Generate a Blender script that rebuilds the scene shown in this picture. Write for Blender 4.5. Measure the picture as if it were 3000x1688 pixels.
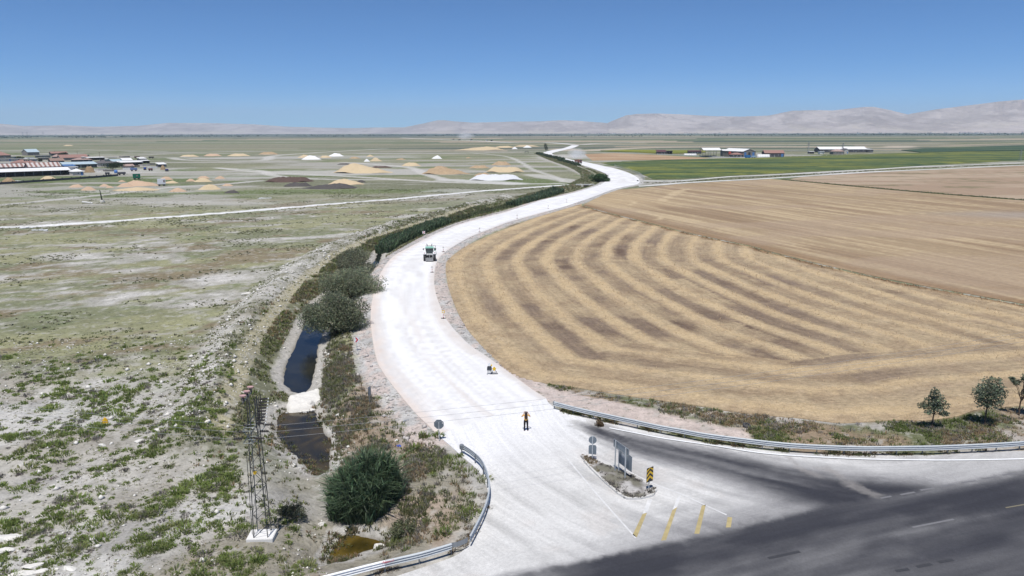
import bpy, bmesh, math, random
import numpy as np
from mathutils import Vector, Matrix
from mathutils.geometry import delaunay_2d_cdt

random.seed(7)
rng = np.random.default_rng(7)
R_ = math.radians
for o in list(bpy.data.objects):
    bpy.data.objects.remove(o)
SC = bpy.context.scene
COL = SC.collection

# ------------------------------------------------------------------ camera
CAM_H, FPX = 24.4, 2142.0                     # drone height (m); focal length in pixels of the 3000 px wide photograph
PITCH, ROLL = R_(12.06), R_(-0.14)
cam_d = bpy.data.cameras.new('camera')
cam = bpy.data.objects.new('camera', cam_d)
COL.objects.link(cam)
cam_d.sensor_width = 36.0
cam_d.lens = 36.0 * FPX / 3000.0
cam_d.clip_start, cam_d.clip_end = 0.5, 60000.0
CROT = Matrix.Rotation(math.pi / 2 - PITCH, 3, 'X') @ Matrix.Rotation(ROLL, 3, 'Z')
cam.matrix_world = Matrix.Translation((0, 0, CAM_H)) @ CROT.to_4x4()
SC.camera = cam

# ------------------------------------------------------------------ sky, sun, exposure
SUN_EL, SUN_AZ = R_(69.0), R_(12.0)           # shadows fall away from the camera, turned 12 degrees to the right
w = bpy.data.worlds.new('World')
SC.world = w
w.use_nodes = True
nt = w.node_tree
nt.nodes.clear()
sky = nt.nodes.new('ShaderNodeTexSky')
sky.sky_type = 'NISHITA'
sky.sun_disc = False
sky.sun_elevation = SUN_EL
sky.sun_rotation = math.pi + SUN_AZ
sky.altitude = 3000.0
sky.air_density = 0.7
sky.dust_density = 0.2
sky.ozone_density = 10.0
bg = nt.nodes.new('ShaderNodeBackground')
bg.inputs['Strength'].default_value = 0.105
wo = nt.nodes.new('ShaderNodeOutputWorld')
tint = nt.nodes.new('ShaderNodeMix')                 # dry plateau air: a deeper blue all over the sky
tint.data_type = 'RGBA'
tint.blend_type = 'MULTIPLY'
tint.inputs['Factor'].default_value = 1.0
for k_ in tint.inputs:
    if k_.type == 'RGBA' and k_.name == 'B':
        k_.default_value = (0.57, 0.96, 1.11, 1.0)
    if k_.type == 'RGBA' and k_.name == 'A':
        nt.links.new(sky.outputs[0], k_)
nt.links.new([k_ for k_ in tint.outputs if k_.type == 'RGBA'][0], bg.inputs[0])
nt.links.new(bg.outputs[0], wo.inputs[0])
sd = bpy.data.lights.new('sun', 'SUN')
sd.energy = 4.8
sd.angle = R_(0.53)
sd.color = (1.0, 0.96, 0.9)
sun = bpy.data.objects.new('sun', sd)
COL.objects.link(sun)
to_sun = Vector((-math.sin(SUN_AZ) * math.cos(SUN_EL), -math.cos(SUN_AZ) * math.cos(SUN_EL), math.sin(SUN_EL)))
sun.rotation_euler = to_sun.to_track_quat('Z', 'Y').to_euler()
sun.location = (0, 0, 200)
SC.view_settings.view_transform = 'Standard'
SC.view_settings.look = 'None'
SC.view_settings.exposure = 0.0
SC.view_settings.gamma = 1.0
SC.view_settings.use_curve_mapping = False
SC.cycles.use_denoising = True
SC.cycles.max_bounces = 5
SC.cycles.diffuse_bounces = 2
SC.cycles.glossy_bounces = 2
SC.cycles.transparent_max_bounces = 6
SC.cycles.volume_bounces = 1

# ------------------------------------------------------------------ where a measured point of the photograph lies on the ground
def P(px, py, z=0.0):
    d = CROT @ Vector(((px - 1500) / FPX, -(py - 844) / FPX, -1.0))
    t = (z - CAM_H) / d.z
    return np.array((d.x * t, d.y * t))
def PP(pts, z=0.0):
    return np.array([P(a, b, z) for a, b in pts])
def ppm(px, py, z=0.0):
    x, y = P(px, py, z)
    return FPX / (y * math.cos(PITCH) + (CAM_H - z) * math.sin(PITCH))
def tall(px, py, ptop):                       # height of an upright thing with its foot at (px, py) and its top at row ptop
    x, y = P(px, py)
    k = (ptop - 844) / FPX
    sp, cp = math.sin(PITCH), math.cos(PITCH)
    zc, yc = y * cp + CAM_H * sp, -y * sp + CAM_H * cp
    return (yc - k * zc) / (cp - k * sp)

# ------------------------------------------------------------------ numpy helpers
def sstep(a, b, x):
    t = np.clip((x - a) / (b - a), 0, 1)
    return t * t * (3 - 2 * t)
def vnoise(x, y, seed=0):
    xi, yi = np.floor(x), np.floor(y)
    xf, yf = x - xi, y - yi
    xi, yi = xi.astype(np.int64), yi.astype(np.int64)
    def h(a, b):
        n = (a * 374761393 + b * 668265263 + seed * 1442695041) & 0xFFFFFFFF
        n = ((n ^ (n >> 13)) * 1274126177) & 0xFFFFFFFF
        n = ((n ^ (n >> 16)) * 2246822519) & 0xFFFFFFFF
        return ((n ^ (n >> 15)) & 0xFFFFFF) / float(0xFFFFFF)
    u, v = xf * xf * xf * (xf * (xf * 6 - 15) + 10), yf * yf * yf * (yf * (yf * 6 - 15) + 10)
    a, b, c, d = h(xi, yi), h(xi + 1, yi), h(xi, yi + 1), h(xi + 1, yi + 1)
    return (a * (1 - u) + b * u) * (1 - v) + (c * (1 - u) + d * u) * v
def fbm(x, y, seed=0, oc=4, gain=0.5):
    s, a, t = 0.0, 1.0, 0.0
    for i in range(oc):
        s = s + a * vnoise(x * 2 ** i + 17.3 * i, y * 2 ** i - 9.1 * i, seed + i * 13)
        t += a
        a *= gain
    return s / t
def dpoly(x, y, pts, closed=False):           # distance to a polyline and the position along it
    d2 = np.full(x.shape, 1e18)
    al = np.zeros(x.shape)
    L = 0.0
    n = len(pts)
    for i in range(n if closed else n - 1):
        a, b = pts[i], pts[(i + 1) % n]
        ex, ey = b[0] - a[0], b[1] - a[1]
        l2 = ex * ex + ey * ey + 1e-12
        t = np.clip(((x - a[0]) * ex + (y - a[1]) * ey) / l2, 0, 1)
        q = (x - a[0] - t * ex) ** 2 + (y - a[1] - t * ey) ** 2
        m = q < d2
        d2 = np.where(m, q, d2)
        al = np.where(m, L + t * math.sqrt(l2), al)
        L += math.sqrt(l2)
    return np.sqrt(d2), al
def inside(x, y, pts):
    c = np.zeros(x.shape, bool)
    n = len(pts)
    for i in range(n):
        x1, y1 = pts[i]
        x2, y2 = pts[(i + 1) % n]
        if y1 == y2:
            continue
        c ^= ((y1 > y) != (y2 > y)) & (x < (x2 - x1) * (y - y1) / (y2 - y1) + x1)
    return c
def smooth_line(pts, n=6):                    # Catmull-Rom through the points
    pts = np.asarray(pts, float)
    out = []
    for i in range(len(pts) - 1):
        p0, p1, p2, p3 = pts[max(i - 1, 0)], pts[i], pts[i + 1], pts[min(i + 2, len(pts) - 1)]
        for k in range(n):
            t = k / n
            out.append(0.5 * (2 * p1 + (p2 - p0) * t + (2 * p0 - 5 * p1 + 4 * p2 - p3) * t * t + (3 * p1 - p0 - 3 * p2 + p3) * t ** 3))
    out.append(pts[-1])
    return np.array(out)
def S(r, g, b, k=1.30):                       # base colour of a sunlit surface whose picture colour is r, g, b
    return np.array([((c / 255 + 0.055) / 1.055) ** 2.4 / k if c > 10 else c / 255 / 12.92 / k for c in (r, g, b)])
def mixc(a, b, f):
    f = np.asarray(f)[..., None]
    return a * (1 - f) + b * f

# ------------------------------------------------------------------ meshes, objects, properties
def mesh_np(name, V, F, col=None, smooth=False, rows=None):
    V = np.asarray(V, np.float32)
    me = bpy.data.meshes.new(name)
    Fs = F if isinstance(F, list) else [F]
    Fs = [np.asarray(f, np.int32) for f in Fs if len(f)]
    me.vertices.add(len(V))
    me.vertices.foreach_set('co', V.ravel())
    nl = sum(f.size for f in Fs)
    npoly = sum(len(f) for f in Fs)
    me.loops.add(nl)
    me.loops.foreach_set('vertex_index', np.concatenate([f.ravel() for f in Fs]))
    me.polygons.add(npoly)
    tot = np.concatenate([np.full(len(f), f.shape[1], np.int32) for f in Fs])
    me.polygons.foreach_set('loop_start', np.concatenate([[0], np.cumsum(tot)[:-1]]).astype(np.int32))
    me.polygons.foreach_set('loop_total', tot)
    me.update(calc_edges=True)
    if smooth:
        me.polygons.foreach_set('use_smooth', np.ones(npoly, bool))
    if col is not None:
        at = me.color_attributes.new('Col', 'FLOAT_COLOR', 'POINT')
        c4 = np.ones((len(V), 4), np.float32)
        c4[:, :3] = col
        at.data.foreach_set('color', c4.ravel())
    if rows is not None:
        ra = me.attributes.new('rows', 'FLOAT_VECTOR', 'POINT')
        ra.data.foreach_set('vector', np.asarray(rows, np.float32).ravel())
    return me
def link(name, me, mat=None, parent=None):
    o = bpy.data.objects.new(name, me)
    COL.objects.link(o)
    if mat is not None and not me.materials:
        me.materials.append(mat)
    if parent is not None:
        o.parent = parent
    return o
def tag(o, label, cat, group=None):
    o['label'], o['category'] = label, cat
    if 'kind' not in o:
        o['kind'] = 'thing'
    if group:
        o['group'] = group
    return o
def struct(o):
    o['kind'] = 'structure'
    return o
def stuff(o, label=None, cat=None):
    o['kind'] = 'stuff'
    if label:
        o['label'] = label
    if cat:
        o['category'] = cat
    return o
def thing(name, label, cat, loc=(0, 0, 0), rz=0.0, group=None):
    o = bpy.data.objects.new(name, None)
    COL.objects.link(o)
    o.empty_display_size = 0.3
    o.location = loc
    o.rotation_euler = (0, 0, rz)
    return tag(o, label, cat, group)
def dup(root, loc, rz=0.0, label=None, scale=None):
    r = root.copy()
    COL.objects.link(r)
    r.location = loc
    r.rotation_euler = (0, 0, rz)
    if scale:
        r.scale = scale
    if label:
        r['label'] = label
    for ch in root.children:
        c = ch.copy()
        COL.objects.link(c)
        c.parent = r
        for g in ch.children:
            d = g.copy()
            COL.objects.link(d)
            d.parent = c
    return r

class MB:
    """collects boxes, prisms, tubes and sheets and links them as one mesh"""
    def __init__(s):
        s.V, s.F = [], []
    def add(s, V, F):
        n = len(s.V)
        s.V += [tuple(v) for v in V]
        s.F += [tuple(i + n for i in f) for f in F]
        return s
    def box(s, c, size, rz=0.0, rx=0.0, ry=0.0):
        M = Matrix.Rotation(rz, 3, 'Z') @ Matrix.Rotation(ry, 3, 'Y') @ Matrix.Rotation(rx, 3, 'X')
        hx, hy, hz = size[0] / 2, size[1] / 2, size[2] / 2
        V = [Vector(c) + M @ Vector((x * hx, y * hy, z * hz)) for z in (-1, 1) for y in (-1, 1) for x in (-1, 1)]
        return s.add(V, [(0, 2, 3, 1), (4, 5, 7, 6), (0, 1, 5, 4), (2, 6, 7, 3), (0, 4, 6, 2), (1, 3, 7, 5)])
    def bar(s, a, b, r, n=6, r2=None):
        a, b = Vector(a), Vector(b)
        d = (b - a)
        if d.length < 1e-6:
            return s
        q = d.to_track_quat('Z', 'Y')
        r2 = r if r2 is None else r2
        V = [a + q @ Vector((r * math.cos(2 * math.pi * i / n), r * math.sin(2 * math.pi * i / n), 0)) for i in range(n)]
        V += [b + q @ Vector((r2 * math.cos(2 * math.pi * i / n), r2 * math.sin(2 * math.pi * i / n), 0)) for i in range(n)]
        F = [(i, (i + 1) % n, n + (i + 1) % n, n + i) for i in range(n)] + [tuple(range(n - 1, -1, -1)), tuple(range(n, 2 * n))]
        return s.add(V, F)
    def tube(s, pts, rad, n=6):
        for i in range(len(pts) - 1):
            r0 = rad[i] if hasattr(rad, '__len__') else rad
            r1 = rad[i + 1] if hasattr(rad, '__len__') else rad
            s.bar(pts[i], pts[i + 1], r0, n, r1)
        return s
    def lathe(s, prof, n=16, c=(0, 0, 0), axis='Z'):
        V, F = [], []
        for r, z in prof:
            for i in range(n):
                a = 2 * math.pi * i / n
                p = (r * math.cos(a), r * math.sin(a), z)
                if axis == 'X':
                    p = (p[2], p[0], p[1])
                elif axis == 'Y':
                    p = (p[0], p[2], p[1])
                V.append((p[0] + c[0], p[1] + c[1], p[2] + c[2]))
        m = len(prof)
        for j in range(m - 1):
            for i in range(n):
                F.append((j * n + i, j * n + (i + 1) % n, (j + 1) * n + (i + 1) % n, (j + 1) * n + i))
        F.append(tuple(range(n - 1, -1, -1)))
        F.append(tuple(range((m - 1) * n, m * n)))
        return s.add(V, F)
    def prism(s, poly, h, plane='XY', off=0.0, rz=0.0, c=(0, 0, 0)):
        """polygon extruded by h; plane XZ extrudes along y"""
        n = len(poly)
        V = []
        for k in (0, 1):
            for a, b in poly:
                p = Vector((a, b, off + k * h)) if plane == 'XY' else (Vector((a, off + k * h, b)) if plane == 'XZ' else Vector((off + k * h, a, b)))
                V.append(Matrix.Rotation(rz, 3, 'Z') @ p + Vector(c))
        F = [(i, (i + 1) % n, n + (i + 1) % n, n + i) for i in range(n)] + [tuple(range(n - 1, -1, -1)), tuple(range(n, 2 * n))]
        return s.add(V, F)
    def build(s, name, mat, parent=None, smooth=False, bevel=0.0):
        me = bpy.data.meshes.new(name)
        me.from_pydata([tuple(v) for v in s.V], [], s.F)
        bm = bmesh.new()
        bm.from_mesh(me)
        bmesh.ops.recalc_face_normals(bm, faces=bm.faces)
        if bevel:
            bmesh.ops.bevel(bm, geom=[e for e in bm.edges if e.is_manifold and e.calc_face_angle(0) > 0.5], offset=bevel, segments=2, affect='EDGES', clamp_overlap=True)
        bm.to_mesh(me)
        bm.free()
        if smooth:
            me.polygons.foreach_set('use_smooth', np.ones(len(me.polygons), bool))
        return link(name, me, mat, parent)

# ------------------------------------------------------------------ materials
def new_mat(name):
    m = bpy.data.materials.new(name)
    m.use_nodes = True
    t = m.node_tree
    b = t.nodes['Principled BSDF']
    return m, t, b
def nnoise(t, scale, detail=4, rough=0.6, vec=None):
    n = t.nodes.new('ShaderNodeTexNoise')
    n.inputs['Scale'].default_value = scale
    n.inputs['Detail'].default_value = detail
    n.inputs['Roughness'].default_value = rough
    t.links.new(vec, n.inputs['Vector'])
    return n.outputs['Fac']
def nmath(t, op, a, b=None, c=None):
    n = t.nodes.new('ShaderNodeMath')
    n.operation = op
    for i, v in enumerate((a, b, c)):
        if v is None:
            continue
        if isinstance(v, (int, float)):
            n.inputs[i].default_value = v
        else:
            t.links.new(v, n.inputs[i])
    return n.outputs[0]
def vary(t, color, terms, vec):
    """colour times 1 + sum amp * (noise - 0.5) * 2"""
    f = None
    for scale, amp, det in terms:
        n = nnoise(t, scale, det, 0.65, vec)
        v = nmath(t, 'MULTIPLY_ADD', n, 2 * amp * 1.6, -amp * 1.6)
        f = v if f is None else nmath(t, 'ADD', f, v)
    f = nmath(t, 'MAXIMUM', nmath(t, 'ADD', f, 1.0), 0.12)
    s = t.nodes.new('ShaderNodeVectorMath')
    s.operation = 'SCALE'
    if isinstance(color, (tuple, list, np.ndarray)):
        s.inputs[0].default_value = tuple(color[:3])
    else:
        t.links.new(color, s.inputs[0])
    t.links.new(f, s.inputs['Scale'])
    return s.outputs[0]
def mat_vcol(name, terms, bump=None, rough=0.95, spec=0.15, specks=(), lines=(), rows=None, rot=None):
    """colour from the mesh, varied by noise; specks: (scale, lo, hi, strength, colour); lines: streaks along the rows
    (across scale, along scale, amount) in the row coordinates of the mesh or, with rot, in turned ground coordinates"""
    m, t, b = new_mat(name)
    at = t.nodes.new('ShaderNodeAttribute')
    at.attribute_name = 'Col'
    tc = t.nodes.new('ShaderNodeTexCoord')
    vec = tc.outputs['Object']
    c = vary(t, at.outputs['Color'], terms, vec) if terms else at.outputs['Color']
    if lines:
        if rows:
            ra = t.nodes.new('ShaderNodeAttribute')
            ra.attribute_name = rows
            rv = ra.outputs['Vector']
        else:
            m1 = t.nodes.new('ShaderNodeMapping')
            m1.inputs['Rotation'].default_value = (0, 0, rot)
            t.links.new(vec, m1.inputs['Vector'])
            rv = m1.outputs[0]
        f = None
        for ac, alo, amt in lines:
            m2 = t.nodes.new('ShaderNodeMapping')
            m2.inputs['Scale'].default_value = (alo, ac, 0.0)
            t.links.new(rv, m2.inputs['Vector'])
            n = nnoise(t, 1.0, 3, 0.6, m2.outputs[0])
            v = nmath(t, 'MULTIPLY_ADD', n, 3.2 * amt, -1.6 * amt)
            f = v if f is None else nmath(t, 'ADD', f, v)
        f = nmath(t, 'MAXIMUM', nmath(t, 'ADD', f, 1.0), 0.2)
        sc = t.nodes.new('ShaderNodeVectorMath')
        sc.operation = 'SCALE'
        t.links.new(c, sc.inputs[0])
        t.links.new(f, sc.inputs['Scale'])
        c = sc.outputs[0]
    for scale, lo, hi, strength, colr in specks:
        n = nnoise(t, scale, 5, 0.6, vec)
        mr = t.nodes.new('ShaderNodeMapRange')
        mr.inputs['From Min'].default_value = lo
        mr.inputs['From Max'].default_value = hi
        mr.inputs['To Max'].default_value = strength
        t.links.new(n, mr.inputs['Value'])
        mx = t.nodes.new('ShaderNodeMix')
        mx.data_type = 'RGBA'
        ins = [k for k in mx.inputs if k.type == 'RGBA']
        t.links.new(mr.outputs[0], mx.inputs[0])
        t.links.new(c, ins[0])
        ins[1].default_value = (*colr, 1)
        c = [k for k in mx.outputs if k.type == 'RGBA'][0]
    t.links.new(c, b.inputs['Base Color'])
    b.inputs['Roughness'].default_value = rough
    b.inputs['Specular IOR Level'].default_value = spec
    if bump:
        bn = t.nodes.new('ShaderNodeBump')
        bn.inputs['Strength'].default_value = bump[1]
        bn.inputs['Distance'].default_value = bump[2]
        t.links.new(nnoise(t, bump[0], 5, 0.65, vec), bn.inputs['Height'])
        t.links.new(bn.outputs[0], b.inputs['Normal'])
    return m
_mats = {}
def mat(name, color, rough=0.6, metal=0.0, terms=((6.0, 0.10, 3), (0.9, 0.10, 3)), spec=0.4, emit=None):
    if name in _mats:
        return _mats[name]
    m, t, b = new_mat(name)
    tc = t.nodes.new('ShaderNodeTexCoord')
    c = vary(t, tuple(color), terms, tc.outputs['Object'])
    t.links.new(c, b.inputs['Base Color'])
    rn = nnoise(t, 3.0, 3, 0.6, tc.outputs['Object'])
    t.links.new(nmath(t, 'MULTIPLY_ADD', rn, 0.25, rough - 0.12), b.inputs['Roughness'])
    b.inputs['Metallic'].default_value = metal
    b.inputs['Specular IOR Level'].default_value = spec
    _mats[name] = m
    return m

# ================================================================== THE LAY OF THE LAND
# ---- gravel road under construction: its two edges
ROAD_L = smooth_line(PP([(1282, 1280), (1253, 1250), (1218, 1216), (1177, 1168), (1148, 1131), (1122, 1094), (1105, 1062), (1092, 1000), (1087, 950), (1088, 900), (1099, 848), (1119, 796), (1151, 755), (1195, 729), (1240, 705), (1290, 681), (1367, 652), (1500, 617), (1587, 588), (1663, 571), (1750, 545), (1778, 529), (1779, 516), (1762, 504), (1704, 484), (1646, 466), (1592, 451), (1606, 443), (1651, 434.5), (1675, 426)]), 4)
ROAD_R = smooth_line(PP([(1600, 1172), (1560, 1146), (1500, 1102), (1445, 1062), (1422, 1046), (1378, 1016), (1340, 979), (1311, 944), (1294, 912), (1278, 866), (1272, 826), (1275, 790), (1285, 761), (1306, 740), (1340, 718), (1384, 694), (1450, 668), (1500, 650), (1646, 609), (1733, 580), (1806, 553), (1868, 540), (1872, 528), (1864, 519), (1835, 504.5), (1791, 492), (1712, 475), (1663, 466), (1617, 451.5), (1640, 443), (1678, 434.5), (1697, 426)]), 4)
ROAD = np.vstack([ROAD_L, ROAD_R[::-1]])
# ---- junction: dusty asphalt between the gravel road, the verges and the highway
JUNC_W = PP([(1282, 1280), (1320, 1312), (1350, 1340), (1398, 1382), (1424, 1428), (1431, 1472), (1417, 1522), (1393, 1570), (1366, 1612), (1330, 1638), (1270, 1660), (1180, 1690), (1090, 1720), (900, 1790)])
JUNC_E = smooth_line(PP([(3700, 1285), (3400, 1302), (3200, 1315), (3000, 1326), (2812, 1336), (2700, 1340), (2589, 1341), (2436, 1338), (2281, 1329), (2160, 1315), (2059, 1301), (1990, 1288), (1862, 1262), (1741, 1236), (1650, 1213), (1610, 1188), (1600, 1172)]), 3)
JUNC = np.vstack([smooth_line(JUNC_W, 3), [(-14, 22), (-5, 5), (60, 5), (110, 40)], JUNC_E])
# ---- canal and its pools (outlines at the water level)
ZW = -1.5
POOL1 = PP([(1119, 743), (1105, 745), (1088, 775), (1010, 830), (950, 880), (905, 928), (886, 964), (863, 1014), (842, 1060), (831, 1088), (830, 1120), (846, 1140), (858, 1152), (903, 1148), (921, 1094), (931, 1050), (934, 1014), (948, 978), (990, 925), (1040, 860), (1086, 800), (1112, 770)], ZW)
POOL2 = PP([(842, 1202), (915, 1196), (930, 1225), (953, 1265), (976, 1300), (968, 1344), (970, 1373), (948, 1388), (921, 1393), (886, 1358), (866, 1335), (840, 1318), (814, 1283), (809, 1262), (813, 1225), (828, 1207)], ZW)
POOL3 = PP([(991, 1572), (1043, 1568), (1131, 1588), (1119, 1606), (1064, 1622), (1020, 1640), (985, 1648), (962, 1652), (970, 1617), (986, 1595)], ZW)
POOL1, POOL2, POOL3 = (smooth_line(np.vstack([p, p[:1]]), 4)[:-1] for p in (POOL1, POOL2, POOL3))
POOLS = [POOL1, POOL2, POOL3]
CANAL = smooth_line(PP([(1045, 1600), (985, 1480), (930, 1385), (893, 1300), (872, 1225), (880, 1175), (880, 1110), (888, 1050), (905, 1000), (950, 930), (1040, 830), (1105, 757), (1180, 708), (1250, 676), (1370, 636), (1500, 604), (1620, 572), (1715, 545), (1748, 520), (1700, 493), (1640, 473), (1586, 452)], -0.8), 4)
BERM = smooth_line(PP([(560, 1300), (640, 1130), (690, 1020), (735, 935), (800, 860), (880, 790), (990, 725), (1120, 675), (1300, 625), (1480, 580)]), 4)
PATH = smooth_line(PP([(640, 1290), (690, 1150), (725, 1060), (758, 985), (802, 927), (860, 854), (918, 801), (991, 749), (1078, 706), (1200, 664), (1400, 605)]), 4)
# ---- fields
F1_EDGE = smooth_line(PP([(1704, 597), (1663, 610), (1573, 637), (1500, 664), (1450, 683), (1370, 720), (1320, 755), (1306, 778), (1310, 825), (1318, 855), (1337, 906), (1368, 964), (1405, 1008), (1445, 1050), (1488, 1088), (1530, 1109), (1600, 1124), (1697, 1138), (1837, 1161), (1945, 1176), (2061, 1193), (2178, 1212), (2337, 1226), (2454, 1240), (2541, 1237), (2620, 1232), (2716, 1233), (2803, 1221), (2850, 1205), (2920, 1196), (3000, 1190), (3300, 1165), (3700, 1140)]), 3)
RIDGE = smooth_line(PP([(1704, 604), (1790, 628), (1879, 650), (2024, 687), (2199, 724), (2272, 745), (2563, 815), (3000, 897), (3400, 975), (3900, 1070)]), 3)
FIELD1 = np.vstack([F1_EDGE, RIDGE[::-1]])
SIDE_LO = smooth_line(PP([(1872, 546), (1937, 542), (1995, 537), (2140, 529), (2250, 523.5), (2541, 505), (2745, 496), (3000, 484.5), (3400, 468)]), 3)
SIDE_UP = smooth_line(PP([(1885, 530), (1995, 530), (2140, 518), (2250, 513.5), (2541, 498), (2716, 487.5), (3000, 478), (3400, 462)]), 3)
DITCH = smooth_line(PP([(2295, 527), (2323, 530), (2541, 550), (2745, 568), (3000, 587), (3400, 615)]), 3)
FIELD2 = np.vstack([PP([(1716, 597), (1765, 572), (1812, 556), (1880, 551)]), SIDE_LO[4:13] - [0, 4], PP([(2293, 528)]), DITCH[3:] - [0, 3.5], RIDGE[::-1] + [0.6, 1.6]])
FIELD3 = np.vstack([PP([(2310, 526)]), SIDE_LO[13:] - [0, 4], DITCH[::-1][:-4] + [0, 3.5]])
CROP1 = PP([(1760, 478), (2000, 469), (2250, 463), (2454, 456), (2640, 450), (2803, 446.5), (3000, 443), (3400, 438), (3400, 457), (3000, 470), (2745, 483), (2541, 496), (2250, 509), (1995, 524), (1915, 526), (1890, 515), (1840, 497), (1798, 486)])
TAN1 = PP([(1712, 452), (1800, 449), (1950, 456), (2082, 463.5), (2040, 467), (1735, 471)])
YELL1 = PP([(1759, 443), (1830, 440.5), (2067, 443), (2067, 448), (1950, 451)])
DARK1 = PP([(2640, 441), (2760, 434), (3000, 427), (3400, 420), (3400, 434), (3000, 441.5), (2700, 448)])
SHEETS = [ROAD, JUNC, FIELD1, FIELD2, FIELD3]
BUSYR = 1500.0

def water_dist(x, y):
    d = np.full(x.shape, 1e9)
    for p in POOLS:
        q, _ = dpoly(x, y, p, True)
        d = np.minimum(d, np.where(inside(x, y, p), -q, q))
    return d
def road_dist(x, y):
    d = np.full(x.shape, 1e9)
    for p in (ROAD, JUNC):
        q, _ = dpoly(x, y, p, True)
        d = np.minimum(d, np.where(inside(x, y, p), -q, q))
    return d
def land(x, y):
    """height of the ground and the distances the colours need"""
    x, y = np.asarray(x, float), np.asarray(y, float)
    near = (np.hypot(x, y) < 420) & (y > -20)
    z = np.zeros(x.shape)
    wd, rd, cd = (np.full(x.shape, 1e9) for _ in range(3))
    bd, pd, fd = (np.full(x.shape, 1e9) for _ in range(3))
    xn, yn = x[near], y[near]
    wd[near] = water_dist(xn, yn)
    rd[near] = road_dist(xn, yn)
    cd[near] = dpoly(xn, yn, CANAL)[0]
    bd[near] = dpoly(xn, yn, BERM)[0]
    pd[near] = dpoly(xn, yn, PATH)[0]
    f = np.full(xn.shape, 1e9)
    for p in (FIELD1, FIELD2, FIELD3):
        q, _ = dpoly(xn, yn, p, True)
        f = np.minimum(f, np.where(inside(xn, yn, p), -q, q))
    fd[near] = f
    off = sstep(0.0, 3.0, np.minimum(rd, fd))
    rel = (fbm(x / 7, y / 7, 3, 4) - 0.5) * 0.5 + (fbm(x / 1.3, y / 1.3, 5, 3) - 0.5) * 0.16
    z += np.where(near, rel * off * sstep(420, 250, np.hypot(x, y)), 0)
    left = np.where(x < 60, 1.0, 0.0)
    z += left * 1.25 * np.exp(-(bd / 2.6) ** 2) * (0.55 + 0.9 * fbm(x / 3, y / 3, 8, 3)) * sstep(0, 2, rd)
    c1 = 1 - sstep(-0.6, 4.4 + 0 * wd, wd + 0.45 + 0.9 * (fbm(x / 1.2, y / 1.2, 4, 3) - 0.5))
    c2 = (1 - sstep(0.8, 5.0, cd)) * 0.75
    z = z * (1 - np.maximum(c1, c2)) - 1.62 * np.maximum(c1, c2) * sstep(0.2, 3.2, rd) - 0.5 * sstep(0.1, -1.2, wd)
    z = np.where(rd < 3.0, z * sstep(0.3, 3.0, rd) + 0.14 * (1 - sstep(0.2, 2.6, rd)), z)
    z = np.where((fd < 0) | (rd < 0), -0.03 + 0.12 * (rd < 0), z)
    return z, wd, rd, cd, bd, pd, fd

# ---- colours as the photograph shows them in sunlight
C_SOIL, C_PALE, C_GREY = S(190, 186, 178), S(214, 211, 206), S(163, 158, 150)
C_OLIVE, C_YEL, C_BROWN, C_GREEN = S(138, 141, 112), S(162, 161, 126), S(144, 128, 106), S(122, 136, 94)
C_WHITE, C_PINK, C_RUB = S(249, 249, 250), S(214, 199, 191), S(200, 198, 195)
C_DKG, C_TAN, C_FARG = S(78, 94, 80), S(186, 168, 146), S(118, 126, 100)

STROKES = [  # tracks and bare strips: polyline, half width (m), colour, strength
    ([(0, 667), (300, 650), (583, 629), (870, 606), (1165, 582), (1450, 557), (1720, 538)], 2.1, C_WHITE, 1.0),
    ([(0, 601), (146, 587), (291, 572), (400, 560), (520, 548), (640, 541), (760, 530)], 3.0, S(205, 202, 198), 0.85),
    ([(635, 492), (700, 499), (790, 506), (1000, 516), (1180, 527), (1330, 535), (1500, 539), (1640, 538)], 3.0, C_PALE, 0.85),
    ([(635, 492), (760, 500), (790, 512), (870, 522), (1000, 526), (1180, 527)], 3.2, C_PALE, 0.8),
    ([(1005, 476), (1100, 482), (1200, 491), (1240, 508), (1300, 526)], 3.4, C_PALE, 0.8),
    ([(1130, 436), (950, 446), (800, 457), (770, 470), (560, 470), (500, 462)], 5.0, C_PALE, 0.7),
    ([(1380, 448), (1480, 458), (1530, 478), (1560, 497), (1630, 520), (1650, 533)], 2.0, C_PALE, 0.7),
    ([(1178, 404), (1260, 408), (1400, 413), (1500, 418), (1600, 418), (1690, 424)], 7.0, C_WHITE, 1.0),
    ([(1697, 425), (1760, 420), (1900, 417)], 9.0, C_PALE, 0.9),
    ([(300, 417), (700, 418), (1150, 415)], 10.0, C_PALE, 0.8),
    ([(1650, 436), (1700, 442), (1900, 433), (2300, 430), (2600, 433), (2640, 428)], 22.0, S(202, 188, 170), 0.8),
    ([(1700, 424), (2000, 426), (2400, 424), (2760, 420)], 30.0, S(176, 166, 156), 0.7),
    ([(2760, 428), (3000, 419)], 8.0, C_TAN, 0.8),
    ([(1560, 512), (1600, 520), (1660, 528), (1700, 536)], 6.0, C_PALE, 0.7),
    ([(1580, 462), (1640, 480), (1690, 500), (1735, 520)], 4.0, C_SOIL, 0.8),
    ([(1500, 538), (1400, 532), (1320, 528)], 8.0, S(222, 220, 218), 0.8),
]
STROKES = [(smooth_line(PP(p), 4), hw, c, s) for p, hw, c, s in STROKES]
BARE = [  # worked pale ground among the heaps: centre, half sizes (m), strength
    (P(1050, 505), 90, 45, 0.75), (P(640, 520), 60, 16, 0.6), (P(430, 560), 45, 14, 0.6), (P(900, 462), 150, 60, 0.5),
    (P(300, 500), 70, 40, 0.8), (P(600, 595), 26, 9, 0.55), (P(1330, 560), 20, 14, 0.5), (P(1700, 458), 55, 80, 0.75)]

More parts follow.
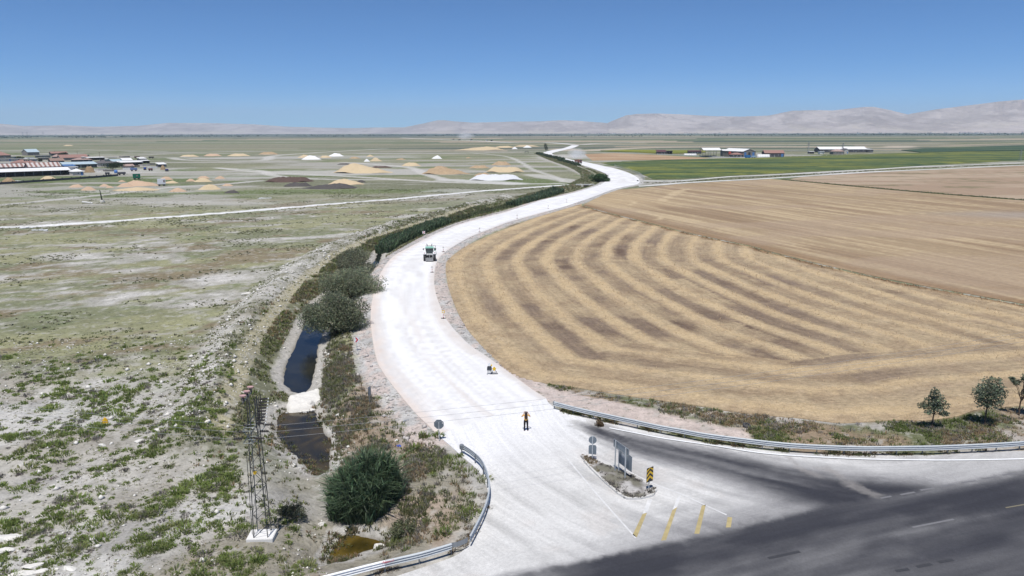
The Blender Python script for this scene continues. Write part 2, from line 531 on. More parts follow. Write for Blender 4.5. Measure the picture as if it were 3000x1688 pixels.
def ground_colour(x, y, wd, rd, cd, bd, pd, fd):
    r = np.hypot(x, y)
    ca, sa = math.cos(0.45), math.sin(0.45)
    u, v = x * ca + y * sa, -x * sa + y * ca            # patches stretch along the berm
    n1 = fbm(u / 26, v / 9, 11, 6, 0.6)
    n2 = fbm(u / 20, v / 7, 23, 6, 0.6)
    n3 = fbm(u / 24, v / 11, 37, 6, 0.62)
    n4 = fbm(x / 5, y / 5, 41, 4)
    n5 = fbm(x / 1.6, y / 1.6, 43, 3)
    c = mixc(C_OLIVE + 0 * n1[..., None], C_YEL, sstep(0.40, 0.64, n1))
    c = mixc(c, C_GREEN, 0.55 * sstep(0.55, 0.68, n4 * 0.5 + n3 * 0.5))
    c = mixc(c, C_BROWN, 0.75 * sstep(0.55, 0.65, n2))
    n6 = fbm(u / 7, v / 3.2, 47, 5, 0.6)
    salt = sstep(0.51, 0.60, n3 * 0.50 + n4 * 0.15 + n6 * 0.35)
    c = mixc(c, C_SOIL, 0.85 * salt)
    c = mixc(c, C_PALE, 0.85 * sstep(0.585, 0.66, n3 * 0.45 + n6 * 0.35 + n5 * 0.2))
    c = c * (0.70 + 0.60 * fbm(u / 2.4, v / 0.9, 49, 5, 0.65))[..., None]
    # the near ground is grey crumbly soil, its plants stand on it as tufts
    nr = sstep(74, 58, y + 0.10 * x + 10 * (n4 - 0.5))
    soil = mixc(S(180, 177, 172) + 0 * n1[..., None], S(210, 208, 203), sstep(0.40, 0.60, n4))
    soil = mixc(soil, S(174, 166, 148), 0.4 * sstep(0.5, 0.66, n1))
    soil = mixc(soil, C_PALE, 0.8 * sstep(0.56, 0.66, n5 * 0.5 + n3 * 0.5))
    c = mixc(c, soil, nr * (x < 30))
    # farther plain
    far = sstep(230, 330, r)
    m1 = fbm(x / 150, y / 60, 51, 5)
    m2 = fbm(x / 60, y / 22, 57, 5)
    g = mixc(S(128, 130, 104) + 0 * m1[..., None], S(150, 150, 122), sstep(0.40, 0.6, m1))
    g = mixc(g, S(108, 124, 74), 0.8 * sstep(0.57, 0.66, m2))
    g = mixc(g, S(186, 182, 175), 0.8 * sstep(0.53, 0.62, fbm(x / 70, y / 26, 61, 5)))
    c = mixc(c, g, far)
    # cultivated strips towards the hills
    k = np.log(np.maximum(y, 10)) * 13.0
    kb = np.floor(k + 1.6 * (vnoise(x / (0.35 * y + 200), k * 0 + 3.1, 71) - 0.5))
    xb = np.floor(x / (0.34 * np.maximum(y, 300)) + 7.7 * np.mod(kb * 0.618, 1))
    hsh = vnoise(kb * 3.17 + 0.5, xb * 5.3 + 0.5, 77)
    pal = np.array([C_DKG, S(96, 112, 88), S(120, 126, 98), S(150, 146, 120), S(178, 164, 142), S(104, 116, 84), S(140, 136, 118), S(84, 100, 86)])
    strip = pal[np.clip((hsh * 8).astype(int), 0, 7)]
    strip = strip * (0.86 + 0.28 * fbm(x / 90, y / 60, 83, 4))[..., None]
    gl = mixc(S(126, 134, 100) + 0 * m1[..., None], S(150, 146, 122), sstep(0.45, 0.6, fbm(x / 500, y / 110, 87, 4)))
    strip = mixc(strip, gl, 0.8 * sstep(60, -200, x + 0.1 * y) * sstep(2600, 1500, y))
    c = mixc(c, strip, sstep(760, 1150, y + 0.25 * np.minimum(x, 0)))
    c = mixc(c, S(74, 90, 84), 0.9 * sstep(2600, 4600, y) * sstep(0.30, 0.50, fbm(x / 900, y / 500, 91, 4)))
    c = c * 0.95
    # bare worked patches, tracks
    for (cx, cy), hx, hy, s in BARE:
        q = np.hypot((x - cx) / hx, (y - cy) / hy) + 0.9 * (n2 - 0.5) + 0.7 * (m2 - 0.5)
        c = mixc(c, C_PALE * 0.88, s * sstep(1.05, 0.55, q))
    for line, hw, col, s in STROKES:
        d, _ = dpoly(x, y, line)
        c = mixc(c, col, s * sstep(hw * 1.25, hw * 0.7, d + hw * 0.5 * (n5 - 0.5)))
    near = r < 430
    jit = 1.6 * (n5 - 0.5)
    # white rubble berm, trodden path, grassy bank, gravel bank by the water
    c = mixc(c, mixc(S(205, 202, 196) + 0 * n1[..., None], S(150, 147, 132), sstep(0.42, 0.62, n4)), near * 0.85 * sstep(5.2, 2.6, bd + 2 * jit))
    bank = near * sstep(9.5, 7.5, wd + jit) * (x < 0.24 * y - 20)
    lb = (cd < 12) & (rd > 3.5)
    c = mixc(c, S(124, 125, 98), near * lb * 0.9 * sstep(44, 58, y) * sstep(8.5, 6.8, cd + jit) * sstep(0.9, 1.8, wd + jit))
    c = mixc(c, S(190, 182, 154), near * 0.8 * sstep(1.25, 0.6, pd + 0.5 * jit))
    c = mixc(c, S(196, 192, 185), near * sstep(1.7, 0.8, wd + 0.6 * jit) * sstep(-0.6, 0.2, wd) * (1 - 0.8 * (x > 0.235 * y - 33)))
    c = mixc(c, S(96, 84, 62), near * sstep(0.25, -0.5, wd))
    # between the canal and the road: dry grass and herbs; below the reeds: grey litter
    rb = near * sstep(0.5, 2.0, rd) * sstep(12, 9, rd) * (x > 0.235 * y - 31.5) * (wd > 0.8) * (x < 8)
    c = mixc(c, mixc(S(156, 150, 134) + 0 * n1[..., None], S(166, 148, 130), sstep(0.45, 0.62, n4)), 0.85 * rb)
    # rubble shoulders of the gravel road
    q, al = dpoly(x[near], y[near], ROAD, True)
    sh = np.zeros(x.shape)
    sh[near] = sstep(2.9, 1.7, q + 1.4 * (n5[near] - 0.5))
    pk = sstep(0.44, 0.56, fbm(x / 1.1, y / 2.2, 97, 3))
    c = mixc(c, mixc(C_RUB * (0.82 + 0.36 * n5)[..., None], C_PINK, 0.85 * pk * (x < 0.1 * y)), sh)
    # verge between the field and the guardrail
    vg = near * (x > 0) * (y < 100) * (rd > 0) * sstep(0, 0.6, fd) * (y < 0.9 * x + 66)
    vcol = mixc(S(118, 122, 92) + 0 * n1[..., None], S(158, 140, 118), sstep(0.42, 0.6, n4))
    vcol = mixc(vcol, S(196, 190, 184), 0.8 * sstep(0.54, 0.64, fbm(x / 3.4, y / 2.0, 101, 4)))
    c = mixc(c, vcol, vg * (1 - sh))
    d, _ = dpoly(x, y, PINKBAND)
    c = mixc(c, C_PINK * (0.9 + 0.2 * n5)[..., None], near * 0.95 * sstep(1.9, 1.3, d + 0.6 * jit))
    return np.clip(c * (0.92 + 0.16 * n5)[..., None], 0.01, 0.85)
PINKBAND = smooth_line(PP([(1470, 1080), (1540, 1124), (1590, 1150), (1680, 1176), (1800, 1200), (1920, 1225), (2040, 1252), (2150, 1277)]), 4)

# ---- the ground: one sheet of rings round the camera's foot out to the hills
RF = 1.0083
rings = 14.0 * RF ** np.arange(int(math.log(11500 / 14.0) / math.log(RF)) + 1)
az = np.concatenate([np.arange(-42, 42.01, 0.2), np.arange(44, 318, 3.0)])
az = np.radians(az)
RR, AA = np.meshgrid(rings, az, indexing='ij')
gx, gy = (RR * np.sin(AA)).ravel(), (RR * np.cos(AA)).ravel()
gz, *dist = land(gx, gy)
gcol = ground_colour(gx, gy, *dist)
nr_, na_ = len(rings), len(az)
ii = np.arange(nr_ - 1)[:, None] * na_
jj = np.arange(na_)[None, :]
j2 = (jj + 1) % na_
gF = np.stack([ii + jj, ii + j2, ii + na_ + j2, ii + na_ + jj], -1).reshape(-1, 4)
gV = np.stack([gx, gy, gz], 1)
gV = np.vstack([gV, [[0, 0, 0]]])
gcol = np.vstack([gcol, [C_GREY]])
cap = np.stack([np.full(na_, len(gV) - 1), np.arange(na_)[::-1] * 0 + (np.arange(na_) + 1) % na_, np.arange(na_)], 1)
M_GROUND = mat_vcol('steppe_ground', ((1.6, 0.28, 6), (0.30, 0.10, 4), (6.0, 0.22, 3)), (1.8, 1.0, 0.22), specks=((0.7, 0.54, 0.64, 0.55, S(196, 193, 186)), (1.7, 0.575, 0.66, 0.60, S(92, 95, 70))))
ground = struct(link('ground', mesh_np('ground', gV, [gF, cap], gcol, smooth=True), M_GROUND))

# ---- sheets laid on the ground
def sheet(name, poly, f, zfun, cfun, material, k=0.0, rmin=12.0, rmax=2000.0, skirt=0.12, rowf=None):
    poly = np.asarray(poly)
    out = []
    for i in range(len(poly)):
        a, b = poly[i], poly[(i + 1) % len(poly)]
        st = max(0.12, f * (np.hypot(*((a + b) / 2)) + 5))
        n = max(1, int(np.hypot(*(b - a)) / st))
        out += [a + (b - a) * t / n for t in range(n)]
    bnd = np.array(out)
    rr = np.exp(np.arange(math.log(rmin), math.log(rmax), f))
    amin, amax = np.arctan2(bnd[:, 0], bnd[:, 1]).min(), np.arctan2(bnd[:, 0], bnd[:, 1]).max()
    aa = np.arange(amin, amax, f * 0.8)
    A, B = np.meshgrid(rr, aa, indexing='ij')
    x, y = (A * np.sin(B)).ravel(), (A * np.cos(B)).ravel()
    bx0, bx1, by0, by1 = bnd[:, 0].min(), bnd[:, 0].max(), bnd[:, 1].min(), bnd[:, 1].max()
    m = (x > bx0) & (x < bx1) & (y > by0) & (y < by1)
    x, y = x[m], y[m]
    m = inside(x, y, bnd)
    x, y = x[m], y[m]
    d, _ = dpoly(x, y, poly, True)
    m = d > 0.45 * f * np.hypot(x, y)
    x, y = x[m], y[m]
    vs = [Vector(p) for p in bnd] + [Vector((a, b)) for a, b in zip(x, y)]
    r = delaunay_2d_cdt(vs, [], [list(range(len(bnd)))], 1, 1e-5)
    V2 = np.array([tuple(v) for v in r[0]])
    F = np.array([t for t in r[2] if len(t) == 3])
    d, _ = dpoly(V2[:, 0], V2[:, 1], poly, True)
    z = zfun(V2[:, 0], V2[:, 1], d)
    c = cfun(V2[:, 0], V2[:, 1], d)
    V = np.column_stack([V2, z])
    nb = len(bnd)                                     # a skirt so that the edge has thickness
    base = np.vstack([V[:nb], V[:nb] - [0, 0, skirt]])
    i0 = np.arange(nb)
    i1 = (i0 + 1) % nb
    n0 = len(V)
    V = np.vstack([V, base])
    c = np.vstack([c, c[:nb], c[:nb]])
    SK = np.stack([i0 + n0, i0 + n0 + nb, i1 + n0 + nb, i1 + n0], 1)
    rw = None
    if rowf is not None:
        a_, b_ = rowf(V[:, 0].astype(float), V[:, 1].astype(float))
        rw = np.column_stack([a_, b_, 0 * a_])
    return struct(link(name, mesh_np(name, V, [F, SK], np.clip(c, 0.01, 0.85), smooth=True, rows=rw), material))

# ---- white gravel road
ROAD_C = (ROAD_L[::1][:min(len(ROAD_L), len(ROAD_R))])
def road_z(x, y, d):
    return 0.17 + 0.05 * sstep(0, 3, np.minimum(dpoly(x, y, ROAD_L)[0], dpoly(x, y, ROAD_R)[0])) + 0.02 * (fbm(x / 2, y / 2, 111, 3) - 0.5) * sstep(0.3, 4, dpoly(x, y, np.array([ROAD_L[0], ROAD_R[0]]))[0])
def road_c(x, y, d):
    dl, al = dpoly(x, y, ROAD_L)
    dr, _ = dpoly(x, y, ROAD_R)
    t = dl / (dl + dr + 1e-6)
    n = fbm(al / 16, t * 26, 121, 4)                 # wheel tracks run along the road
    n2 = fbm(al / 40, t * 9, 125, 4)
    c = mixc(C_WHITE + 0 * n[..., None], S(236, 235, 235), sstep(0.42, 0.70, n))
    c = mixc(c, S(229, 222, 216), 0.7 * sstep(0.5, 0.7, n2) * sstep(160, 60, y))
    edge = sstep(1.5, 0.2, np.minimum(dl, dr) + 1.0 * (fbm(x / 1.5, y / 1.5, 127, 3) - 0.5)) * (y < 230)
    c = mixc(c, S(230, 216, 206), 0.85 * edge * (dl < dr))
    c = mixc(c, S(224, 215, 208), 0.8 * edge * (dl >= dr))
    c = mixc(c, S(222, 220, 220), 0.5 * sstep(0.56, 0.66, fbm(al / 30, t * 42, 128, 3)))
    c = c * (0.95 + 0.10 * fbm(x / 0.7, y / 0.7, 129, 3))[..., None]
    return c
def road_rows(x, y):
    dl, al = dpoly(x, y, ROAD_L)
    dr, _ = dpoly(x, y, ROAD_R)
    return al, 9.0 * dl / (dl + dr + 1e-6)
M_ROAD = mat_vcol('white_gravel', ((2.0, 0.03, 4), (14.0, 0.05, 3)), (6.0, 0.2, 0.05), lines=((2.2, 0.05, 0.035), (5.5, 0.12, 0.03)), rows='rows')
M_TRACK = mat_vcol('white_track', ((2.0, 0.05, 4), (0.4, 0.06, 3)), (6.0, 0.18, 0.05))
sheet('gravel_road', ROAD, 0.0075, road_z, road_c, M_ROAD, rmin=45, rmax=1500, rowf=road_rows)

# ---- dusty asphalt junction and highway
RAMP = smooth_line(PP([(1655, 1232), (1720, 1256), (1800, 1286), (1900, 1318), (2050, 1352), (2200, 1392), (2350, 1428), (2500, 1462), (2700, 1480)]), 5)
HWY = smooth_line(PP([(1300, 1790), (1560, 1718), (1730, 1688), (1900, 1655), (2200, 1578), (2500, 1512), (2800, 1449), (3000, 1409), (3400, 1335)]), 5)
HEDGE = smooth_line(PP([(1300, 1745), (1552, 1682), (1712, 1655), (1858, 1626), (2003, 1594), (2200, 1543), (2400, 1498), (2579, 1466), (2800, 1424), (3000, 1387), (3400, 1312)]), 5)
def side_of(x, y, line):                              # signed distance, positive on the far side
    d, _ = dpoly(x, y, line)
    yy = np.interp(x, line[:, 0], line[:, 1])
    return np.where(y > yy, d, -d)
HD = (P(2800, 1424) - P(1858, 1626)); HD = HD / np.linalg.norm(HD)
PIV = P(2330, 1180)
def junc_c(x, y, d):
    n = fbm(x / 2.2, y / 2.2, 131, 5)
    nf = fbm(x / 0.45, y / 0.45, 133, 3)
    a = x * HD[0] + y * HD[1]
    b = -x * HD[1] + y * HD[0]
    st = fbm(a / 9, b / 0.9, 135, 4)                  # streaks along the highway
    st2 = fbm(a / 22, b / 2.6, 137, 4)
    rp = np.hypot(x - PIV[0], y - PIV[1])
    th = np.arctan2(y - PIV[1], x - PIV[0])
    ar = fbm(rp / 0.8, th * 4.0, 139, 4)              # tyre arcs
    dust = np.full(x.shape, 0.99) - 0.09 * sstep(0.5, 0.72, ar) - 0.05 * (nf - 0.5)
    # ramp: worn dark wheel lane, narrow at its start and wide at the highway
    dr, al = dpoly(x, y, RAMP)
    sg = dr * np.where(y > np.interp(x, RAMP[:, 0], RAMP[:, 1]), 1, -1)
    L = al.max()
    rs = fbm(al / 14, sg / 0.7, 145, 4)
    hw = 1.25 + 2.1 * sstep(0, 0.75 * L, al)
    dk = sstep(hw * 1.55, hw * 0.25, dr + 0.5 * (n - 0.5) + 2.0 * (rs - 0.5)) * sstep(-0.5, 4, al + 2 * (n - 0.5))
    dust = dust - (0.80 + 0.40 * (rs - 0.5)) * dk
    # gore and dusty lay-by
    s = side_of(x, y, HEDGE)
    right = sstep(16, 34, x + 0.2 * s)
    dust = dust - 0.20 * right * (s > -1) - 0.12 * right * (st - 0.4)
    gs = s + 0.8 * (n - 0.5) + 3.0 * (st - 0.5)
    grey = sstep(6.0, -0.5, gs) * sstep(-1, 10, x + 2 * (n - 0.5) + 4 * (st - 0.5))
    dust = dust - (0.55 - 0.38 * right) * grey * (1 - 0.7 * dk)
    # highway: dark inner wheel band, then mid grey lanes
    hwy = sstep(0.7, -0.5, s + 0.9 * (st - 0.5) + 0.5 * (nf - 0.5)) * sstep(-5, 2.5, x + 4.0 * (n - 0.5) + 0.35 * s)
    lane = 0.11 + 0.28 * (st2 - 0.42) + 0.16 * (st - 0.5) + 0.08 * sstep(0.45, 0.7, fbm(a / 5, b / 2.0, 141, 4))
    lane = lane - 0.16 * np.exp(-((s + 1.7) / 1.3) ** 2) - 0.05 * np.exp(-((s + 5.2) / 1.0) ** 2) + 0.12 * sstep(-8, -15, s)
    dust = dust * (1 - hwy) + np.clip(lane, 0.0, 1) * hwy
    dust = np.clip(dust, 0, 1)
    asph = S(60, 61, 68)
    grit = S(180, 179, 179)
    c = mixc(asph + 0 * n[..., None], grit, sstep(0.0, 0.62, dust))
    c = mixc(c, S(224, 223, 221) * (1 - 0.16 * sstep(0.46, 0.72, ar))[..., None] * (1 - 0.10 * sstep(0.5, 0.7, fbm(rp / 2.5, th * 7.0, 147, 4)))[..., None], sstep(0.50, 0.97, dust))
    c = mixc(c, S(196, 178, 165), 0.14 * sstep(0.56, 0.7, fbm(x / 3, y / 3, 143, 4)) * (dust > 0.8))
    seam, _ = dpoly(x, y, np.array([ROAD_L[0], ROAD_R[0]]))
    c = mixc(c, S(242, 242, 243), (dust > 0.85) * sstep(13, 2, seam))
    # mud dragged from the verge across the lay-by
    for pts in ([(2310, 1345), (2350, 1385), (2390, 1400)], [(2420, 1377), (2475, 1410), (2520, 1440), (2570, 1460)], [(2390, 1378), (2440, 1392), (2480, 1425)]):
        dm, _ = dpoly(x, y, smooth_line(PP(pts), 4))
        c = mixc(c, S(160, 156, 153), 0.55 * sstep(0.50, 0.05, dm + 0.9 * (n - 0.5) + 0.5 * (nf - 0.5)))
    return c
M_ASPH = mat_vcol('dusty_asphalt', ((4.0, 0.14, 4), (14.0, 0.22, 3), (1.2, 0.05, 4)), (40.0, 0.15, 0.01), rough=0.9, spec=0.25, lines=((1.6, 0.07, 0.10), (4.5, 0.12, 0.08)), rows='rows')
def junc_rows(x, y):                                  # along the ramp near it, round the turn elsewhere
    s = side_of(x, y, HEDGE)
    a = x * HD[0] + y * HD[1]
    k = sstep(2.0, -0.5, s)
    rp = np.hypot(x - PIV[0], y - PIV[1])
    return a * k + (1 - k) * np.arctan2(y - PIV[1], x - PIV[0]) * 22.0, s * k + (1 - k) * rp
sheet('asphalt_junction', JUNC, 0.0058, lambda x, y, d: 0.17 + 0.05 * sstep(0, 3, np.minimum(dpoly(x, y, JUNC_W)[0], dpoly(x, y, JUNC_E)[0])), junc_c, M_ASPH, rmin=8, rmax=130, rowf=junc_rows)

# ---- stubble fields with straw windrows
F1B = F1_EDGE
F1L = np.vstack([F1_EDGE[:40], F1_EDGE[39] + (F1_EDGE[39] - F1_EDGE[33]) / np.linalg.norm(F1_EDGE[39] - F1_EDGE[33]) * np.array([[30.0], [90.0]]) + np.array([[6.0, -4.0], [36.0, -10.0]])])
def f1_phase(x, y):
    d, al = dpoly(x, y, F1B)
    dl_, all_ = dpoly(x, y, F1L)
    wob = 1.0 * (fbm(x / 24, y / 24, 151, 3) - 0.5)
    k = sstep(15.0, 18.5, d + 2.0 * (fbm(x / 6, y / 6, 152, 3) - 0.5))
    return np.where(k > 0.5, dl_ + wob, d + wob) / 5.7, d, np.where(k > 0.5, all_, al)
def f1_row(x, y):
    ph, d, al = f1_phase(x, y)
    fr = ph - np.floor(ph)
    idx = np.floor(ph)
    lump = fbm(x / 1.1, y / 1.1, 153, 4)
    patch = fbm(x / 9, y / 9, 155, 4)
    wid = 0.27 + 0.12 * (vnoise(idx * 7.7 + 0.5, 0 * idx + 0.5, 157)) + 0.22 * (patch - 0.45)
    q = np.abs(fr - 0.35) + 0.09 * (lump - 0.5)
    row = sstep(wid - 0.02, wid - 0.20, q)
    row = np.maximum(row, sstep(2.4, 1.2, d + 1.5 * (patch - 0.5)))     # a swath lies all along the edge
    return row, lump, patch, d, idx, fr, al
def f1_z(x, y, d):
    row, lump, patch, db, idx, fr, al_ = f1_row(x, y)
    e = sstep(0, 1.2, d)
    return 0.05 + e * (0.05 + row * (0.06 + 0.20 * (lump - 0.3)) + 0.05 * (fbm(x / 0.5, y / 0.5, 159, 2) - 0.5))
def f1_c(x, y, d):
    row, lump, patch, db, idx, fr, al_ = f1_row(x, y)
    fine = fbm(x / 0.5, y / 0.5, 161, 3)
    stub = mixc(S(162, 143, 125) + 0 * x[..., None], S(128, 108, 94), np.clip(sstep(0.44, 0.62, patch) * 0.6 + sstep(0.5, 0.62, fbm(al_ / 22, idx * 3.3, 167, 3)), 0, 1))
    stub = mixc(stub, S(180, 162, 140), 0.6 * sstep(0.5, 0.62, fbm(x / 3, y / 3, 163, 4)))
    stub = mixc(stub, S(188, 168, 142), 0.7 * sstep(0.45, 0.6, fbm(x / 22, y / 22, 169, 3)) )
    ln = np.abs(np.mod(db / 0.95, 1) - 0.5)
    stub = stub * (0.93 + 0.16 * ln)[..., None]
    straw = mixc(S(220, 198, 166) + 0 * x[..., None], S(198, 174, 144), sstep(0.40, 0.62, lump))
    straw = mixc(straw, S(234, 212, 178), 0.6 * sstep(0.5, 0.65, fine))
    mid = mixc(S(190, 167, 136) + 0 * x[..., None], S(206, 184, 150), sstep(0.4, 0.6, fbm(x / 2.2, y / 2.2, 168, 4)))
    cen = sstep(3, 9, db) * sstep(46, 22, np.hypot(x - 8, 0.42 * (y - 112)) + 22 * (patch - 0.5))
    drk = sstep(0.36, 0.18, np.abs(np.mod(fr - 0.85 + 0.5, 1) - 0.5) + 0.08 * (lump - 0.5)) * np.clip(0.12 + 0.40 * sstep(0.44, 0.62, fbm(al_ / 26, idx * 3.3, 164, 4)) + 0.85 * cen * sstep(0.36, 0.56, fbm(al_ / 22, idx * 5.1, 166, 4)), 0, 1.0) * (0.45 + 0.55 * sstep(0.36, 0.56, fbm(x / 6, y / 9, 160, 4))) * (0.65 + 0.75 * fbm(x / 1.6, y / 1.6, 162, 4))
    stub = mixc(stub, S(124, 104, 90), 0.45 * cen)
    c = mixc(mid, stub, np.clip(drk, 0, 1) * (db > 4))
    c = mixc(c, straw, row * 0.25)
    rd_, _ = dpoly(x, y, RIDGE)
    c = mixc(c, S(150, 116, 84), 0.75 * sstep(2.6, 0.8, rd_ + 1.2 * (fine - 0.5)))
    return 0.93 * c * (0.86 + 0.28 * fine)[..., None]
M_STUB = mat_vcol('straw_stubble', ((2.3, 0.26, 5), (0.9, 0.10, 4), (7.0, 0.20, 3)), (2.2, 1.0, 0.38), lines=((1.1, 0.05, 0.14), (2.4, 0.3, 0.17)), rows='rows')
def windrows(m):
    # crisp straw windrows along the rows: bright lumpy crests
    t = m.node_tree
    b = t.nodes['Principled BSDF']
    src = b.inputs['Base Color'].links[0].from_socket
    ra = t.nodes.new('ShaderNodeAttribute')
    ra.attribute_name = 'rows'
    sx = t.nodes.new('ShaderNodeSeparateXYZ')
    t.links.new(ra.outputs['Vector'], sx.inputs[0])
    tc = t.nodes.new('ShaderNodeTexCoord')
    fr = nmath(t, 'FRACT', nmath(t, 'MULTIPLY', sx.outputs[1], 1 / 5.7))
    lump = nnoise(t, 0.9, 6, 0.68, tc.outputs['Object'])
    big = nnoise(t, 0.10, 3, 0.5, tc.outputs['Object'])
    q = nmath(t, 'ADD', nmath(t, 'ABSOLUTE', nmath(t, 'SUBTRACT', fr, 0.35)), nmath(t, 'MULTIPLY_ADD', lump, 0.85, -0.425))
    q = nmath(t, 'ADD', q, nmath(t, 'MULTIPLY_ADD', big, -0.60, 0.30))
    def ramp(v, a, c_, top):
        mr = t.nodes.new('ShaderNodeMapRange')
        mr.interpolation_type = 'SMOOTHSTEP'
        mr.inputs['From Min'].default_value, mr.inputs['From Max'].default_value = a, c_
        mr.inputs['To Max'].default_value = top
        t.links.new(v, mr.inputs['Value'])
        return mr.outputs[0]
    def mixin(fac, a, colr):
        mx = t.nodes.new('ShaderNodeMix')
        mx.data_type = 'RGBA'
        ins = [k for k in mx.inputs if k.type == 'RGBA']
        t.links.new(fac, mx.inputs[0])
        t.links.new(a, ins[0])
        if isinstance(colr, tuple):
            ins[1].default_value = colr
        else:
            t.links.new(colr, ins[1])
        return [k for k in mx.outputs if k.type == 'RGBA'][0]
    fine = nnoise(t, 2.6, 5, 0.7, tc.outputs['Object'])
    straw = vary(t, tuple(S(226, 200, 158)), ((2.6, 0.30, 5), (7.0, 0.2, 3)), tc.outputs['Object'])
    c = mixin(ramp(q, 0.25, 0.0, 0.60), src, straw)
    t.links.new(c, b.inputs['Base Color'])
windrows(M_STUB)
def f1_rows(x, y):
    ph, d, al = f1_phase(x, y)
    return al, ph * 5.7
sheet('stubble_field', FIELD1, 0.0062, f1_z, f1_c, M_STUB, rmin=45, rmax=320, skirt=0.2, rowf=f1_rows)
RD = RIDGE[20] - RIDGE[3]; RD = RD / np.linalg.norm(RD)
def f2_c(x, y, d):
    a, b = x * RD[0] + y * RD[1], -x * RD[1] + y * RD[0]
    b = b + 2.0 * (fbm(a / 40, b / 40, 171, 2) - 0.5)
    n = fbm(a / 60, b / 1.5, 173, 4)
    n2 = fbm(a / 90, b / 7, 175, 4)
    bl = fbm(x / 40, y / 16, 177, 4)
    c = mixc(S(180, 158, 128) + 0 * x[..., None], S(208, 186, 152), sstep(0.40, 0.64, n))
    c = mixc(c, S(160, 136, 110), 0.75 * sstep(0.5, 0.66, n2))
    c = mixc(c, S(188, 166, 142), 0.6 * sstep(0.48, 0.64, bl))
    hd = sstep(26, 6, np.hypot(x - P(1800, 585)[0], (y - P(1800, 585)[1]) * 0.6) - 12 * (bl - 0.5))
    c = mixc(c, S(206, 182, 146), 0.7 * hd)
    rd_, _ = dpoly(x, y, RIDGE)
    c = mixc(c, S(152, 122, 92), 0.6 * sstep(5.0, 1.5, rd_ + 5 * (n - 0.5)))
    for pts in ([(1930, 590), (1975, 565), (2005, 555)], [(1942, 592), (1987, 566), (2020, 554)], [(1800, 585), (1850, 590), (1858, 596), (1845, 602)], [(1870, 622), (1920, 632), (1932, 640), (1925, 646)]):
        dt, _ = dpoly(x, y, smooth_line(PP(pts), 4))
        c = mixc(c, S(222, 200, 164), 0.8 * sstep(0.9, 0.4, dt))
    pl = sstep(16, 2, np.hypot((x - P(2990, 632)[0]) / 2.2, y - P(2990, 632)[1]) + 9 * (bl - 0.5))
    return 0.88 * mixc(c, S(176, 164, 152), 0.8 * pl)
M_STUB2 = mat_vcol('mown_stubble', ((1.3, 0.18, 5), (0.5, 0.06, 4)), (1.5, 0.8, 0.2), lines=((0.40, 0.010, 0.12), (1.1, 0.03, 0.14)), rot=-math.atan2(RD[1], RD[0]))
sheet('mown_field', FIELD2, 0.0072, lambda x, y, d: 0.05 + 0.06 * sstep(0, 1.5, d) * (1 + fbm(x / 1.5, y / 1.5, 181, 3)), f2_c, M_STUB2, rmin=70, rmax=420, skirt=0.2)
def f3_c(x, y, d):
    b = fbm(x / 60, y / 12, 183, 4)
    c = mixc(S(186, 167, 145) + 0 * x[..., None], S(172, 150, 128), sstep(0.42, 0.6, b))
    return mixc(c, S(128, 122, 92), 0.7 * sstep(0.62, 0.68, fbm(x / 34, y / 5, 185, 4)))
sheet('tan_field', FIELD3, 0.010, lambda x, y, d: 0.06 + 0.0 * x, f3_c, M_STUB2, rmin=120, rmax=700, skirt=0.1)
def crop_c(x, y, d):
    n = fbm(x / 70, y / 16, 191, 5)
    n2 = fbm(x / 4, y / 4, 193, 3)
    c = mixc(S(98, 112, 70) + 0 * x[..., None], S(132, 136, 70), sstep(0.44, 0.66, n))
    c = mixc(c, S(76, 96, 66), sstep(0.56, 0.66, fbm(x / 90, y / 12, 195, 4)))
    return c * (0.75 + 0.5 * n2)[..., None]
M_CROP = mat_vcol('crop_rows', ((0.6, 0.30, 5), (0.15, 0.12, 3)), (0.8, 1.0, 0.6))
sheet('sunflower_field', CROP1, 0.012, lambda x, y, d: 0.1 + 0.85 * sstep(0, 1.5, d) * (0.7 + 0.6 * fbm(x / 3, y / 3, 197, 2)), crop_c, M_CROP, rmin=200, rmax=1600, skirt=0.9)
sheet('reaped_field', TAN1, 0.012, lambda x, y, d: 0.08 + 0 * x, lambda x, y, d: mixc(S(194, 168, 138) + 0 * x[..., None], S(178, 148, 118), sstep(0.4, 0.6, fbm(x / 40, y / 20, 199, 4))), M_STUB2, rmin=500, rmax=1400)
sheet('yellow_crop_field', YELL1, 0.02, lambda x, y, d: 0.8 + 0 * x, lambda x, y, d: mixc(S(150, 148, 60) + 0 * x[..., None], S(120, 130, 60), sstep(0.4, 0.6, fbm(x / 40, y / 20, 201, 4))), M_CROP, rmin=600, rmax=1600, skirt=0.9)
sheet('dark_green_field', DARK1, 0.02, lambda x, y, d: 0.8 + 0 * x, lambda x, y, d: mixc(S(70, 92, 74) + 0 * x[..., None], S(90, 106, 80), sstep(0.4, 0.6, fbm(x / 80, y / 30, 203, 4))), M_CROP, rmin=600, rmax=2500, skirt=0.9)
SL = np.vstack([SIDE_LO + [0, -1.9], (SIDE_LO + [0, 1.9])[::-1]])
SU = np.vstack([SIDE_UP + [0, -1.9], (SIDE_UP + [0, 1.9])[::-1]])
for nm, pl in (('farm_track', SL), ('farm_track', SU)):
    sheet(nm, pl, 0.008, lambda x, y, d: 0.12 + 0.05 * sstep(0, 1, d), lambda x, y, d: mixc(S(240, 239, 237) + 0 * x[..., None], S(205, 202, 196), 0.8 * sstep(0.52, 0.66, fbm(x / 9, y / 2, 207, 4))), M_TRACK, rmin=150, rmax=1200, skirt=0.2)

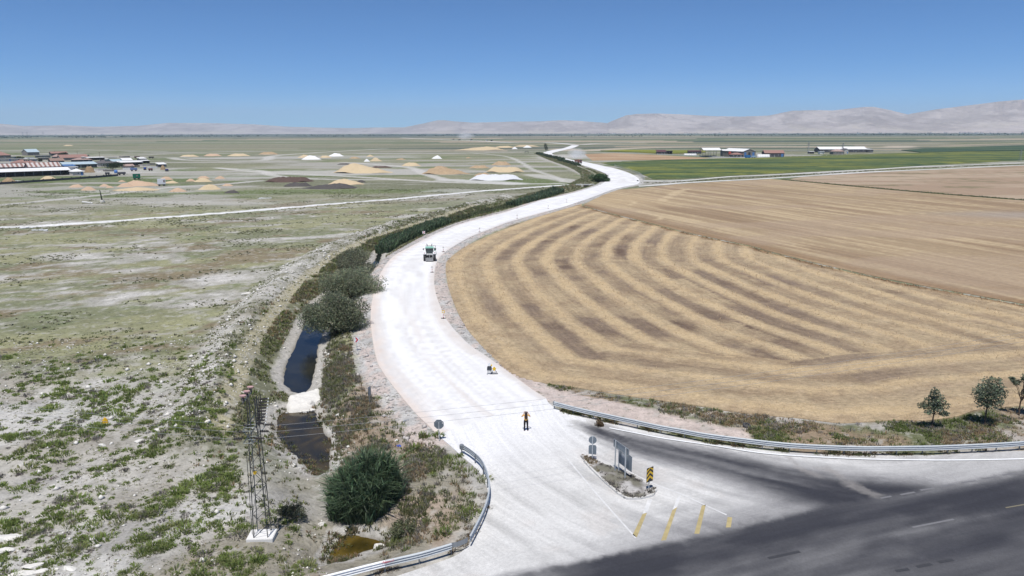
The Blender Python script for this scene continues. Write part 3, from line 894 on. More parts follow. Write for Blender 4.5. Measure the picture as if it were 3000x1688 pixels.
# ---- hills behind the plain
HILL = [(-900, 372), (-500, 368), (-200, 366), (0, 364), (75, 370), (190, 367.5), (290, 371), (410, 368), (495, 360), (610, 360), (750, 363), (840, 369), (955, 372), (1040, 373), (1100, 371), (1186, 370), (1245, 358), (1283, 349.5), (1303, 349), (1330, 352), (1390, 356), (1500, 353), (1590, 352), (1640, 349), (1704, 351), (1750, 355), (1780, 357), (1791, 352), (1835, 335), (1864, 331), (1922, 330), (1995, 332.5), (2082, 338), (2170, 340), (2250, 337), (2320, 324.5), (2384, 323.5), (2436, 325), (2483, 320.5), (2526, 316.5), (2553, 316.5), (2600, 325), (2655, 337), (2687, 332), (2745, 324), (2832, 316), (2920, 307.5), (3000, 303), (3200, 300), (3500, 310), (3900, 330), (4400, 340)]
hp = np.array(HILL)
hy0 = 387 - (hp[:, 0] - 1500) * 0.00244
h_az, h_el = np.arctan((hp[:, 0] - 1500) / (FPX / math.cos(PITCH))), (hy0 - hp[:, 1]) / FPX * math.cos(PITCH) ** 2
ha = np.radians(np.concatenate([np.arange(-58, -40, 0.3), np.arange(-40, 40, 0.06), np.arange(40, 58.01, 0.3)]))
prof = np.interp(ha, h_az, h_el)
base_r = np.interp(ha, np.radians([-60, -12, -8, 0, 6, 35, 60]), [12500, 12500, 10500, 9800, 9000, 8200, 8200])
nrad = 90
tt = np.linspace(0, 1, nrad)
T, A = np.meshgrid(tt, ha, indexing='ij')
BR = base_r[None, :]
rr = BR + T * 5200
X, Y = rr * np.sin(A), rr * np.cos(A)
gul = 1 - np.abs(2 * fbm(X / 1500 + 0.9 * fbm(X / 1100, Y / 1900, 231, 3), Y / 2400, 211, 6, 0.58) - 1)
lay = fbm(X / 3200, Y / 2200, 215, 4)
rise = sstep(0.0, 0.62 + 0.3 * (lay - 0.5), T) ** 1.25
crest_r = BR + 0.66 * 5200
zz = prof[None, :] * crest_r * rise * (0.72 + 0.62 * (gul - 0.5)) / 0.86
zz = zz * np.where(T > 0.72, 1 - 0.55 * sstep(0.72, 1.0, T), 1)
zmax = (zz / rr).max(0)
zz = zz * (prof / np.maximum(zmax, 1e-6))[None, :] + np.where(T > 0.9, 0, 0)
zz[0] = -3
hc = mixc(S(200, 186, 180) + 0 * X[..., None], S(180, 166, 160), sstep(0.45, 0.62, fbm(X / 500, Y / 500, 217, 5)))
hc = mixc(hc, S(206, 192, 176), 0.7 * sstep(0.52, 0.64, fbm(X / 350, Y / 900, 219, 5)) * sstep(0.5, 0.1, rise))
hc = mixc(hc, S(150, 132, 126), 0.5 * sstep(0.80, 0.97, 1 - np.abs(2 * fbm(X / 420 + 0.8 * fbm(X / 500, Y / 900, 233, 3), Y / 1500, 235, 5, 0.6) - 1)) * sstep(0.05, 0.3, rise))  # darker gully streaks: sparse plants, and shade put into the colour
hF = (np.arange(nrad - 1)[:, None] * len(ha) + np.arange(len(ha) - 1)[None, :])
hF = np.stack([hF, hF + 1, hF + 1 + len(ha), hF + len(ha)], -1).reshape(-1, 4)
M_HILL = mat_vcol('bare_hillside', ((0.012, 0.20, 6), (0.003, 0.14, 5)), (0.008, 1.0, 45.0))
struct(link('hills', mesh_np('hills', np.stack([X, Y, zz], -1).reshape(-1, 3), hF, hc.reshape(-1, 3), smooth=True), M_HILL))

# ---- water standing in the canal
def water_mat(name, c1, c2, scale, rough):
    m, t, b = new_mat(name)
    tc = t.nodes.new('ShaderNodeTexCoord')
    n = nnoise(t, scale, 5, 0.6, tc.outputs['Object'])
    n2 = t.nodes.new('ShaderNodeTexNoise')
    n2.inputs['Scale'].default_value = scale * 0.5
    n2.inputs['Distortion'].default_value = 0.7
    n2.inputs['Detail'].default_value = 5
    t.links.new(tc.outputs['Object'], n2.inputs['Vector'])
    ramp = t.nodes.new('ShaderNodeValToRGB')
    ramp.color_ramp.elements[0].position, ramp.color_ramp.elements[1].position = 0.44, 0.60
    ramp.color_ramp.elements[0].color = (*c1, 1)
    ramp.color_ramp.elements[1].color = (*c2, 1)
    t.links.new(n2.outputs['Fac'], ramp.inputs[0])
    t.links.new(ramp.outputs[0], b.inputs['Base Color'])
    b.inputs['Roughness'].default_value = rough
    b.inputs['IOR'].default_value = 1.33
    bn = t.nodes.new('ShaderNodeBump')
    bn.inputs['Strength'].default_value = 0.25
    bn.inputs['Distance'].default_value = 0.03
    t.links.new(nnoise(t, 5.0, 3, 0.6, tc.outputs['Object']), bn.inputs['Height'])
    t.links.new(bn.outputs[0], b.inputs['Normal'])
    return m
def pool(name, poly, m):
    c = poly.mean(0)
    big = []
    for i in range(len(poly)):
        t = poly[(i + 1) % len(poly)] - poly[i - 1]
        t = t / np.linalg.norm(t)
        big.append(poly[i] + 0.9 * np.array([-t[1], t[0]]) * (1 if area(poly) < 0 else -1))
    vs = [Vector(p) for p in big]
    r = delaunay_2d_cdt(vs, [(i, (i + 1) % len(vs)) for i in range(len(vs))], [], 1, 1e-5)
    V = np.array([(v[0], v[1], ZW) for v in r[0]])
    return struct(link(name, mesh_np(name, V, np.array([f for f in r[2]])), m))
def area(p):
    return 0.5 * np.sum(p[:, 0] * np.roll(p[:, 1], -1) - np.roll(p[:, 0], -1) * p[:, 1])
pool('water', POOL1, water_mat('canal_water', (0.012, 0.013, 0.014), (0.026, 0.025, 0.020), 0.5, 0.09))
pool('water', POOL2, water_mat('scummy_water', (0.022, 0.021, 0.018), (0.075, 0.055, 0.024), 0.34, 0.10))
pool('water', POOL3, water_mat('algae_water', (0.030, 0.024, 0.006), (0.10, 0.07, 0.015), 0.5, 0.10))

# ================================================================== PLANTS
class Veg:
    """blades and leaves gathered into one mesh"""
    def __init__(s):
        s.V, s.C, s.Q, s.T, s.n = [], [], [], [], 0
    def blades(s, base, az_, lean, L, wid, col, faceaz=None):
        n = len(base)
        h = np.stack([np.cos(az_), np.sin(az_), 0 * az_], 1)
        fa = rng.uniform(0, 2 * np.pi, n) if faceaz is None else faceaz
        wv = np.stack([np.cos(fa), np.sin(fa), 0 * fa], 1) * (wid / 2)[:, None]
        up = np.array([0, 0, 1.0])
        mid = base + up * (L * 0.58)[:, None] + h * (lean * L * 0.30)[:, None]
        tip = base + up * (L * (1 - 0.35 * lean))[:, None] + h * (lean * L * 0.95)[:, None]
        V = np.stack([base - wv, base + wv, mid + wv * 0.9, mid - wv * 0.9, tip], 1).reshape(-1, 3)
        k = s.n + np.arange(n) * 5
        s.Q.append(np.stack([k, k + 1, k + 2, k + 3], 1))
        s.T.append(np.stack([k + 3, k + 2, k + 4], 1))
        s.V.append(V)
        s.C.append(np.repeat(col, 5, 0))
        s.n += 5 * n
    def tufts(s, c, rad, hgt, nb, col, width=0.05, spread=0.9, jit=0.22):
        """c (M,3), rad, hgt (M,), nb blades each"""
        M = len(c)
        i = np.repeat(np.arange(M), nb)
        n = M * nb
        a = rng.uniform(0, 2 * np.pi, n)
        q = np.sqrt(rng.uniform(0, 1, n))
        base = c[i] + np.stack([np.cos(a) * q * rad[i] * 0.75, np.sin(a) * q * rad[i] * 0.75, -0.03 + 0 * q], 1)
        L = hgt[i] * rng.uniform(0.55, 1.1, n) * (1 - 0.35 * q)
        lean = np.clip(q * spread + rng.normal(0, 0.15, n), 0, 1.2)
        cc = np.asarray(col)[i] if np.ndim(col) == 2 else np.tile(col, (n, 1))
        cc = cc * rng.uniform(1 - jit, 1 + jit, (n, 1)) * (1 + rng.normal(0, 0.05, (n, 3)))
        s.blades(base, a + rng.normal(0, 0.5, n), lean, L, width * rng.uniform(0.6, 1.3, n) * (0.5 + hgt[i]), np.clip(cc, 0.005, 0.8))
    def leaves(s, c, size, col, flat=0.0, asp=0.5):
        n = len(c)
        d = rng.normal(0, 1, (n, 3))
        d[:, 2] *= 1 - flat
        d /= np.linalg.norm(d, axis=1)[:, None]
        e = np.cross(d, rng.normal(0, 1, (n, 3)))
        e /= np.linalg.norm(e, axis=1)[:, None] + 1e-9
        size = np.broadcast_to(size, (n,))[:, None] * rng.uniform(0.6, 1.3, (n, 1))
        V = np.stack([c - d * size * 0.5, c + e * size * asp * 0.5, c + d * size * 0.5, c - e * size * asp * 0.5], 1).reshape(-1, 3)
        k = s.n + np.arange(n) * 4
        s.Q.append(np.stack([k, k + 1, k + 2, k + 3], 1))
        s.V.append(V)
        s.C.append(np.repeat(np.broadcast_to(col, (n, 3)), 4, 0))
        s.n += 4 * n
    def mesh(s, name):
        F = [np.vstack(s.Q)] + ([np.vstack(s.T)] if s.T else [])
        return mesh_np(name, np.vstack(s.V), F, np.clip(np.vstack(s.C), 0.004, 0.8))
def leaf_mat(name, tr=0.40):
    m, t, b = new_mat(name)
    at = t.nodes.new('ShaderNodeAttribute')
    at.attribute_name = 'Col'
    tc = t.nodes.new('ShaderNodeTexCoord')
    c = vary(t, at.outputs['Color'], ((1.7, 0.12, 3),), tc.outputs['Object'])
    t.links.new(c, b.inputs['Base Color'])
    b.inputs['Roughness'].default_value = 0.75
    b.inputs['Specular IOR Level'].default_value = 0.2
    tl = t.nodes.new('ShaderNodeBsdfTranslucent')
    t.links.new(c, tl.inputs[0])
    mx = t.nodes.new('ShaderNodeMixShader')
    mx.inputs[0].default_value = tr
    out = [n for n in t.nodes if n.type == 'OUTPUT_MATERIAL'][0]
    t.links.new(b.outputs[0], mx.inputs[1])
    t.links.new(tl.outputs[0], mx.inputs[2])
    t.links.new(mx.outputs[0], out.inputs[0])
    return m
M_LEAF = leaf_mat('plant_leaf')
GR1, GR2, GR3 = np.array([0.185, 0.235, 0.072]), np.array([0.24, 0.265, 0.115]), np.array([0.26, 0.25, 0.17])
DRY, STRAWC, GREYB = np.array([0.34, 0.26, 0.16]), np.array([0.42, 0.37, 0.22]), np.array([0.27, 0.25, 0.22])
REED = np.array([0.085, 0.125, 0.072])
def zland(x, y):
    return land(x, y)[0]
def scatter(n, poly, dens=None, seed=0):
    """n random points in a world polygon, kept by a density function"""
    r = np.random.default_rng(seed)
    lo, hi = poly.min(0), poly.max(0)
    out = np.zeros((0, 2))
    for _ in range(40):
        p = r.uniform(lo, hi, (n * 2, 2))
        p = p[inside(p[:, 0], p[:, 1], poly)]
        if dens is not None and len(p):
            p = p[r.uniform(0, 1, len(p)) < dens(p[:, 0], p[:, 1])]
        out = np.vstack([out, p])
        if len(out) >= n:
            break
    return out[:n]
def clear_of(x, y, wmin=0.9, rmin=0.5):
    near = np.hypot(x, y) < 420
    ok = np.ones(x.shape, bool)
    ok[near] = (water_dist(x[near], y[near]) > wmin) & (road_dist(x[near], y[near]) > rmin)
    return ok

# ---- low green scrub on the near steppe
NEARPOLY = PP([(-250, 1010), (560, 985), (700, 1000), (690, 1130), (660, 1250), (720, 1420), (860, 1500), (930, 1620), (1000, 1760), (-500, 1760)])
def scrub_d(x, y):
    n = fbm(x / 6.5, y / 5.0, 301, 4)
    m = fbm(x / 2.0, y / 2.0, 303, 3)
    return np.clip(sstep(0.45, 0.63, 0.5 * n + 0.5 * m) * 0.92 + 0.08, 0, 1) * sstep(80, 52, y + 0.15 * x)
sp = scatter(2600, NEARPOLY, scrub_d, 5)
PYL = P(770, 1572)
sp = sp[clear_of(sp[:, 0], sp[:, 1], 1.0, 1.2) & (np.hypot(sp[:, 0] - PYL[0], sp[:, 1] - PYL[1]) > 1.3)]
sh_h = np.clip(rng.gamma(4.0, 0.055, len(sp)) + 0.07, 0.10, 0.62)
order = np.argsort(-(sh_h / np.hypot(sp[:, 0], sp[:, 1])))
sp, sh_h = sp[order], sh_h[order]
spz = zland(sp[:, 0], sp[:, 1])
protos = []
for v in range(7):
    g = Veg()
    col = [GR1, GR1 * 1.12, GR2 * 0.95, GR1 * 0.9, GR2, GR1 * 1.25, GREYB][v]
    g.tufts(np.zeros((1, 3)), np.array([1.0 + 0.25 * (v % 3)]), np.array([0.95]), 78, col, 0.075, 1.0)
    me = g.mesh('scrub')
    me.materials.append(M_LEAF)
    protos.append(me)
NIND = 290
for i in range(NIND):
    v = 6 if rng.random() < 0.10 else int(rng.integers(0, 6))
    o = bpy.data.objects.new('steppe_shrub', protos[v])
    COL.objects.link(o)
    o.location = (sp[i, 0], sp[i, 1], spz[i] - 0.02)
    o.rotation_euler = (0, 0, rng.uniform(0, 6.28))
    k = sh_h[i]
    o.scale = (k * rng.uniform(0.85, 1.3), k * rng.uniform(0.85, 1.3), k)
    zone = ('right of the lattice pylon towards the pools' if sp[i, 0] > PYL[0] + 1 else ('near the white slabs in the bottom left corner' if sp[i, 1] < 40 and sp[i, 0] < -22 else ('between the corner slabs and the pylon' if sp[i, 1] < 43 else ('around the yellow bag on the pale ground' if sp[i, 0] < PYL[0] - 7 else 'left of the pylon below the rubble berm'))))
    tag(o, 'low green shrub ' + zone, 'shrub', 'low shrubs ' + zone)
g = Veg()
rest = np.column_stack([sp[NIND:], spz[NIND:]])
cols = np.where(rng.random((len(rest), 1)) < 0.8, GR1 * 1.1, GREYB) * rng.uniform(0.8, 1.25, (len(rest), 1))
g.tufts(rest, sh_h[NIND:] * 1.1, sh_h[NIND:], 40, cols, 0.085, 1.0)
# tiny dry and grey herbs between the shrubs
hp_ = scatter(8500, NEARPOLY, lambda x, y: 0.25 + 0.75 * sstep(0.42, 0.6, fbm(x / 4, y / 4, 305, 3)), 6)
hp_ = hp_[clear_of(hp_[:, 0], hp_[:, 1], 1.0, 1.0) & (np.hypot(hp_[:, 0] - PYL[0], hp_[:, 1] - PYL[1]) > 1.2)]
hz = np.column_stack([hp_, zland(hp_[:, 0], hp_[:, 1])])
pick = rng.random(len(hz))
cols = np.where(pick[:, None] < 0.3, GREYB * 1.1, np.where(pick[:, None] < 0.5, GR3, np.where(pick[:, None] < 0.9, GR2, STRAWC * 0.8)))
g.tufts(hz, rng.uniform(0.06, 0.2, len(hz)), rng.uniform(0.05, 0.18, len(hz)), 10, cols * 1.1, 0.09, 1.0)
stuff(link('steppe_scrub', g.mesh('steppe_scrub'), M_LEAF), 'small green and grey scrub plants covering the near steppe', 'ground cover')

# ---- tufts on the rubble berm and dotted over the plain
g = Veg()
def along(line, n, lo, hi, seed):
    r = np.random.default_rng(seed)
    seg = np.hypot(*(line[1:] - line[:-1]).T)
    cum = np.concatenate([[0], np.cumsum(seg)])
    t = r.uniform(0, cum[-1], n)
    i = np.clip(np.searchsorted(cum, t) - 1, 0, len(seg) - 1)
    f = ((t - cum[i]) / seg[i])[:, None]
    p = line[i] * (1 - f) + line[i + 1] * f
    d = (line[i + 1] - line[i]) / seg[i][:, None]
    nrm = np.stack([-d[:, 1], d[:, 0]], 1)
    return p + nrm * r.uniform(lo, hi, n)[:, None]
bp = along(BERM, 4200, -4.5, 4.5, 11)
bp = bp[clear_of(bp[:, 0], bp[:, 1], 3.0, 2.0)]
bp = bp[fbm(bp[:, 0] / 2.2, bp[:, 1] / 2.2, 307, 3) > 0.47]
b3 = np.column_stack([bp, zland(bp[:, 0], bp[:, 1])])
cols = np.where(rng.random((len(b3), 1)) < 0.55, GR2 * 0.95, GR3)
g.tufts(b3, rng.uniform(0.12, 0.4, len(b3)), rng.uniform(0.10, 0.32, len(b3)), 16, cols, 0.10, 1.0)
PLAIN = PP([(-300, 1010), (-300, 560), (1500, 548), (1250, 610), (950, 730), (780, 850), (690, 1000)])
pp_ = scatter(7000, PLAIN, lambda x, y: (0.03 + 0.97 * sstep(0.53, 0.64, fbm(x / 16, y / 8, 309, 4))) * sstep(0.40, 0.55, fbm(x / 5, y / 5, 311, 3)), 12)
pp_ = pp_[clear_of(pp_[:, 0], pp_[:, 1], 3, 2)]
tr_, _ = dpoly(pp_[:, 0], pp_[:, 1], STROKES[0][0])
pp_ = pp_[tr_ > 2.6]
tp = along(STROKES[0][0], 1600, -12, -2.4, 13)
pp_ = np.vstack([pp_, tp[fbm(tp[:, 0] / 6, tp[:, 1] / 6, 313, 3) > 0.46]])
p3 = np.column_stack([pp_, zland(pp_[:, 0], pp_[:, 1])])
cols = np.where(rng.random((len(p3), 1)) < 0.5, GR2 * 0.75, GR3 * 0.8)
g.tufts(p3, rng.uniform(0.15, 0.5, len(p3)), rng.uniform(0.12, 0.38, len(p3)), 8, cols, 0.2, 1.0)
stuff(link('steppe_grass', g.mesh('steppe_grass'), M_LEAF), 'scattered grey green grass tufts on the berm and the plain', 'grass')

# ---- tall dry grass on the canal banks
g = Veg()
cp = np.vstack([along(CANAL, 30000, -8.5, 8.5, 15), along(PATH, 13000, -5.5, -0.8, 16)])
wd_ = water_dist(cp[:, 0], cp[:, 1]); rd2 = road_dist(cp[:, 0], cp[:, 1]); pd2 = dpoly(cp[:, 0], cp[:, 1], PATH)[0]; cd2 = dpoly(cp[:, 0], cp[:, 1], CANAL)[0]
nn = fbm(cp[:, 0] / 2.4, cp[:, 1] / 2.4, 315, 3)
side = cp[:, 0] < (0.235 * cp[:, 1] - 33)
ok = (wd_ > np.where(cp[:, 0] < 0.2 * cp[:, 1] - 33, 1.3, 0.25)) & (rd2 > 2.6) & (pd2 > 0.7) & (nn > 0.36) & (cp[:, 1] > 42) & (cd2 > 1.2)
cp, nn = cp[ok], nn[ok]
c3 = np.column_stack([cp, zland(cp[:, 0], cp[:, 1])])
far_ = np.clip(np.hypot(cp[:, 0], cp[:, 1]) / 90, 0.8, 2.2)
pick = rng.random(len(c3)) * 0.55 + fbm(cp[:, 0] / 4, cp[:, 1] / 4, 317, 3) * 0.6
cols = np.where(pick[:, None] < 0.46, GR2 * 0.85, np.where(pick[:, None] < 0.66, GR3, np.where(pick[:, None] < 0.80, GR1 * 0.9, DRY)))
g.tufts(c3, 0.25 * far_, rng.uniform(0.25, 0.6, len(c3)) * np.clip(far_, 0.8, 1.5), 7, cols, 0.11, 0.8)
# weeds standing at the water's edge
for pi, (pl_, n_) in enumerate(((POOL1, 900), (POOL2, 420), (POOL3, 420))):
    ep = along(np.vstack([pl_, pl_[:1]]), n_, -0.9, 0.5, 18 + pi)
    ep = ep[(fbm(ep[:, 0] / 1.3, ep[:, 1] / 1.3, 345, 3) > (0.42 if pi else 0.40)) & ((ep[:, 0] > 0.235 * ep[:, 1] - 33.5) | (pi > 0))]
    e3 = np.column_stack([ep, np.maximum(zland(ep[:, 0], ep[:, 1]), ZW - 0.1)])
    pk_ = rng.random((len(e3), 1))
    g.tufts(e3, rng.uniform(0.12, 0.32, len(e3)), rng.uniform(0.15, 0.55, len(e3)), 12, np.where(pk_ < 0.4, GR2 * 0.7, np.where(pk_ < 0.7, GR3 * 0.8, DRY * 0.8)), 0.07, 0.8)
# herbs between canal, reeds and the guardrail bend
HERB = PP([(945, 1010), (1035, 985), (1030, 1060), (1060, 1140), (1105, 1200), (1180, 1280), (1290, 1300), (1400, 1385), (1415, 1470), (1390, 1540), (1330, 1600), (1100, 1640), (1140, 1560), (1190, 1440), (1160, 1330), (1000, 1360), (985, 1290), (940, 1190), (945, 1100)], -0.5)
hp2 = scatter(3600, HERB, lambda x, y: 0.15 + 0.85 * sstep(0.40, 0.56, fbm(x / 2.2, y / 2.2, 319, 4)), 17)
hp2 = hp2[clear_of(hp2[:, 0], hp2[:, 1], 0.4, 0.9)]
h3 = np.column_stack([hp2, zland(hp2[:, 0], hp2[:, 1])])
pick = 0.5 * rng.random(len(h3)) + 0.75 * fbm(hp2[:, 0] / 2.6, hp2[:, 1] / 2.6, 321, 3) - 0.1
cols = np.where(pick[:, None] < 0.40, GR2 * 0.8, np.where(pick[:, None] < 0.56, GREYB, np.where(pick[:, None] < 0.68, GR3 * 0.9, DRY * 0.95)))
g.tufts(h3, rng.uniform(0.12, 0.34, len(h3)), rng.uniform(0.18, 0.6, len(h3)), 13, cols, 0.055, 0.75)
stuff(link('bank_grass', g.mesh('bank_grass'), M_LEAF), 'tall dry grass and herbs along both canal banks', 'grass')

# ---- reeds
def reed_mesh(name, pts, h, nb, col=REED, spread=0.5, width=0.07):
    g = Veg()
    c3 = np.column_stack([pts, zland(pts[:, 0], pts[:, 1])])
    M = len(c3)
    i = np.repeat(np.arange(M), nb)
    n = len(i)
    a = rng.uniform(0, 2 * np.pi, n)
    t = rng.uniform(0.0, 0.75, n)
    hh = h[i]
    base = c3[i] + np.stack([rng.normal(0, 0.05, n), rng.normal(0, 0.05, n), t * hh], 1)
    L = np.maximum(0.25, hh * (1 - t) * rng.uniform(0.6, 1.05, n))
    cc = col * (rng.uniform(0.5, 1.4, (n, 1)) + (rng.random((n, 1)) < 0.2) * 0.9) * (1 + rng.normal(0, 0.06, (n, 3)))
    g.blades(base, a, rng.uniform(0.15, spread + 0.45, n), L, width * rng.uniform(0.6, 1.4, n), cc)
    # upright stalks
    g.blades(c3, rng.uniform(0, 6.28, M), rng.uniform(0, 0.3, M), h * rng.uniform(0.9, 1.2, M), np.full(M, 0.03) + 0.0006 * np.hypot(pts[:, 0], pts[:, 1]), np.where(rng.random((M, 1)) < 0.25, np.array([[0.24, 0.21, 0.13]]), col * 1.3))
    return g.mesh(name)
RC = P(1068, 1478, -0.6)
t = rng.uniform(0, 2 * np.pi, 900); q = np.sqrt(rng.uniform(0, 1, 900))
q = q * (0.72 + 0.56 * fbm(np.cos(t) * 1.6 + 4, np.sin(t) * 1.6 + 4, 343, 3))
pts = RC + np.stack([np.cos(t) * q * 2.3, np.sin(t) * q * 1.7], 1)
rz_ = zland(pts[:, 0], pts[:, 1])
o = link('reed_clump', reed_mesh('reed_clump', pts, (3.4 - 1.3 * q ** 2) * rng.uniform(0.6, 1.15, 900) * (0.45 + 1.1 * fbm(pts[:, 0] * 0.9, pts[:, 1] * 0.9, 341, 3)), 13, REED * 1.25, 0.6, 0.08), M_LEAF)
tag(o, 'large rounded clump of dark green reeds between the pools and the guardrail', 'reeds')
def reed_strip(pxs, n, h, wid, label, z=-0.9, seed=21, col=REED):
    ln = smooth_line(PP(pxs, z), 4)
    p = along(ln, n, -wid, wid, seed)
    far = np.hypot(p[:, 0], p[:, 1]).mean()
    me = reed_mesh('reed_bed', p, h * rng.uniform(0.75, 1.15, len(p)), 4, col, 0.35, 0.05 + far * 0.0009)
    tag(stuff(link('reed_bed', me, M_LEAF)), label, 'reeds')
reed_strip([(1118, 738), (1160, 712), (1210, 690), (1262, 668), (1310, 652)], 2200, 1.9, 1.5, 'dark green reeds filling the canal left of the tractor', col=REED * 1.15)
reed_strip([(1500, 608), (1540, 596), (1590, 580), (1640, 564)], 1500, 2.4, 2.2, 'dense green reed hedge beside the straight stretch of road', col=REED * 1.1)
reed_strip([(1576, 454), (1605, 462), (1648, 472)], 700, 2.2, 2.6, 'far dark reeds along the bend of the road', col=REED * 0.8)
reed_strip([(1640, 474), (1668, 481), (1694, 490)], 600, 1.7, 2.4, 'dark reeds just left of the distant truck', col=REED * 0.8)
reed_strip([(1310, 652), (1400, 630), (1500, 604)], 900, 1.2, 2.0, 'short grey green reeds in the dry canal', col=np.array([0.12, 0.14, 0.07]))

# ---- bushes and trees
M_BARK = mat('rough_bark', (0.11, 0.085, 0.065), 0.9, 0.0, ((9.0, 0.2, 4), (2.0, 0.15, 3)), 0.1)
def crown(name, lobes, n, size, col, flat=0.0, asp=0.45, hollow=0.35):
    """leaves spread through overlapping lobes: (x, y, z, rx, ry, rz)"""
    g = Veg()
    vol = np.array([l[3] * l[4] * l[5] for l in lobes]) ** 0.75
    k = rng.choice(len(lobes), n, p=vol / vol.sum())
    L = np.array(lobes)[k]
    d = rng.normal(0, 1, (n, 3))
    d /= np.linalg.norm(d, axis=1)[:, None]
    rad = rng.uniform(hollow ** 2, 1.12, n) ** 0.5
    # twig clumps inside each lobe
    p = L[:, :3] + d * L[:, 3:] * rad[:, None]
    keep = fbm(p[:, 0] * 1.6 + p[:, 2] * 1.1, p[:, 1] * 1.6 - p[:, 2] * 0.9, 331, 3) > 0.36
    p = p[keep]
    tint = rng.uniform(0.72, 1.3, (len(lobes), 1))[k][keep]
    c = col * tint * rng.uniform(0.75, 1.3, (len(p), 1)) * (1 + rng.normal(0, 0.06, (len(p), 3)))
    g.leaves(p, size, c, flat, asp)
    return g.mesh(name)
def limbs(root, tips, r0, lean=(0, 0)):
    m = MB()
    for tip in tips:
        a = Vector((0, 0, 0)); b = Vector(tip)
        mid = a.lerp(b, 0.45) + Vector((-b.x * 0.2, -b.y * 0.2, b.z * 0.08))
        m.tube([a, mid, b], [r0, r0 * 0.6, r0 * 0.2], 6)
    return m
def bush(px, py, z, wx, wy, h, n, label, col=np.array([0.21, 0.23, 0.15]), seed=1, leaf=0.27, name='willow_bush'):
    global rng
    rng = np.random.default_rng(seed)
    x, y = P(px, py, z)
    zb = float(zland(np.array([x]), np.array([y]))[0])
    t = thing(name, label, 'bush', (x, y, zb))
    lob = []
    for i in range(22):
        a, q = rng.uniform(0, 6.28), math.sqrt(rng.uniform(0, 1)) * 0.68
        zz_ = h * rng.uniform(0.12, 0.74) * (1 - 0.35 * q)
        s = rng.uniform(0.36, 0.55)
        lob.append((wx / 2 * q * math.cos(a), wy / 2 * q * math.sin(a), zz_ + 0.1 * h, wx / 2 * s, wy / 2 * s, h * rng.uniform(0.18, 0.30)))
    link('foliage', crown('foliage', lob, n, leaf, col), M_LEAF, t)
    limbs(t, [(l[0], l[1], l[2]) for l in lob[:9]], 0.09).build('branch', M_BARK, t)
    return t
bush(985, 985, -1.0, 8.6, 7.5, 5.6, 30000, 'largest rounded willow bush leaning over the dark canal water', seed=31)
bush(1035, 872, -1.0, 9.6, 9.5, 5.2, 28000, 'middle willow bush between canal and white road', seed=32)
bush(1050, 800, -1.0, 9.4, 10.0, 5.2, 24000, 'farthest willow bush by the small patch of blue water', np.array([0.19, 0.20, 0.135]), seed=33)
bush(1755, 533, 0.0, 10, 6, 4.6, 6000, 'dense dark green bush at the road fork by the culvert', np.array([0.06, 0.11, 0.045]), seed=34, leaf=0.6, name='dense_bush')
bush(1178, 1540, -0.4, 2.0, 1.7, 0.9, 2600, 'small grey green bush right of the reed clump', np.array([0.17, 0.185, 0.11]), seed=35, leaf=0.14, name='low_bush')
bush(858, 1500, -0.2, 2.3, 1.7, 1.0, 2600, 'low bush beside the pylon, leaves coloured dark as if shaded', np.array([0.13, 0.14, 0.09]), seed=36, leaf=0.14, name='low_bush')  # leaf colour darkened to carry the shadow of the pylon top
bush(1758, 1254, 0.0, 0.9, 0.8, 0.75, 900, 'round brown dry bush in front of the long guardrail', np.array([0.17, 0.12, 0.07]), seed=37, leaf=0.12, name='dry_bush')

def young_tree(px, py, ptop, wx, label, seed, lobes, n=1900, bare=False):
    global rng
    rng = np.random.default_rng(seed)
    x, y = P(px, py)
    h = tall(px, py, ptop)
    t = thing('young_tree', label, 'tree', (x, y, float(zland(np.array([x]), np.array([y]))[0])))
    m = MB()
    m.tube([(0, 0, 0), (-0.03, 0.02, h * 0.2), (0.0, 0, h * 0.42), (0.04, 0.02, h * 0.75)], [0.075, 0.06, 0.05, 0.02], 8)
    lb = [(a * wx, b * wx, c * h, d * wx, d * wx, e * h) for a, b, c, d, e in lobes]
    for l in lb:
        m.tube([(0, 0, h * 0.34), (l[0] * 0.5, l[1] * 0.5, h * 0.34 + (l[2] - h * 0.34) * 0.6), (l[0], l[1], l[2])], [0.035, 0.022, 0.008], 5)
    if bare:
        for i in range(9):
            a = rng.uniform(0, 6.28)
            m.tube([(0, 0, h * rng.uniform(0.3, 0.5)), (0.5 * math.cos(a), 0.5 * math.sin(a), h * 0.5), (0.9 * math.cos(a), 0.9 * math.sin(a), h * rng.uniform(0.5, 0.62))], [0.02, 0.012, 0.004], 4)
    m.build('trunk', M_BARK, t)
    link('crown', crown('crown', lb, n, 0.19, np.array([0.19, 0.22, 0.155]), 0.2, 0.6, 0.2), M_LEAF, t)
young_tree(2731, 1256, 1138, 1.25, 'young tree with an uneven wind-blown crown, leftmost of the three', 41, [(-0.1, 0, 0.86, 0.30, 0.13), (0.15, 0, 0.72, 0.42, 0.15), (-0.25, 0.1, 0.66, 0.4, 0.12), (-0.8, 0, 0.56, 0.36, 0.08), (0.55, 0, 0.56, 0.40, 0.12), (0.0, 0, 0.52, 0.5, 0.12), (0.85, 0.1, 0.36, 0.25, 0.06), (0.5, -0.2, 0.40, 0.3, 0.07), (-0.5, -0.2, 0.42, 0.3, 0.07)])
young_tree(2885, 1246, 1104, 1.3, 'young tree with a full round crown, middle of the three', 42, [(0, 0, 0.80, 0.7, 0.17), (-0.55, 0, 0.66, 0.5, 0.18), (0.6, 0, 0.68, 0.5, 0.19), (0.1, 0.4, 0.6, 0.6, 0.2), (0, -0.4, 0.58, 0.6, 0.2), (-0.4, 0, 0.46, 0.4, 0.12), (0.5, 0, 0.48, 0.45, 0.13), (0.55, 0, 0.92, 0.16, 0.05)], 3000)
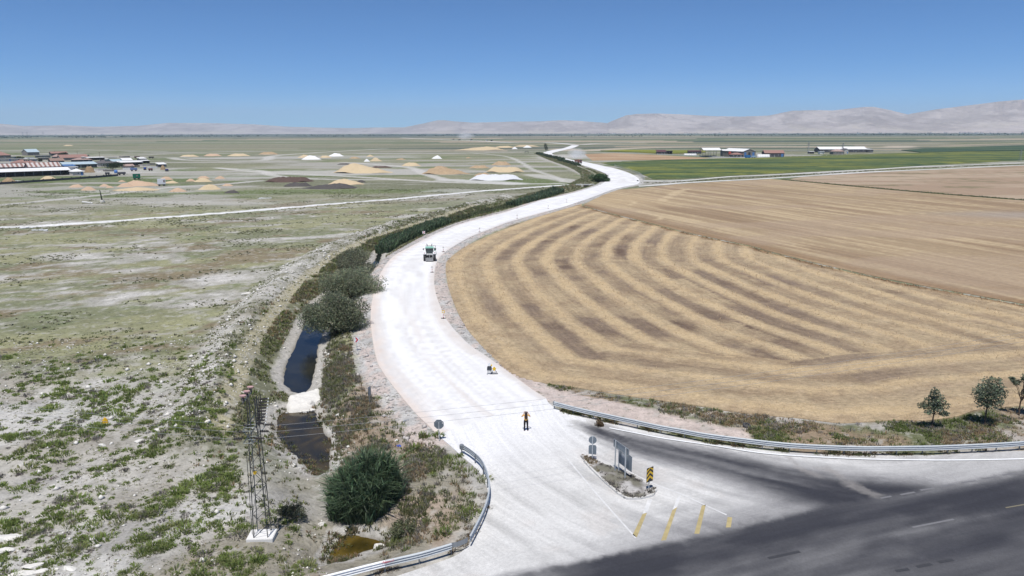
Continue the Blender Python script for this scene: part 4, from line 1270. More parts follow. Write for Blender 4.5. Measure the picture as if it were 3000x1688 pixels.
young_tree(2985, 1216, 1092, 1.3, 'thin half-bare young tree at the right edge, rightmost of the three', 43, [(0.1, 0, 0.86, 0.3, 0.12), (-0.5, 0, 0.76, 0.3, 0.07), (-0.8, 0, 0.84, 0.2, 0.05), (0.5, 0, 0.7, 0.4, 0.12), (0.4, 0, 0.5, 0.4, 0.1), (0.9, 0, 0.62, 0.35, 0.12)], 1900, True)
x, y = P(1599, 446)
rng = np.random.default_rng(44)
t = thing('lone_tree', 'small lone dark tree on the far left bank of the road', 'tree', (x, y, 0))
MB().tube([(0, 0, 0), (0.1, 0, 2.5), (0, 0, 5)], [0.25, 0.2, 0.1], 6).build('trunk', M_BARK, t)
link('crown', crown('crown', [(0, 0, 7, 2.3, 2.3, 3.2), (0.8, 0, 4.5, 2.2, 2.2, 2.2), (-0.8, 0, 9.0, 1.4, 1.4, 1.6)], 1500, 0.6, np.array([0.05, 0.07, 0.04])), M_LEAF, t)

# ---- shrubs inside the guardrail bend, weeds along the right guardrail and the verge
for i, (px, py, s) in enumerate([(1242, 1290, .75), (1215, 1325, .8), (1170, 1255, .6), (1285, 1290, .7), (1300, 1372, .8), (1318, 1358, .6), (1345, 1350, .5), (1350, 1372, .55), (1372, 1400, .75), (1335, 1385, .45), (1418, 1420, .7), (1362, 1460, .45), (1386, 1462, .4), (1380, 1520, .8), (1312, 1540, .6), (1297, 1572, .75), (1330, 1560, .4), (1268, 1405, .4), (1160, 1545, .5), (1105, 1175, .5), (1140, 1218, .45)]):
    x, y = P(px, py, -0.2)
    o = bpy.data.objects.new('bank_shrub', protos[i % 6])
    COL.objects.link(o)
    o.location = (x, y, float(zland(np.array([x]), np.array([y]))[0]) - 0.03)
    o.rotation_euler = (0, 0, i * 1.3)
    o.scale = (s * 0.85, s * 0.85, s)
    tag(o, 'fresh green shrub on the bank inside the guardrail bend', 'shrub', 'green shrubs on the bank by the guardrail bend')
g = Veg()
VERGE = PP([(1500, 1096), (1560, 1122), (1700, 1141), (1850, 1166), (1990, 1184), (2180, 1214), (2340, 1228), (2454, 1244), (2620, 1236), (2720, 1238), (2810, 1224), (2930, 1198), (3300, 1170), (3600, 1270), (3000, 1310), (2700, 1325), (2430, 1322), (2240, 1306), (2060, 1256), (1930, 1224), (1800, 1196), (1680, 1170), (1590, 1142)])
pb = lambda x, y: sstep(1.2, 2.0, dpoly(x, y, PINKBAND)[0])
vp = scatter(4300, VERGE, lambda x, y: (0.12 + 0.88 * sstep(0.42, 0.56, fbm(x / 3.0, y / 1.8, 323, 4))) * pb(x, y), 25)
vp = vp[road_dist(vp[:, 0], vp[:, 1]) > 0.3]
v3 = np.column_stack([vp, zland(vp[:, 0], vp[:, 1])])
pick = 0.5 * rng.random(len(v3)) + 0.8 * fbm(vp[:, 0] / 3.0, vp[:, 1] / 3.0, 325, 3) - 0.1
cols = np.where(pick[:, None] < 0.38, GR1 * 0.85, np.where(pick[:, None] < 0.52, GR2 * 0.9, np.where(pick[:, None] < 0.66, GREYB * 1.1, DRY)))
g.tufts(v3, rng.uniform(0.15, 0.4, len(v3)), rng.uniform(0.15, 0.5, len(v3)), 13, cols, 0.06, 0.85)
jl = smooth_line(PP([(1639, 1207), (1741, 1232), (1862, 1258), (1990, 1285), (2059, 1298), (2281, 1326), (2436, 1335), (2600, 1338), (2812, 1333), (3000, 1322)]), 4)
wp = along(jl, 700, -0.3, 0.9, 27)
wp = wp[(fbm(wp[:, 0] / 1.6, wp[:, 1] / 1.6, 327, 3) > 0.40) & (rng.random(len(wp)) < np.where(wp[:, 0] < 27, 0.95, 0.35))]
w3 = np.column_stack([wp, np.full(len(wp), 0.12)])
cols = np.where(rng.random((len(w3), 1)) < 0.6, GR2 * 0.65, DRY * 0.55)
g.tufts(w3, rng.uniform(0.15, 0.35, len(w3)), rng.uniform(0.2, 0.5, len(w3)), 26, cols, 0.05, 0.9)
lw = smooth_line(PP([(1095, 1690), (1200, 1668), (1297, 1636), (1340, 1625), (1372, 1600), (1400, 1548), (1425, 1500), (1436, 1450)]), 4)
wp = along(lw, 170, -0.2, 0.7, 29)
wp = wp[fbm(wp[:, 0] / 1.0, wp[:, 1] / 1.0, 329, 3) > 0.46]
w3 = np.column_stack([wp, np.full(len(wp), 0.1)])
g.tufts(w3, rng.uniform(0.15, 0.3, len(w3)), rng.uniform(0.15, 0.4, len(w3)), 30, np.where(rng.random((len(w3), 1)) < 0.5, GREYB * 1.1, DRY * 0.7), 0.05, 0.9)
rp_ = along(RIDGE, 1500, -1.6, 1.0, 30)
rp_ = rp_[inside(rp_[:, 0], rp_[:, 1], FIELD1)]
w3 = np.column_stack([rp_, np.full(len(rp_), 0.05)])
g.tufts(w3, np.full(len(w3), 0.3), rng.uniform(0.2, 0.5, len(w3)), 9, np.where(rng.random((len(w3), 1)) < 0.95, DRY * 1.3, GR3), 0.12, 0.8)
dp_ = along(DITCH, 1500, -1.6, 1.6, 31)
w3 = np.column_stack([dp_, np.full(len(dp_), 0.0)])
g.tufts(w3, np.full(len(w3), 0.5), rng.uniform(0.3, 0.8, len(w3)), 8, np.where(rng.random((len(w3), 1)) < 0.6, GR2 * 0.75, GR3 * 1.1), 0.25, 0.8)
mp_ = along((SIDE_LO + np.array([(np.interp(a, SIDE_UP[:, 0], SIDE_UP[:, 0]), np.interp(a, SIDE_UP[:, 0], SIDE_UP[:, 1])) for a in SIDE_LO[:, 0]])) / 2, 1300, -3.2, 3.2, 32)
w3 = np.column_stack([mp_, np.full(len(mp_), 0.0)])
g.tufts(w3, np.full(len(w3), 0.6), rng.uniform(0.2, 0.6, len(w3)), 7, np.where(rng.random((len(w3), 1)) < 0.6, GR2 * 0.6, GR3 * 0.8), 0.3, 0.8)
stuff(link('verge_weeds', g.mesh('verge_weeds'), M_LEAF), 'green and dry brown weeds along guardrail, verge and field edges', 'weeds')

# ---- loose straw on the stubble field
g = Veg()
st_ = scatter(7000, FIELD1[np.hypot(FIELD1[:, 0], FIELD1[:, 1]) < 400], lambda x, y: np.clip(0.08 + f1_row(x, y)[0], 0, 1) * sstep(190, 60, np.hypot(x, y)), 33)
row, lump, patch, db, idx, fr, al_ = f1_row(st_[:, 0], st_[:, 1])
zf = 0.10 + row * (0.10 + 0.24 * (lump - 0.3))
n = len(st_)
sz = 0.34 * np.clip(np.hypot(st_[:, 0], st_[:, 1]) / 80, 0.8, 2.0)
cc = S(226, 200, 162) * rng.uniform(0.7, 1.2, (n, 1))
g.blades(np.column_stack([st_, zf - 0.02]), rng.uniform(0, 6.28, n), rng.uniform(0.9, 1.5, n), sz * rng.uniform(0.4, 0.9, n), sz * 0.12, cc)
stuff(link('loose_straw', g.mesh('loose_straw'), M_LEAF), 'loose straw lying in windrows on the near stubble field', 'straw')

# ================================================================== THINGS NEAR THE JUNCTION
M_STEEL = mat('galvanised_steel', (0.50, 0.53, 0.55), 0.42, 0.12, ((4.0, 0.10, 4), (0.7, 0.08, 3)), 0.5)
M_STEELD = mat('weathered_steel', (0.26, 0.28, 0.30), 0.55, 0.4, ((6.0, 0.15, 4),), 0.4)
M_WHITEP = mat('white_paint', (0.78, 0.79, 0.80), 0.5)
M_BLUEP = mat('blue_paint', (0.10, 0.16, 0.32), 0.5)
M_LINE = mat('worn_white_line', (0.60, 0.60, 0.60), 0.8, 0.0, ((5.0, 0.12, 4), (1.2, 0.15, 3)), 0.2)
M_LINEF = mat('faded_line', (0.17, 0.17, 0.18), 0.85, 0.0, ((6.0, 0.15, 4),), 0.2)
M_LINEY = mat('faded_yellow_paint', (0.40, 0.33, 0.17), 0.85, 0.0, ((3.0, 0.22, 4), (0.8, 0.15, 3)), 0.2)
M_CONC = mat('pale_concrete', (0.60, 0.59, 0.57), 0.85, 0.0, ((5.0, 0.12, 4),), 0.2)
M_ROCK = mat('white_limestone', (0.66, 0.64, 0.60), 0.95, 0.0, ((3.0, 0.10, 4), (12.0, 0.10, 3)), 0.15)
M_BLACK = mat('black_paint', (0.02, 0.02, 0.022), 0.5)
M_YEL = mat('sign_yellow', (0.72, 0.46, 0.03), 0.5)
M_RED = mat('sign_red', (0.55, 0.035, 0.05), 0.5)
M_RUBBER = mat('dusty_rubber', (0.07, 0.07, 0.072), 0.9, 0.0, ((8.0, 0.2, 3),), 0.2)
M_SIGNBACK = mat('sign_back_grey', (0.22, 0.26, 0.30), 0.5, 0.4)
M_DIRT = mat_vcol('island_dirt', ((3.0, 0.22, 4), (12.0, 0.15, 3)), (8.0, 0.5, 0.04))

def zat(x, y):
    return float(zland(np.array([x]), np.array([y]))[0])
def loc(px, py, z=0.0):
    x, y = P(px, py, z)
    return (x, y, z)

# ---- crash barriers: a folded steel beam in lengths, on posts two metres apart
WPROF = [(0.00, 0.800), (0.02, 0.792), (0.088, 0.755), (0.088, 0.715), (0.008, 0.672), (0.008, 0.652), (0.088, 0.610), (0.088, 0.570), (0.008, 0.527), (0.008, 0.507), (0.088, 0.465), (0.088, 0.425), (0.02, 0.385), (0.00, 0.375)]
def beam(line, road_side, mat_, t, name='rail', prof=WPROF, zb=0.0):
    n = len(line)
    V, F = [], []
    k = len(prof)
    for i in range(n):
        d = line[min(i + 1, n - 1)] - line[max(i - 1, 0)]
        d = d / np.linalg.norm(d)
        nn_ = np.array([-d[1], d[0]]) * road_side
        for lay in (0, 1):
            for o_, z_ in prof:
                p = line[i] + nn_ * (o_ - 0.007 * lay + 0.06)
                V.append((p[0], p[1], z_ + zb - 0.002 * lay))
    for i in range(n - 1):
        a, b = i * 2 * k, (i + 1) * 2 * k
        for j in range(k - 1):
            F.append((a + j, a + j + 1, b + j + 1, b + j))
            F.append((a + k + j, b + k + j, b + k + j + 1, a + k + j + 1))
        F.append((a, b, b + k, a + k))
        F.append((a + k - 1, a + 2 * k - 1, b + 2 * k - 1, b + k - 1))
    for e in (0, (n - 1) * 2 * k):
        for j in range(k - 1):
            F.append((e + j, e + k + j, e + k + j + 1, e + j + 1))
    m = MB()
    m.add(V, F)
    return m.build(name, mat_, t)
def resample(line, step):
    seg = np.hypot(*(line[1:] - line[:-1]).T)
    cum = np.concatenate([[0], np.cumsum(seg)])
    t = np.arange(0, cum[-1] + 1e-6, step)
    return np.column_stack([np.interp(t, cum, line[:, 0]), np.interp(t, cum, line[:, 1])])
def barrier(name, label, line, road_side, mats, zb=0.0, seg=4.0, post_h=0.74):
    ln = resample(line, 0.5)
    t = thing(name, label, 'guardrail', (0, 0, 0))
    per = int(seg / 0.5)
    i, k = 0, 0
    while i < len(ln) - 1:
        beam(ln[i:min(i + per, len(ln) - 1) + 1], road_side, mats[k % len(mats)] if len(mats) > 1 else mats[0], t, zb=zb + 0.003 * (k % 2))
        i += per
        k += 1
    pm = None
    for j in range(0, len(ln), 4):
        d = ln[min(j + 1, len(ln) - 1)] - ln[max(j - 1, 0)]
        a = math.atan2(d[1], d[0])
        if pm is None:
            m = MB()
            m.box((0, 0.03, post_h / 2 - 0.2), (0.055, 0.012, post_h + 0.4)).box((0, -0.03, post_h / 2 - 0.2), (0.055, 0.012, post_h + 0.4)).box((0, 0, post_h / 2 - 0.2), (0.012, 0.05, post_h + 0.4))
            p = m.build('post', M_STEELD, t)
            pm = p.data
        else:
            p = link('post', pm, None, t)
        p.location = (ln[j, 0], ln[j, 1], zb)
        p.rotation_euler = (0, 0, a)
    return t, ln
RAILR = smooth_line(PP([(1624, 1203), (1700, 1223), (1802, 1246), (1862, 1259), (1924, 1273), (1990, 1285), (2059, 1298), (2160, 1312), (2281, 1326), (2359, 1332), (2436, 1335.5), (2513, 1338), (2589, 1338), (2680, 1337), (2739, 1336), (2812, 1333), (2879, 1330), (2949, 1326), (3060, 1318), (3250, 1306), (3500, 1292)]) , 4)
tR, lnR = barrier('guardrail', 'long galvanised guardrail sweeping along the far edge of the asphalt', RAILR, -1, [M_STEEL], 0.1)
d = RAILR[1] - RAILR[0]; a = math.atan2(d[1], d[0])
MB().box((0, 0, 0), (0.02, 0.26, 0.34), a).build('end_wing', M_STEELD, tR).location = (RAILR[0, 0] - 0.05, RAILR[0, 1], 0.74)
RAIL1 = smooth_line(PP([(1353, 1336), (1375, 1350), (1404, 1376), (1421, 1410), (1429, 1445), (1428, 1480), (1416, 1522), (1396, 1566), (1372, 1612)]), 4)
tL, lnL = barrier('guardrail', 'curved guardrail bending round the bank left of the junction', RAIL1, 1, [M_STEEL], 0.12, 2.0)
m = MB(); m.lathe([(0.15, 0.44), (0.17, 0.5), (0.17, 0.76), (0.15, 0.80)], 12)
m.build('end_wing', M_STEELD, tL).location = (RAIL1[0, 0], RAIL1[0, 1] + 0.05, 0.12)
RAIL2 = smooth_line(PP([(1322, 1631), (1240, 1656), (1165, 1674), (1100, 1690), (1000, 1716), (880, 1748), (740, 1790)]), 4)
tB, lnB = barrier('guardrail', 'straight guardrail in the bottom left corner with red writing', RAIL2, 1, [M_STEEL], 0.12, 4.0)
for ch in tB.children:
    if ch.name.startswith('rail') and ch.data.vertices[0].co.x < P(1105, 1690)[0] + 0.6:
        ch.data.materials[0] = M_WHITEP
        ch['label'] = 'white painted rail length with blue grooves'
        b = MB()
        for z_ in (0.66, 0.515):
            pass
dd = RAIL2[0] - RAIL2[2]; a = math.atan2(dd[1], dd[0])
m = MB()
wp_ = [(RAIL2[0][0], RAIL2[0][1]), (RAIL2[0][0] + 0.35, RAIL2[0][1] + 0.10), (RAIL2[0][0] + 0.62, RAIL2[0][1] + 0.30), (RAIL2[0][0] + 0.80, RAIL2[0][1] + 0.42), (RAIL1[-1][0] - 0.02, RAIL1[-1][1] - 0.06)]
V, F = [], []
for p in wp_:
    for o_ in (0.0, 0.008):
        V += [(p[0] + o_ * 0.4, p[1] - o_, 0.90), (p[0] + o_ * 0.4, p[1] - o_, 0.58)]
for i in range(len(wp_) - 1):
    b = i * 4
    F += [(b, b + 1, b + 5, b + 4), (b + 2, b + 6, b + 7, b + 3), (b, b + 4, b + 6, b + 2), (b + 1, b + 3, b + 7, b + 5)]
F += [(0, 2, 3, 1), (len(V) - 4, len(V) - 3, len(V) - 1, len(V) - 2)]
m.add(V, F).build('end_plate', M_STEELD, tB)
# red lettering sprayed on the upper fold of the rail
cu = bpy.data.curves.new('lettering', 'FONT')
cu.body = '19yktm-11'
cu.size = 0.17
cu.extrude = 0.001
tmp = bpy.data.objects.new('lettering', cu)
COL.objects.link(tmp)
bpy.context.view_layer.update()
me = bpy.data.meshes.new_from_object(tmp.evaluated_get(bpy.context.evaluated_depsgraph_get()))
bpy.data.objects.remove(tmp)
o = link('lettering', me, M_RED, tB)
me.materials.clear(); me.materials.append(M_RED)
q0, q1 = P(1112, 1688), P(1150, 1679)
dv = q1 - q0; a = math.atan2(dv[1], dv[0])
nn_ = np.array([math.sin(a), -math.cos(a)])
pl_ = q0 + dv * 0.15 + nn_ * 0.155
o.location = (pl_[0], pl_[1], 0.825)
o.rotation_euler = (R_(52), 0, a)

# ---- painted markings: flat sheets a few millimetres above the asphalt
def marking(name, pts, mat_, label, z=0.232, group=None):
    p = PP(pts)
    m = MB()
    m.add([(a_, b_, z) for a_, b_ in p] + [(a_, b_, z - 0.006) for a_, b_ in p], [tuple(range(len(p)))] + [(i, (i + 1) % len(p), len(p) + (i + 1) % len(p), len(p) + i) for i in range(len(p))])
    o = m.build(name, mat_)
    return tag(o, label, 'road marking', group)
def strip(name, pts, wid, mat_, label, z=0.232, group=None):
    ln = smooth_line(PP(pts), 6)
    m = MB()
    V, F = [], []
    for i in range(len(ln)):
        d_ = ln[min(i + 1, len(ln) - 1)] - ln[max(i - 1, 0)]
        d_ = d_ / np.linalg.norm(d_)
        n_ = np.array([-d_[1], d_[0]]) * wid / 2
        V += [(*(ln[i] + n_), z), (*(ln[i] - n_), z)]
    for i in range(len(ln) - 1):
        F.append((2 * i, 2 * i + 1, 2 * i + 3, 2 * i + 2))
    o = m.add(V, F).build(name, mat_)
    return tag(o, label, 'road marking', group)
Z3 = lambda x, y: (1450 + x / 3.435, 1268 + y / 3.435)
for lab, q in (('faded yellow hatch bar next to the kerbed island, leftmost of four', [(1485, 850), (1528, 838), (1425, 1090), (1385, 1062)]),
               ('worn yellow hatch bar, second from the left', [(1785, 810), (1832, 780), (1720, 1115), (1670, 1120)]),
               ('yellow hatch bar, third from the left', [(2080, 765), (2120, 755), (2055, 1050), (2005, 1050)]),
               ('short yellow hatch bar by the highway, rightmost of four', [(2340, 880), (2385, 885), (2372, 985), (2322, 987)])):
    marking('hatch_bar', [Z3(*p) for p in q], M_LINEY, lab, group='yellow hatch bars')
for lab, q in (('dust covered upper half of the first hatch bar', [(1535, 705), (1585, 700), (1530, 836), (1487, 848)]), ('dust covered upper half of the second hatch bar', [(1830, 690), (1870, 660), (1834, 778), (1787, 808)])):
    marking('hatch_bar', [Z3(*p) for p in q], M_LINE, lab, group='dusty ends of hatch bars')
strip('edge_line', [(1785, 1261), (1862, 1276), (1945, 1292), (2090, 1313), (2250, 1337), (2483, 1351), (2640, 1355), (2803, 1356), (3000, 1352), (3200, 1342)], 0.20, M_WHITEP, 'white edge line running along the long guardrail')
strip('gore_line', [Z3(640, 180), Z3(1000, 620), Z3(1420, 1095)], 0.13, M_LINE, 'faint white line from the island tip down to the first hatch bar')
strip('gore_line', [Z3(1290, 390), Z3(1590, 540), Z3(1850, 640), Z3(2080, 745), Z3(2330, 860)], 0.12, M_LINE, 'thin white line from the board sign to the last hatch bar')
for i, (a_, b_) in enumerate([((2579, 1469), (2610, 1463)), ((2637, 1458.7), (2679, 1451)), ((2695, 1445.6), (2736, 1439)), ((2753.6, 1434.8), (2797, 1427.5)), ((2816, 1423), (2859, 1417)), ((2879, 1411), (2917, 1406)), ((2936, 1400.5), (2972.6, 1396)), ((2993, 1391), (3035, 1385))]):
    strip('lane_dash', [a_, b_], 0.17, M_LINEF if i else M_LINEF, 'short grey white dash of the broken highway edge line', group='dashes of the broken highway line')
strip('lane_dash', [(2672, 1555), (2793, 1531)], 0.16, M_LINEF, 'long worn centre dash in the middle of the highway')
strip('lane_dash', [(2945, 1497), (3020, 1484)], 0.12, mat('dull_yellow_line', (0.17, 0.155, 0.11), 0.85), 'faint yellow dash at the right edge of the highway')

M_TAR = mat('tar_patch', (0.045, 0.046, 0.052), 0.8, 0.0, ((5.0, 0.25, 4),), 0.3)
for lab, a_, b_ in (('long dark tar patch in the highway lane', (2250, 1646), (2342, 1626)), ('dark tar patch near the bottom edge of the highway, left', (2622, 1684), (2662, 1678)), ('dark tar patch near the bottom edge of the highway, middle', (2684, 1672), (2728, 1663)), ('dark tar patch near the bottom edge of the highway, right', (2748, 1658), (2791, 1650))):
    strip('tar_patch', [a_, b_], 0.24, M_TAR, lab, z=0.226)
# ---- kerbed island
ISL = np.array([Z3(*p) for p in [(850, 262), (875, 250), (1040, 330), (1200, 388), (1300, 440), (1500, 540), (1590, 572), (1622, 612), (1615, 645), (1580, 668), (1500, 690), (1440, 703), (1300, 700), (1275, 676), (1100, 525), (960, 388)]])
islw = PP([tuple(p) for p in ISL])
ti = thing('traffic_island', 'kerbed dirt island with three signs in the white junction', 'traffic island', (islw[:, 0].mean(), islw[:, 1].mean(), 0.2))
il = islw - islw.mean(0)
iv = []
for i in range(len(il)):
    a_, b_ = il[i], il[(i + 1) % len(il)]
    n = max(1, int(np.hypot(*(b_ - a_)) / 0.3))
    iv += [a_ + (b_ - a_) * k / n for k in range(n)]
iv = np.array(iv) * 0.985
gxx, gyy = np.meshgrid(np.arange(il[:, 0].min(), il[:, 0].max(), 0.22), np.arange(il[:, 1].min(), il[:, 1].max(), 0.22))
mk = inside(gxx.ravel(), gyy.ravel(), iv * 0.96)
vs = [Vector(p) for p in iv] + [Vector(p) for p in np.column_stack([gxx.ravel()[mk], gyy.ravel()[mk]])]
r = delaunay_2d_cdt(vs, [], [list(range(len(iv)))], 1, 1e-5)
V2 = np.array([tuple(v) for v in r[0]])
dd_, _ = dpoly(V2[:, 0], V2[:, 1], iv, True)
zi = 0.09 + 0.10 * sstep(0, 0.7, dd_) + 0.06 * fbm(V2[:, 0] * 2, V2[:, 1] * 2, 401, 3)
ni = fbm(V2[:, 0] * 1.2, V2[:, 1] * 1.2, 403, 4)
ci = mixc(S(150, 146, 142) + 0 * zi[:, None], S(196, 193, 190), sstep(0.52, 0.64, ni))
ci = mixc(ci, S(120, 118, 100), 0.7 * sstep(0.52, 0.42, ni))
link('soil', mesh_np('soil', np.column_stack([V2, zi]), np.array([f for f in r[2]]), ci, True), M_DIRT, ti)
kl = np.vstack([il[7:], il[:1]])
kr = resample(kl, 0.92)
km = None
for i in range(len(kr) - 1):
    d_ = kr[i + 1] - kr[i]
    if km is None:
        k_ = MB().box((0, 0, 0.07), (0.90, 0.16, 0.18)).build('kerb_stone', M_CONC, ti, bevel=0.02)
        km = k_.data
    else:
        k_ = link('kerb_stone', km, None, ti)
    c_ = (kr[i] + kr[i + 1]) / 2
    k_.location = (c_[0], c_[1], 0.01 * math.sin(i * 3.1))
    k_.rotation_euler = (0, 0, math.atan2(d_[1], d_[0]))
g = Veg()
ip = scatter(260, islw, lambda x, y: 0.15 + 0.85 * (fbm(x * 1.0, y * 1.0, 405, 3) > 0.52), 51)
left_ = ip[:, 0] < islw[:, 0].mean() - 1.5
cols = np.where(left_[:, None], DRY * 0.85, GREYB * 0.8)
g.tufts(np.column_stack([ip, np.full(len(ip), 0.38)]), np.full(len(ip), 0.16), rng.uniform(0.08, 0.24, len(ip)), 12, cols, 0.06, 0.9)
o = stuff(link('dry_grass', g.mesh('dry_grass'), M_LEAF), 'dry brown grass growing on the kerbed island', 'grass')

# ---- signs
def post(m, x, y, h, r=0.035):
    m.bar((x, y, -0.1), (x, y, h), r, 10)
def sign_at(name, label, px, py, rz, z=0.2):
    x, y = P(px, py, z)
    return thing(name, label, 'sign', (x, y, zat(x, y) if z == 0 else z), rz)
OCT = [(0.42 * math.cos(math.pi / 8 + i * math.pi / 4), 0.42 * math.sin(math.pi / 8 + i * math.pi / 4)) for i in range(8)]
t = sign_at('stop_sign', 'octagonal sign seen from its grey back beside the white road', 1287, 1293, 0.0, 0.1)
t.location.z = 0.0
m = MB(); post(m, 0, -0.06, 1.72); m.build('post', M_STEEL, t)
MB().prism([(a_, b_ + 1.55) for a_, b_ in OCT], 0.02, 'XZ').build('panel', M_SIGNBACK, t)
MB().prism([(0.40 * a_ / 0.42, 0.40 * b_ / 0.42 + 1.55) for a_, b_ in OCT], 0.004, 'XZ', 0.021).build('face', M_RED, t)
MB().prism([(0.30 + 0.05 * math.cos(i), 1.66 + 0.05 * math.sin(i)) for i in np.linspace(0, 5.6, 9)], 0.004, 'XZ', -0.005).build('sticker', M_WHITEP, t)
t = sign_at('round_sign', 'round disc over a rectangular plate, both seen from behind, on the island tip', 1735, 1350, -0.12)
m = MB(); post(m, 0, -0.05, 2.0, 0.04); m.build('post', M_STEEL, t)
MB().prism([(0.30 * math.cos(i), 1.66 + 0.30 * math.sin(i)) for i in np.linspace(0, 6.02, 22)], 0.015, 'XZ').build('disc', M_SIGNBACK, t)
MB().prism([(-0.29, 0.55), (0.29, 0.5), (0.30, 1.12), (0.22, 1.26), (-0.20, 1.26), (-0.29, 1.16)], 0.015, 'XZ').build('plate', M_SIGNBACK, t)
# large board on three posts, seen from behind
pa, pb_ = P(1800, 1392), P(1825, 1412)
dv = pb_ - pa
t = thing('board_sign', 'tall two-panel board on steel posts seen from behind, centre of the island', 'sign', (*pa, 0.25), math.atan2(dv[1], dv[0]))
L = 1.45
for x_, y_ in ((0.05, 0.0), (0.10, 0.28), (L - 0.05, 0.0)):
    m = MB(); m.box((x_, y_, 1.15 if y_ == 0 else 0.95), (0.07, 0.07, 2.6 if y_ == 0 else 2.2)); m.build('post', M_STEEL, t)
f = MB().box((L / 2, 0.08, 2.15), (L + 0.5, 0.03, 0.52)).build('top_panel', M_SIGNBACK, t)
fr = MB()
fr.box((L / 2, 0.045, 2.43), (L + 0.54, 0.05, 0.05)).box((L / 2, 0.045, 1.90), (L + 0.54, 0.05, 0.05)).box((-0.25, 0.045, 2.165), (0.05, 0.05, 0.5)).box((L + 0.25, 0.045, 2.165), (0.05, 0.05, 0.5))
fr.build('frame', M_STEELD, f)
f2 = MB().box((L / 2 + 0.12, 0.34, 1.25), (L + 0.25, 0.03, 1.15)).build('lower_panel', M_SIGNBACK, t)
MB().box((L / 2 - 0.05, 0.318, 1.50), (0.55, 0.008, 0.38)).build('label_plate', mat('grey_label', (0.42, 0.44, 0.46), 0.6), f2)
MB().box((L / 2 + 0.25, 0.318, 1.05), (0.14, 0.008, 0.09)).build('label_plate', mat('grey_label', (0.42, 0.44, 0.46), 0.6), f2)
# yellow and black chevron board
t = sign_at('chevron_board', 'black and yellow chevron board on a post at the island end', 1902, 1441, 0.62)
m = MB(); post(m, 0, 0.05, 1.5, 0.035); m.build('post', M_STEEL, t)
bd_ = MB().box((0, 0, 1.28), (0.62, 0.025, 1.05)).build('board', M_BLACK, t)
for k in range(3):
    zc_ = 0.93 + 0.34 * k
    c_ = MB()
    V = [(-0.31, -0.016, zc_ - 0.12), (0, -0.016, zc_ + 0.14), (0.31, -0.016, zc_ - 0.12), (0.31, -0.016, zc_ + 0.05), (0, -0.016, zc_ + 0.31), (-0.31, -0.016, zc_ + 0.05)]
    V = [(a_, b_, min(c2, 1.80)) for a_, b_, c2 in V]
    c_.add(V + [(a_, b_ + 0.008, c2) for a_, b_, c2 in V], [(0, 1, 4, 5), (1, 2, 3, 4), (0, 6, 7, 1), (1, 7, 8, 2), (2, 8, 9, 3), (3, 9, 10, 4), (4, 10, 11, 5), (5, 11, 6, 0)])
    c_.build('chevron', M_YEL, bd_)
# edge-on plate on two posts at the left shoulder
t = sign_at('edge_sign', 'narrow grey plate on two posts seen nearly edge-on at the left shoulder', 1085, 1180, 1.35, 0)
for y_ in (-0.18, 0.18):
    m = MB(); m.bar((y_, 0, -0.2), (y_, 0, 1.45), 0.03, 8); m.build('post', M_STEELD, t)
MB().box((0, 0.04, 1.15), (0.55, 0.02, 0.85)).build('plate', M_SIGNBACK, t)
# white boards with a red chevron
def curve_sign(label, px, py, rz):
    x, y = P(px, py)
    t = thing('curve_sign', label, 'sign', (x, y, zat(x, y)), rz, 'red chevron curve signs')
    m = MB(); post(m, 0, 0.04, 1.6, 0.03); m.build('post', M_STEEL, t)
    b = MB().box((0, 0, 1.32), (0.6, 0.02, 0.6)).build('board', M_WHITEP, t)
    c_ = MB()
    V = [(-0.18, -0.013, 1.05), (0.0, -0.013, 1.05), (0.22, -0.013, 1.32), (0.0, -0.013, 1.59), (-0.18, -0.013, 1.59), (0.03, -0.013, 1.32)]
    c_.add(V + [(a_, b_ + 0.006, c2) for a_, b_, c2 in V], [(0, 1, 2, 5), (5, 2, 3, 4), (0, 6, 7, 1), (1, 7, 8, 2), (2, 8, 9, 3), (3, 9, 10, 4), (4, 10, 11, 5), (5, 11, 6, 0)])
    c_.build('chevron', M_RED, b)
curve_sign('white board with red chevron on the near left shoulder by the willow bushes', 1046, 1028, -0.1)
curve_sign('white board with red chevron on the far shoulder above the tractor', 1242, 699, -0.1)
# road-works posts on the right shoulder
def work_post(label, px, py, head, rz=0.0):
    x, y = P(px, py, 0.2)
    t = thing('works_post', label, 'sign', (x, y, 0.19), rz, 'road works posts on the right shoulder')
    m = MB()
    m.box((0, 0, 0.04), (0.62, 0.12, 0.08)).box((0, 0, 0.05), (0.12, 0.40, 0.09))
    m.build('base', M_RUBBER, t)
    for k in range(4):
        MB().bar((0, 0, 0.08 + 0.16 * k), (0, 0, 0.24 + 0.16 * k), 0.045, 8).build('band', M_RED if k % 2 == 0 else M_WHITEP, t)
    if head is not None:
        h_ = MB().box((0, 0, 0.92), (0.36, 0.03, 0.36)).build('lamp_panel', head, t)
        MB().box((0, -0.018, 0.92), (0.2, 0.01, 0.2)).build('lens', M_WHITEP, h_)
M_CREAM = mat('dusty_cream', (0.62, 0.58, 0.52), 0.6)
work_post('red banded post with a yellow square head on the right shoulder', 1299, 933, M_YEL)
work_post('dusty red banded post with a pale head below the tractor', 1266, 798, M_CREAM)
work_post('dusty grey post with a pale square head right of the tractor', 1299, 738, M_CREAM)
work_post('slim post on the right shoulder, first beyond the tractor', 1405, 680, M_CREAM)
work_post('slim post on the right shoulder, second beyond the tractor', 1515, 640, M_CREAM)
work_post('slim post on the right shoulder, third beyond the tractor', 1606, 612, M_CREAM)
work_post('slim post on the right shoulder, farthest before the road fork', 1660, 593, M_CREAM)
